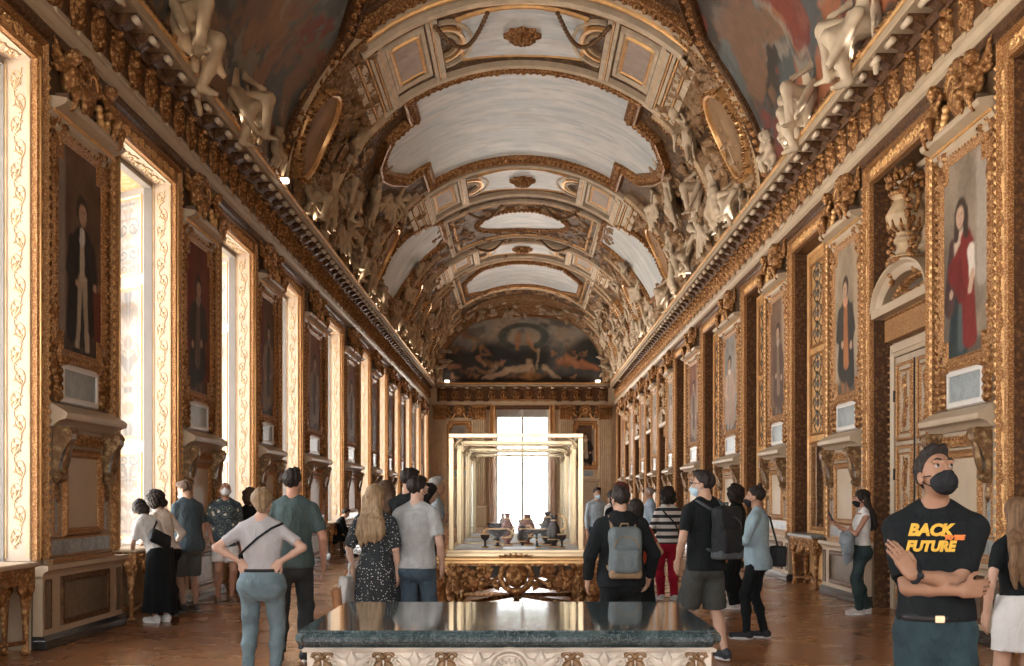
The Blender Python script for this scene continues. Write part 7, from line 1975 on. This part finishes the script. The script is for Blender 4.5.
# 4-5
person('bald bearded man in dark floral shirt and white shorts looking up with white mask', (-4.45, 17.95), D(205), 1.80, 'm', 1.02, yaw=-.25, pitch=.55, h=.012, sk=(.40, .21, .14), hair='grey', style='bald', mask=MASK_W, wr=(.20, .10, .90), wl=(-.22, .05, .86),
       top=dict(mat=cloth_floral('dark_floral_print'), hem=.82, t=.024, sleeve=.8, loose=.06, name='shirt'), bottom=dict(kind='shorts', mat=WHITE, loose=.02, len=.75), shoes=((.20, .13, .08), (.25, .18, .12)))
person('brown-haired person in dark top half hidden behind the woman with hands on hips', (-4.35, 19.1), D(30), 1.68, 'f', 1.0, yaw=.3, h=.014, hair='brown', style='curly', top=dict(mat=BLACK, sleeve=.7), bottom=dict(kind='trousers', mat=CHAR), shoes=((.05, .05, .05), (.3, .3, .3)))
# 6 woman with hands on hips
p = person('woman in pale grey tee and light jeans seen from behind, hands on hips', (-2.215, 10.2), D(-3), 1.64, 'f', 1.24, h=.008, sk=(.50, .31, .23), hair='blond', style='bun', yaw=-.1, wr=(.178, -.055, 1.10), wl=(-.178, -.055, 1.10), pr=(1, -.25, -.15), pl=(-1, -.25, -.15),
           hr=((-.55, -.25, -.75), (-.2, .95, 0)), hl=((.55, -.25, -.75), (.2, .95, 0)), curl=.25, ankR=(.13, -.02, .085), ankL=(-.13, .0, .085),
           top=dict(mat=fabric('pale_grey_cotton', (.40, .38, .38), .9, 8, .06), hem=1.02, t=.010, sleeve=.72, wr=.005, neck=.545), bottom=dict(kind='trousers', mat=JEANS_LT, waist=1.04, belt=True, t=.008, name='jeans', pockets=True), shoes=((.5, .5, .5), (.7, .7, .7)))
root = empty('crossbody_bag', p['root'].location, p['root'].rotation_euler[2]); tag(root, 'thin black bag worn crosswise by the woman with hands on hips', 'bag')
b = MB(); T = p['T']; b.tube([tuple(T(q)) for q in ((.205, -.05, 1.45), (.12, -.128, 1.405), (.0, -.150, 1.32), (-.10, -.148, 1.23), (-.18, -.10, 1.16), (-.20, .0, 1.08), (-.19, .10, 1.0))], .010, 6); b.build('strap', BLACK2, root)
s = Field(); s.box(T((-.12, .19, .98)), A(.11, .04, .07), .03, None, .01); s.build('bag_body', BLACK2, .01, root)
# 7
person('man in grey-green tee and dark joggers walking away beside the woman with hands on hips', (-2.20, 11.5), D(4), 1.84, 'm', .98, yaw=-.35, pitch=.08, h=.010, sk=(.40, .25, .18), hair='dark', style='short', wr=(.27, .06, .90), wl=(-.24, .0, .88), ankR=(.10, .06, .085), ankL=(-.10, -.18, .10),
       top=dict(mat=fabric('grey_green_cotton', (.062, .088, .086)), hem=.86, t=.018, sleeve=.75, loose=.04), bottom=dict(kind='trousers', mat=CHAR, loose=.012, name='joggers', cuff=-.02), shoes=((.03, .03, .032), (.6, .6, .6)))
# 8 seated attendant in the window bay
b = MB(); b.box(-.2, .2, -.2, .2, .42, .46, 0, .01)
st_ = empty('stool', (-4.92, 31.6, 0)); b.build('seat', BLACK2, st_)
for sx in (-1, 1):
    for sy in (-1, 1): b = MB(); b.tube([(sx*.17, sy*.17, 0), (sx*.15, sy*.15, .43)], .014, 8); b.build('leg', BLACK2, st_)
tag(st_, 'black stool in the window bay under the seated person in black', 'stool')
person('person dressed in black sitting in the far window bay', (-4.92, 31.6), D(-90), 1.7, 'm', 1.0, drop=.40, lean=.35, h=.016, hair='dark', style='short', ankR=(.12, .40, .085), ankL=(-.12, .40, .085), wr=(.22, .38, 1.02), wl=(-.2, .38, 1.02),
       top=dict(mat=BLACK, sleeve=1.9, t=.02, hem=.86), bottom=dict(kind='trousers', mat=BLACK), shoes=((.03, .03, .03), (.1, .1, .1)))
# 9-13 group left of the glass cases
p = person('woman with long blond hair in black polka dot dress seen from behind', (-1.43, 11.65), D(-12), 1.68, 'f', 1.02, yaw=-.3, h=.010, sk=(.48, .31, .23), hair='blond', style='long', wr=(.22, .06, .88), wl=(-.26, .06, .90),
           top=dict(mat=cloth_dots('polka_dot_fabric', (.016, .020, .024), (.55, .54, .5), 42, .20), hem=.95, t=.016, sleeve=.95, puff=True, name='dress_top'), bottom=dict(kind='skirt', mat=cloth_dots('polka_dot_skirt', (.016, .020, .024), (.55, .54, .5), 42, .20), hem=.42, flare=.03, waist=1.08, wave=.05), shoes=((.05, .05, .05), (.2, .2, .2)))
strap_bag(p, 'white and tan tote bag hanging from the arm of the woman in polka dots', fabric('white_canvas', (.58, .58, .57)), (-.32, .04, .70), (.05, .16, .15), ((-.28, -.05, .84), (-.27, .0, .98), (-.27, .06, 1.0), (-.28, .12, .84)), .1, name='tote_bag')
strap_bag(p, 'tan leather bag behind the white tote of the woman in polka dots', fabric('tan_leather', (.36, .17, .08), .5), (-.36, -.06, .62), (.05, .12, .11), ((-.33, -.12, .72), (-.28, -.06, .92), (-.30, .02, .72)), -.1, name='leather_bag')
person('brown-haired woman in white top standing behind the woman in polka dots', (-1.52, 13.3), D(-20), 1.74, 'f', 1.0, h=.013, yaw=.3, hair='brown', style='long', top=dict(mat=WHITE, sleeve=.8), bottom=dict(kind='trousers', mat=BLACK), shoes=((.05, .05, .05), (.2, .2, .2)))
person('man in light grey tee and blue jeans seen from behind beside the glass case', (-1.03, 11.7), D(-18), 1.765, 'm', 1.06, yaw=-.55, pitch=-.1, h=.010, sk=(.48, .30, .22), hair='dark', style='short', mask=MASK_K, wr=(.22, .10, .90), wl=(-.22, .12, .95),
       top=dict(mat=fabric('light_grey_cotton', (.33, .335, .33)), hem=.88, t=.018, sleeve=.72, loose=.03), bottom=dict(kind='trousers', mat=JEANS, name='jeans', loose=.005, pockets=True), shoes=((.05, .05, .05), (.3, .3, .3)))
person('tall dark-haired man in black standing behind the man in light grey', (-1.25, 13.15), D(-25), 1.88, 'm', 1.0, h=.013, pitch=-.2, yaw=-.3, hair='dark', style='short', wr=(.15, .25, 1.15), wl=(-.15, .25, 1.15), top=dict(mat=BLACK, sleeve=.7), bottom=dict(kind='trousers', mat=BLACK), shoes=((.05, .05, .05), (.2, .2, .2)))
person('dark-haired woman with a phone beside the middle glass case', (-1.26, 15.9), D(-80), 1.74, 'f', 1.0, h=.014, pitch=-.2, hair='dark', style='bob', wr=(.10, .26, 1.30), wl=(-.10, .26, 1.30), top=dict(mat=fabric('beige_knit', (.40, .30, .24)), sleeve=1.5), bottom=dict(kind='trousers', mat=BLACK), shoes=((.05, .05, .05), (.2, .2, .2)))
person('grey-haired man in pale shirt beside the farthest glass case', (-1.28, 17.6), D(-80), 1.86, 'm', 1.0, h=.014, hair='grey', style='short', top=dict(mat=fabric('pale_blue_shirt', (.36, .42, .46)), sleeve=.8), bottom=dict(kind='trousers', mat=CHAR), shoes=((.05, .05, .05), (.2, .2, .2)))
# 14-16 right of the glass cases
p = person('man in black hooded sweatshirt with grey backpack seen from behind', (.86, 10.5), D(6), 1.66, 'm', 1.12, yaw=.25, pitch=-.1, h=.010, hair='dark', style='short', wr=(.28, .06, .92), wl=(-.30, .06, .90),
           top=dict(mat=BLACK, hem=.84, t=.03, sleeve=1.95, hood=True, name='sweatshirt', loose=.03), bottom=dict(kind='trousers', mat=BLACK, loose=.01), shoes=((.03, .03, .03), (.2, .2, .2)))
backpack(p, 'grey backpack with tan base worn by the man in the black sweatshirt', fabric('grey_canvas', (.115, .135, .14)), fabric('tan_canvas', (.22, .15, .09)), .15, .46, .07, 1.17, h=.010)
person('person with dark red hair standing beyond the grey backpack', (1.20, 14.6), D(20), 1.74, 'f', 1.0, h=.014, hair='red', style='bob', top=dict(mat=BLACK, sleeve=.8), bottom=dict(kind='trousers', mat=BLACK), shoes=((.05, .05, .05), (.2, .2, .2)))
person('short dark-haired person in orange-red top with black skirt beyond the hooded man', (1.15, 12.2), D(25), 1.54, 'f', 1.05, h=.012, hair='dark', style='bob', wr=(.24, .10, .95), pr=(1, -.6, 0), top=dict(mat=fabric('orange_red_cotton', (.36, .06, .025)), sleeve=.6, hem=.9), bottom=dict(kind='skirt', mat=BLACK, hem=.35, waist=1.0), shoes=((.05, .05, .05), (.2, .2, .2)))
person('far man in pale blue shirt with mask near the end window', (1.55, 25.0), D(200), 1.76, 'm', 1.0, h=.018, hair='dark', style='short', mask=MASK_B, top=dict(mat=fabric('pale_blue_shirt', (.36, .42, .46)), sleeve=1.8), bottom=dict(kind='trousers', mat=JEANS), shoes=((.05, .05, .05), (.2, .2, .2)))
person('far long-haired woman in white top near the end window', (1.82, 24.2), D(40), 1.70, 'f', 1.0, h=.018, hair='dark', style='long', top=dict(mat=WHITE, sleeve=1.8), bottom=dict(kind='trousers', mat=BLACK), shoes=((.05, .05, .05), (.2, .2, .2)))
person('far balding man in blue-grey shirt by the right wall', (2.78, 26.2), D(100), 1.78, 'm', 1.0, h=.018, hair='grey', style='fade', top=dict(mat=fabric('blue_grey_shirt', (.24, .29, .33)), sleeve=1.5), bottom=dict(kind='trousers', mat=CHAR), shoes=((.05, .05, .05), (.2, .2, .2)))
# 17 striped top
p = person('person in black and white striped top and red trousers seen from behind', (2.22, 18.4), D(12), 1.69, 'f', 1.05, h=.013, yaw=.2, hair='dark', style='curly', wr=(.24, .16, 1.0), wl=(-.24, .12, .95), ankR=(.08, -.1, .09), ankL=(-.07, .1, .085),
           top=dict(mat=cloth_stripes('striped_knit', (.02, .02, .022), (.62, .58, .54), .105), hem=.90, t=.025, sleeve=1.6, loose=.05, name='sweater'), bottom=dict(kind='trousers', mat=fabric('red_cotton', (.34, .012, .03)), loose=.012), shoes=((.6, .6, .6), (.7, .7, .7)))
strap_bag(p, 'black crossbody bag over the striped top', BLACK2, (.20, .10, .98), (.05, .10, .09), ((.19, .0, 1.05), (.08, -.15, 1.22), (-.08, -.13, 1.38), (-.13, -.02, 1.49)), .1)
# 18 man with backpack
p = person('man in black tee and dark shorts with blue mask and glasses carrying a black backpack', (1.76, 11.6), D(24), 1.82, 'm', 1.0, yaw=.75, pitch=.0, h=.010, sk=(.44, .27, .19), hair='dark', style='short', mask=MASK_B, wr=(.24, .02, .93), wl=(-.24, .08, .92), ankR=(.13, -.14, .10), ankL=(-.10, .12, .085),
           top=dict(mat=BLACK, hem=.84, t=.018, sleeve=.75, loose=.03), bottom=dict(kind='shorts', mat=fabric('dark_olive_cotton', (.05, .052, .048)), loose=.03, len=1.0), shoes=((.04, .045, .05), (.45, .45, .45)))
b = MB(); hp = p['hp']
for sg in (-1, 1): b.tube([tuple(hp(sg*.034+.024*cos(a), .112, .008+.018*sin(a))) for a in [2*PI*j/12 for j in range(12)]], .0028, 5, closed=True); b.tube([tuple(hp(sg*.058, .11, .014)), tuple(hp(sg*.078, .03, .012)), tuple(hp(sg*.080, -.02, .004))], .0028, 5)
b.tube([tuple(hp(-.011, .115, .012)), tuple(hp(.011, .115, .012))], .0028, 5); b.build('glasses', BLACK2, p['root'])
backpack(p, 'black backpack slung on the shoulder of the man in dark shorts', BLACK2, fabric('dark_grey_webbing', (.07, .075, .08)), .15, .48, .08, 1.20, .10, .2, h=.010)
# 19-20
person('person with big dark curly hair in black with white sneakers', (3.02, 17.0), D(60), 1.72, 'f', 1.05, yaw=-.3, h=.012, hair='dark', style='curly', wr=(.2, .2, 1.05), wl=(-.2, .2, 1.0), top=dict(mat=BLACK, t=.03, sleeve=1.8, loose=.05), bottom=dict(kind='trousers', mat=BLACK, loose=.03), shoes=((.62, .60, .58), (.7, .7, .7)))
p = person('man with a topknot in pale denim shirt and black jeans standing in profile', (2.62, 13.4), D(66), 1.69, 'm', .98, yaw=.1, h=.010, sk=(.36, .20, .13), hair='dark', style='topknot', mask=MASK_K, wr=(.20, .06, .86), wl=(-.10, .26, 1.12), pl=(-1, -.8, -.4), ankR=(.09, -.06, .085), ankL=(-.10, .10, .085),
           top=dict(mat=fabric('pale_denim', (.27, .36, .40), .85, 6, .15), hem=.80, t=.022, sleeve=1.55, loose=.05, name='shirt'), bottom=dict(kind='trousers', mat=BLACK, name='jeans', t=.006), shoes=((.02, .02, .022), (.45, .45, .45)))
strap_bag(p, 'small black bag hanging behind the man with a topknot', BLACK2, (.10, -.22, .95), (.04, .10, .12), ((.10, -.22, 1.05), (.12, -.12, 1.40), (.12, .0, 1.47)), 0)
# 21 woman with phone
p = person('woman in white tank top and dark jeans with black mask holding up a phone', (4.58, 16.2), D(88), 1.66, 'f', 1.0, yaw=.05, pitch=-.06, lean=-.03, h=.010, sk=(.40, .25, .18), hair='dark', style='long', mask=MASK_K, wr=(.08, .36, 1.26), wl=(-.06, .34, 1.22), pr=(.5, -.6, -1), pl=(-.5, -.6, -1), hr=((-.1, .6, .75), (-.3, .7, -.5)), hl=((.1, .6, .75), (.3, .7, -.5)), curl=.7, ankR=(.08, -.08, .085), ankL=(-.09, .06, .085),
           top=dict(mat=WHITE, hem=.98, sleeve=0, t=.016, neck=.50, wr=.003, name='tank_top'), bottom=dict(kind='trousers', mat=fabric('dark_green_denim', (.028, .046, .046), .85, 5, .3), waist=1.04, loose=.012, t=.008, name='jeans'), shoes=((.5, .45, .42), (.6, .58, .55)))
root = empty('phone', (0, 0, 0)); c = to_world(p, p['T']((.02, .45, 1.38))); root.location = c; root.rotation_euler = (D(-25), 0, D(88)); tag(root, 'dark mobile phone held up by the woman in the tank top', 'phone')
b = MB(); b.box(-.037, .037, -.004, .004, -.075, .075, 0, .003); b.build('case', BLACK2, root); b = MB(); b.box(-.033, .033, -.0052, -.0042, -.07, .07); b.build('screen', fabric('dark_screen', (.02, .02, .025), .1), root)
s = Field()
T = p['T']; s.chain([T((-.12, .22, 1.13)), T((-.16, .24, 1.05)), T((-.15, .22, .90)), T((-.10, .20, .78))], [.055, .085, .07, .035], .03); s.chain([T((-.02, .26, 1.12)), T((-.08, .26, 1.02)), T((-.06, .24, .72))], [.05, .07, .03], .03); s.noise(.012, 20, 3)
o = s.build('jacket', fabric('grey_denim_jacket', (.22, .25, .27)), .010); o.location = p['root'].location; o.rotation_euler = p['root'].rotation_euler; tag(o, 'grey jacket draped over the arm of the woman with the phone', 'jacket')
# 22 man with crossed arms
p = person('man in black printed tee and jeans with black mask looking up, arms crossed', (1.96, 5.7), D(170), 1.80, 'm', 1.02, yaw=.34, pitch=.42, h=.0075, sk=(.30, .16, .10), hair='dark', style='short', mask=MASK_K, wr=(-.09, .20, 1.12), wl=(.135, .225, 1.19), pr=(1, -.5, -.55), pl=(-1, -.5, -.55), hr=((-.8, -.35, .1), (0, -.9, .1)), hl=((.45, -.05, .75), (.5, -.8, 0)), hcurl=(.5, .25),
           top=dict(mat=BLACK, hem=.975, t=.016, sleeve=.80, wr=.006), bottom=dict(kind='trousers', mat=JEANS_DK, name='jeans', waist=1.0, belt=True), shoes=None)
tm = fabric('yellow_print', (.62, .36, .05), .7, 20, .1); tm2 = fabric('orange_print', (.60, .17, .04), .7, 20, .1)
def print_text(p, txt, pos, size, mat, shear, name):
    cu = bpy.data.curves.new(name, 'FONT'); cu.body = txt; cu.size = size; cu.align_x = 'CENTER'; cu.align_y = 'CENTER'; cu.extrude = .0015; cu.shear = shear; cu.offset = .004; cu.resolution_u = 3
    o = bpy.data.objects.new(name, cu); COL.objects.link(o); dg = bpy.context.evaluated_depsgraph_get(); me = bpy.data.meshes.new_from_object(o.evaluated_get(dg)); bpy.data.objects.remove(o)
    me.materials.clear(); me.materials.append(mat)
    sx = min(1, .23/max(.01, max(v.co.x for v in me.vertices)-min(v.co.x for v in me.vertices)))
    for v in me.vertices:   # lettering lies on the curve of the chest
        x, y, z = v.co; x *= sx; X = x; Yb = pos[1]-.9*X*X
        v.co = Vector((pos[0]-X, Yb+z, pos[2]+y))
    o = obj(name, me, p['root']); return o
print_text(p, 'BACK', (.045, .140, 1.425), .075, tm, .25, 'printed_lettering'); print_text(p, 'TO THE', (-.062, .142, 1.392), .024, tm2, .25, 'printed_lettering'); print_text(p, 'FUTURE', (.045, .148, 1.35), .065, tm, .25, 'printed_lettering')
b = MB(); W = p['W'][1]; d = unit(p['W'][1]-p['E'][1]); u = unit(np.cross(d, (0, 0, 1))); v = np.cross(u, d); c = W-d*.02
b.tube([tuple(c+(u*cos(a)+v*sin(a))*.033) for a in [2*PI*j/16 for j in range(16)]], .010, 6, closed=True); q = c+u*-.034; b.ell(tuple(q+unit(q-c)*.004), (.016, .012, .016), 10, 6); b.build('watch', BLACK2, p['root'])
b = MB(); W = p['W'][0]
# 23 woman in white skirt
person('woman with very long brown hair in black top and white mini skirt seen from behind', (3.27, 7.9), D(4), 1.56, 'f', 1.02, yaw=.0, h=.009, sk=(.46, .28, .20), hair='lightbrown', style='longer', wr=(.22, .08, .90), wl=(-.235, .04, .90), ankR=(.07, -.02, .085), ankL=(-.07, .02, .085),
       top=dict(mat=BLACK, hem=.98, t=.010, sleeve=.6), bottom=dict(kind='skirt', mat=fabric('white_denim', (.56, .54, .52), .85, 6, .08), hem=.64, flare=.015, waist=1.05, wave=.02), shoes=((.5, .5, .5), (.7, .7, .7)))
# ------------------------------------------------------------------ camera, sky and lamps
cam = bpy.data.cameras.new('camera'); co = bpy.data.objects.new('camera', cam); COL.objects.link(co)
co.location = (0, 0, 1.58); co.rotation_euler = (PI/2, 0, 0)
cam.sensor_width = 36; cam.sensor_fit = 'HORIZONTAL'; cam.lens = 1200/1024*36
cam.shift_x = -(522.5-512)/1024; cam.shift_y = (497-333)/1024
cam.clip_start = 0.05; cam.clip_end = 300
scene.camera = co
w = bpy.data.worlds.new('daylight'); scene.world = w; w.use_nodes = True; nt = w.node_tree
bg = nt.nodes['Background']
tc = nt.nodes.new('ShaderNodeTexCoord'); sp = nt.nodes.new('ShaderNodeSeparateXYZ'); link(nt, tc, 'Generated', sp, 'Vector')
r = ramp(nt, [(0.35, (1.45, 1.27, 1.05)), (0.5, (1.0, 0.94, 0.86)), (0.75, (0.90, 0.93, 0.95))])
mr = nt.nodes.new('ShaderNodeMath'); mr.operation = 'MULTIPLY_ADD'; mr.inputs[1].default_value = 0.5; mr.inputs[2].default_value = 0.5
link(nt, sp, 'Z', mr, 0); link(nt, mr, 'Value', r, 'Fac'); link(nt, r, 'Color', bg, 'Color')
bg.inputs['Strength'].default_value = SKY
def area(name, loc, rot, sx, sy, e, col=(1, 1, 1), portal=False, spread=PI):
    l = bpy.data.lights.new(name, 'AREA'); l.shape = 'RECTANGLE'; l.size = sx; l.size_y = sy; l.energy = e; l.color = col; l.spread = spread
    o = bpy.data.objects.new(name, l); COL.objects.link(o); o.location = loc; o.rotation_euler = rot
    if portal: l.cycles.is_portal = True
    return o
for a, b_ in BAYS:
    area('window_portal', (-XW-1.0, (a+b_)/2, 3.3), (0, -PI/2, 0), 5.4, (b_-a)+0.6, 1, portal=True)
area('end_portal', (0, YE+0.35, 3.25), (-PI/2, 0, 0), 2.8, 6.4, 1, portal=True)
for x0, x1 in OP: area('entrance_portal', ((x0+x1)/2, -2.99, 3.45), (PI/2, 0, 0), x1-x0, 5.9, 1, portal=True)
# lamps standing on the cornice, turned up to the vault
for side in (-1, 1):
    for i in range(8):
        y = 4.0+8.0*i
        area('cornice_lamp', (side*(XW-0.28), y, 7.80), (PI, side*-0.98, 0), 0.06, 7.6, CORN, (1.0, 0.92, 0.82), spread=math.radians(58))
vs = scene.view_settings; vs.view_transform = 'Standard'; vs.look = 'None'; vs.gamma = 1; vs.exposure = EXPO; vs.use_curve_mapping = False
cy = scene.cycles
cy.max_bounces = 8; cy.diffuse_bounces = 4; cy.glossy_bounces = 4; cy.transmission_bounces = 6; cy.transparent_max_bounces = 24
cy.caustics_reflective = False; cy.caustics_refractive = False; cy.sample_clamp_indirect = 6
cy.use_denoising = True
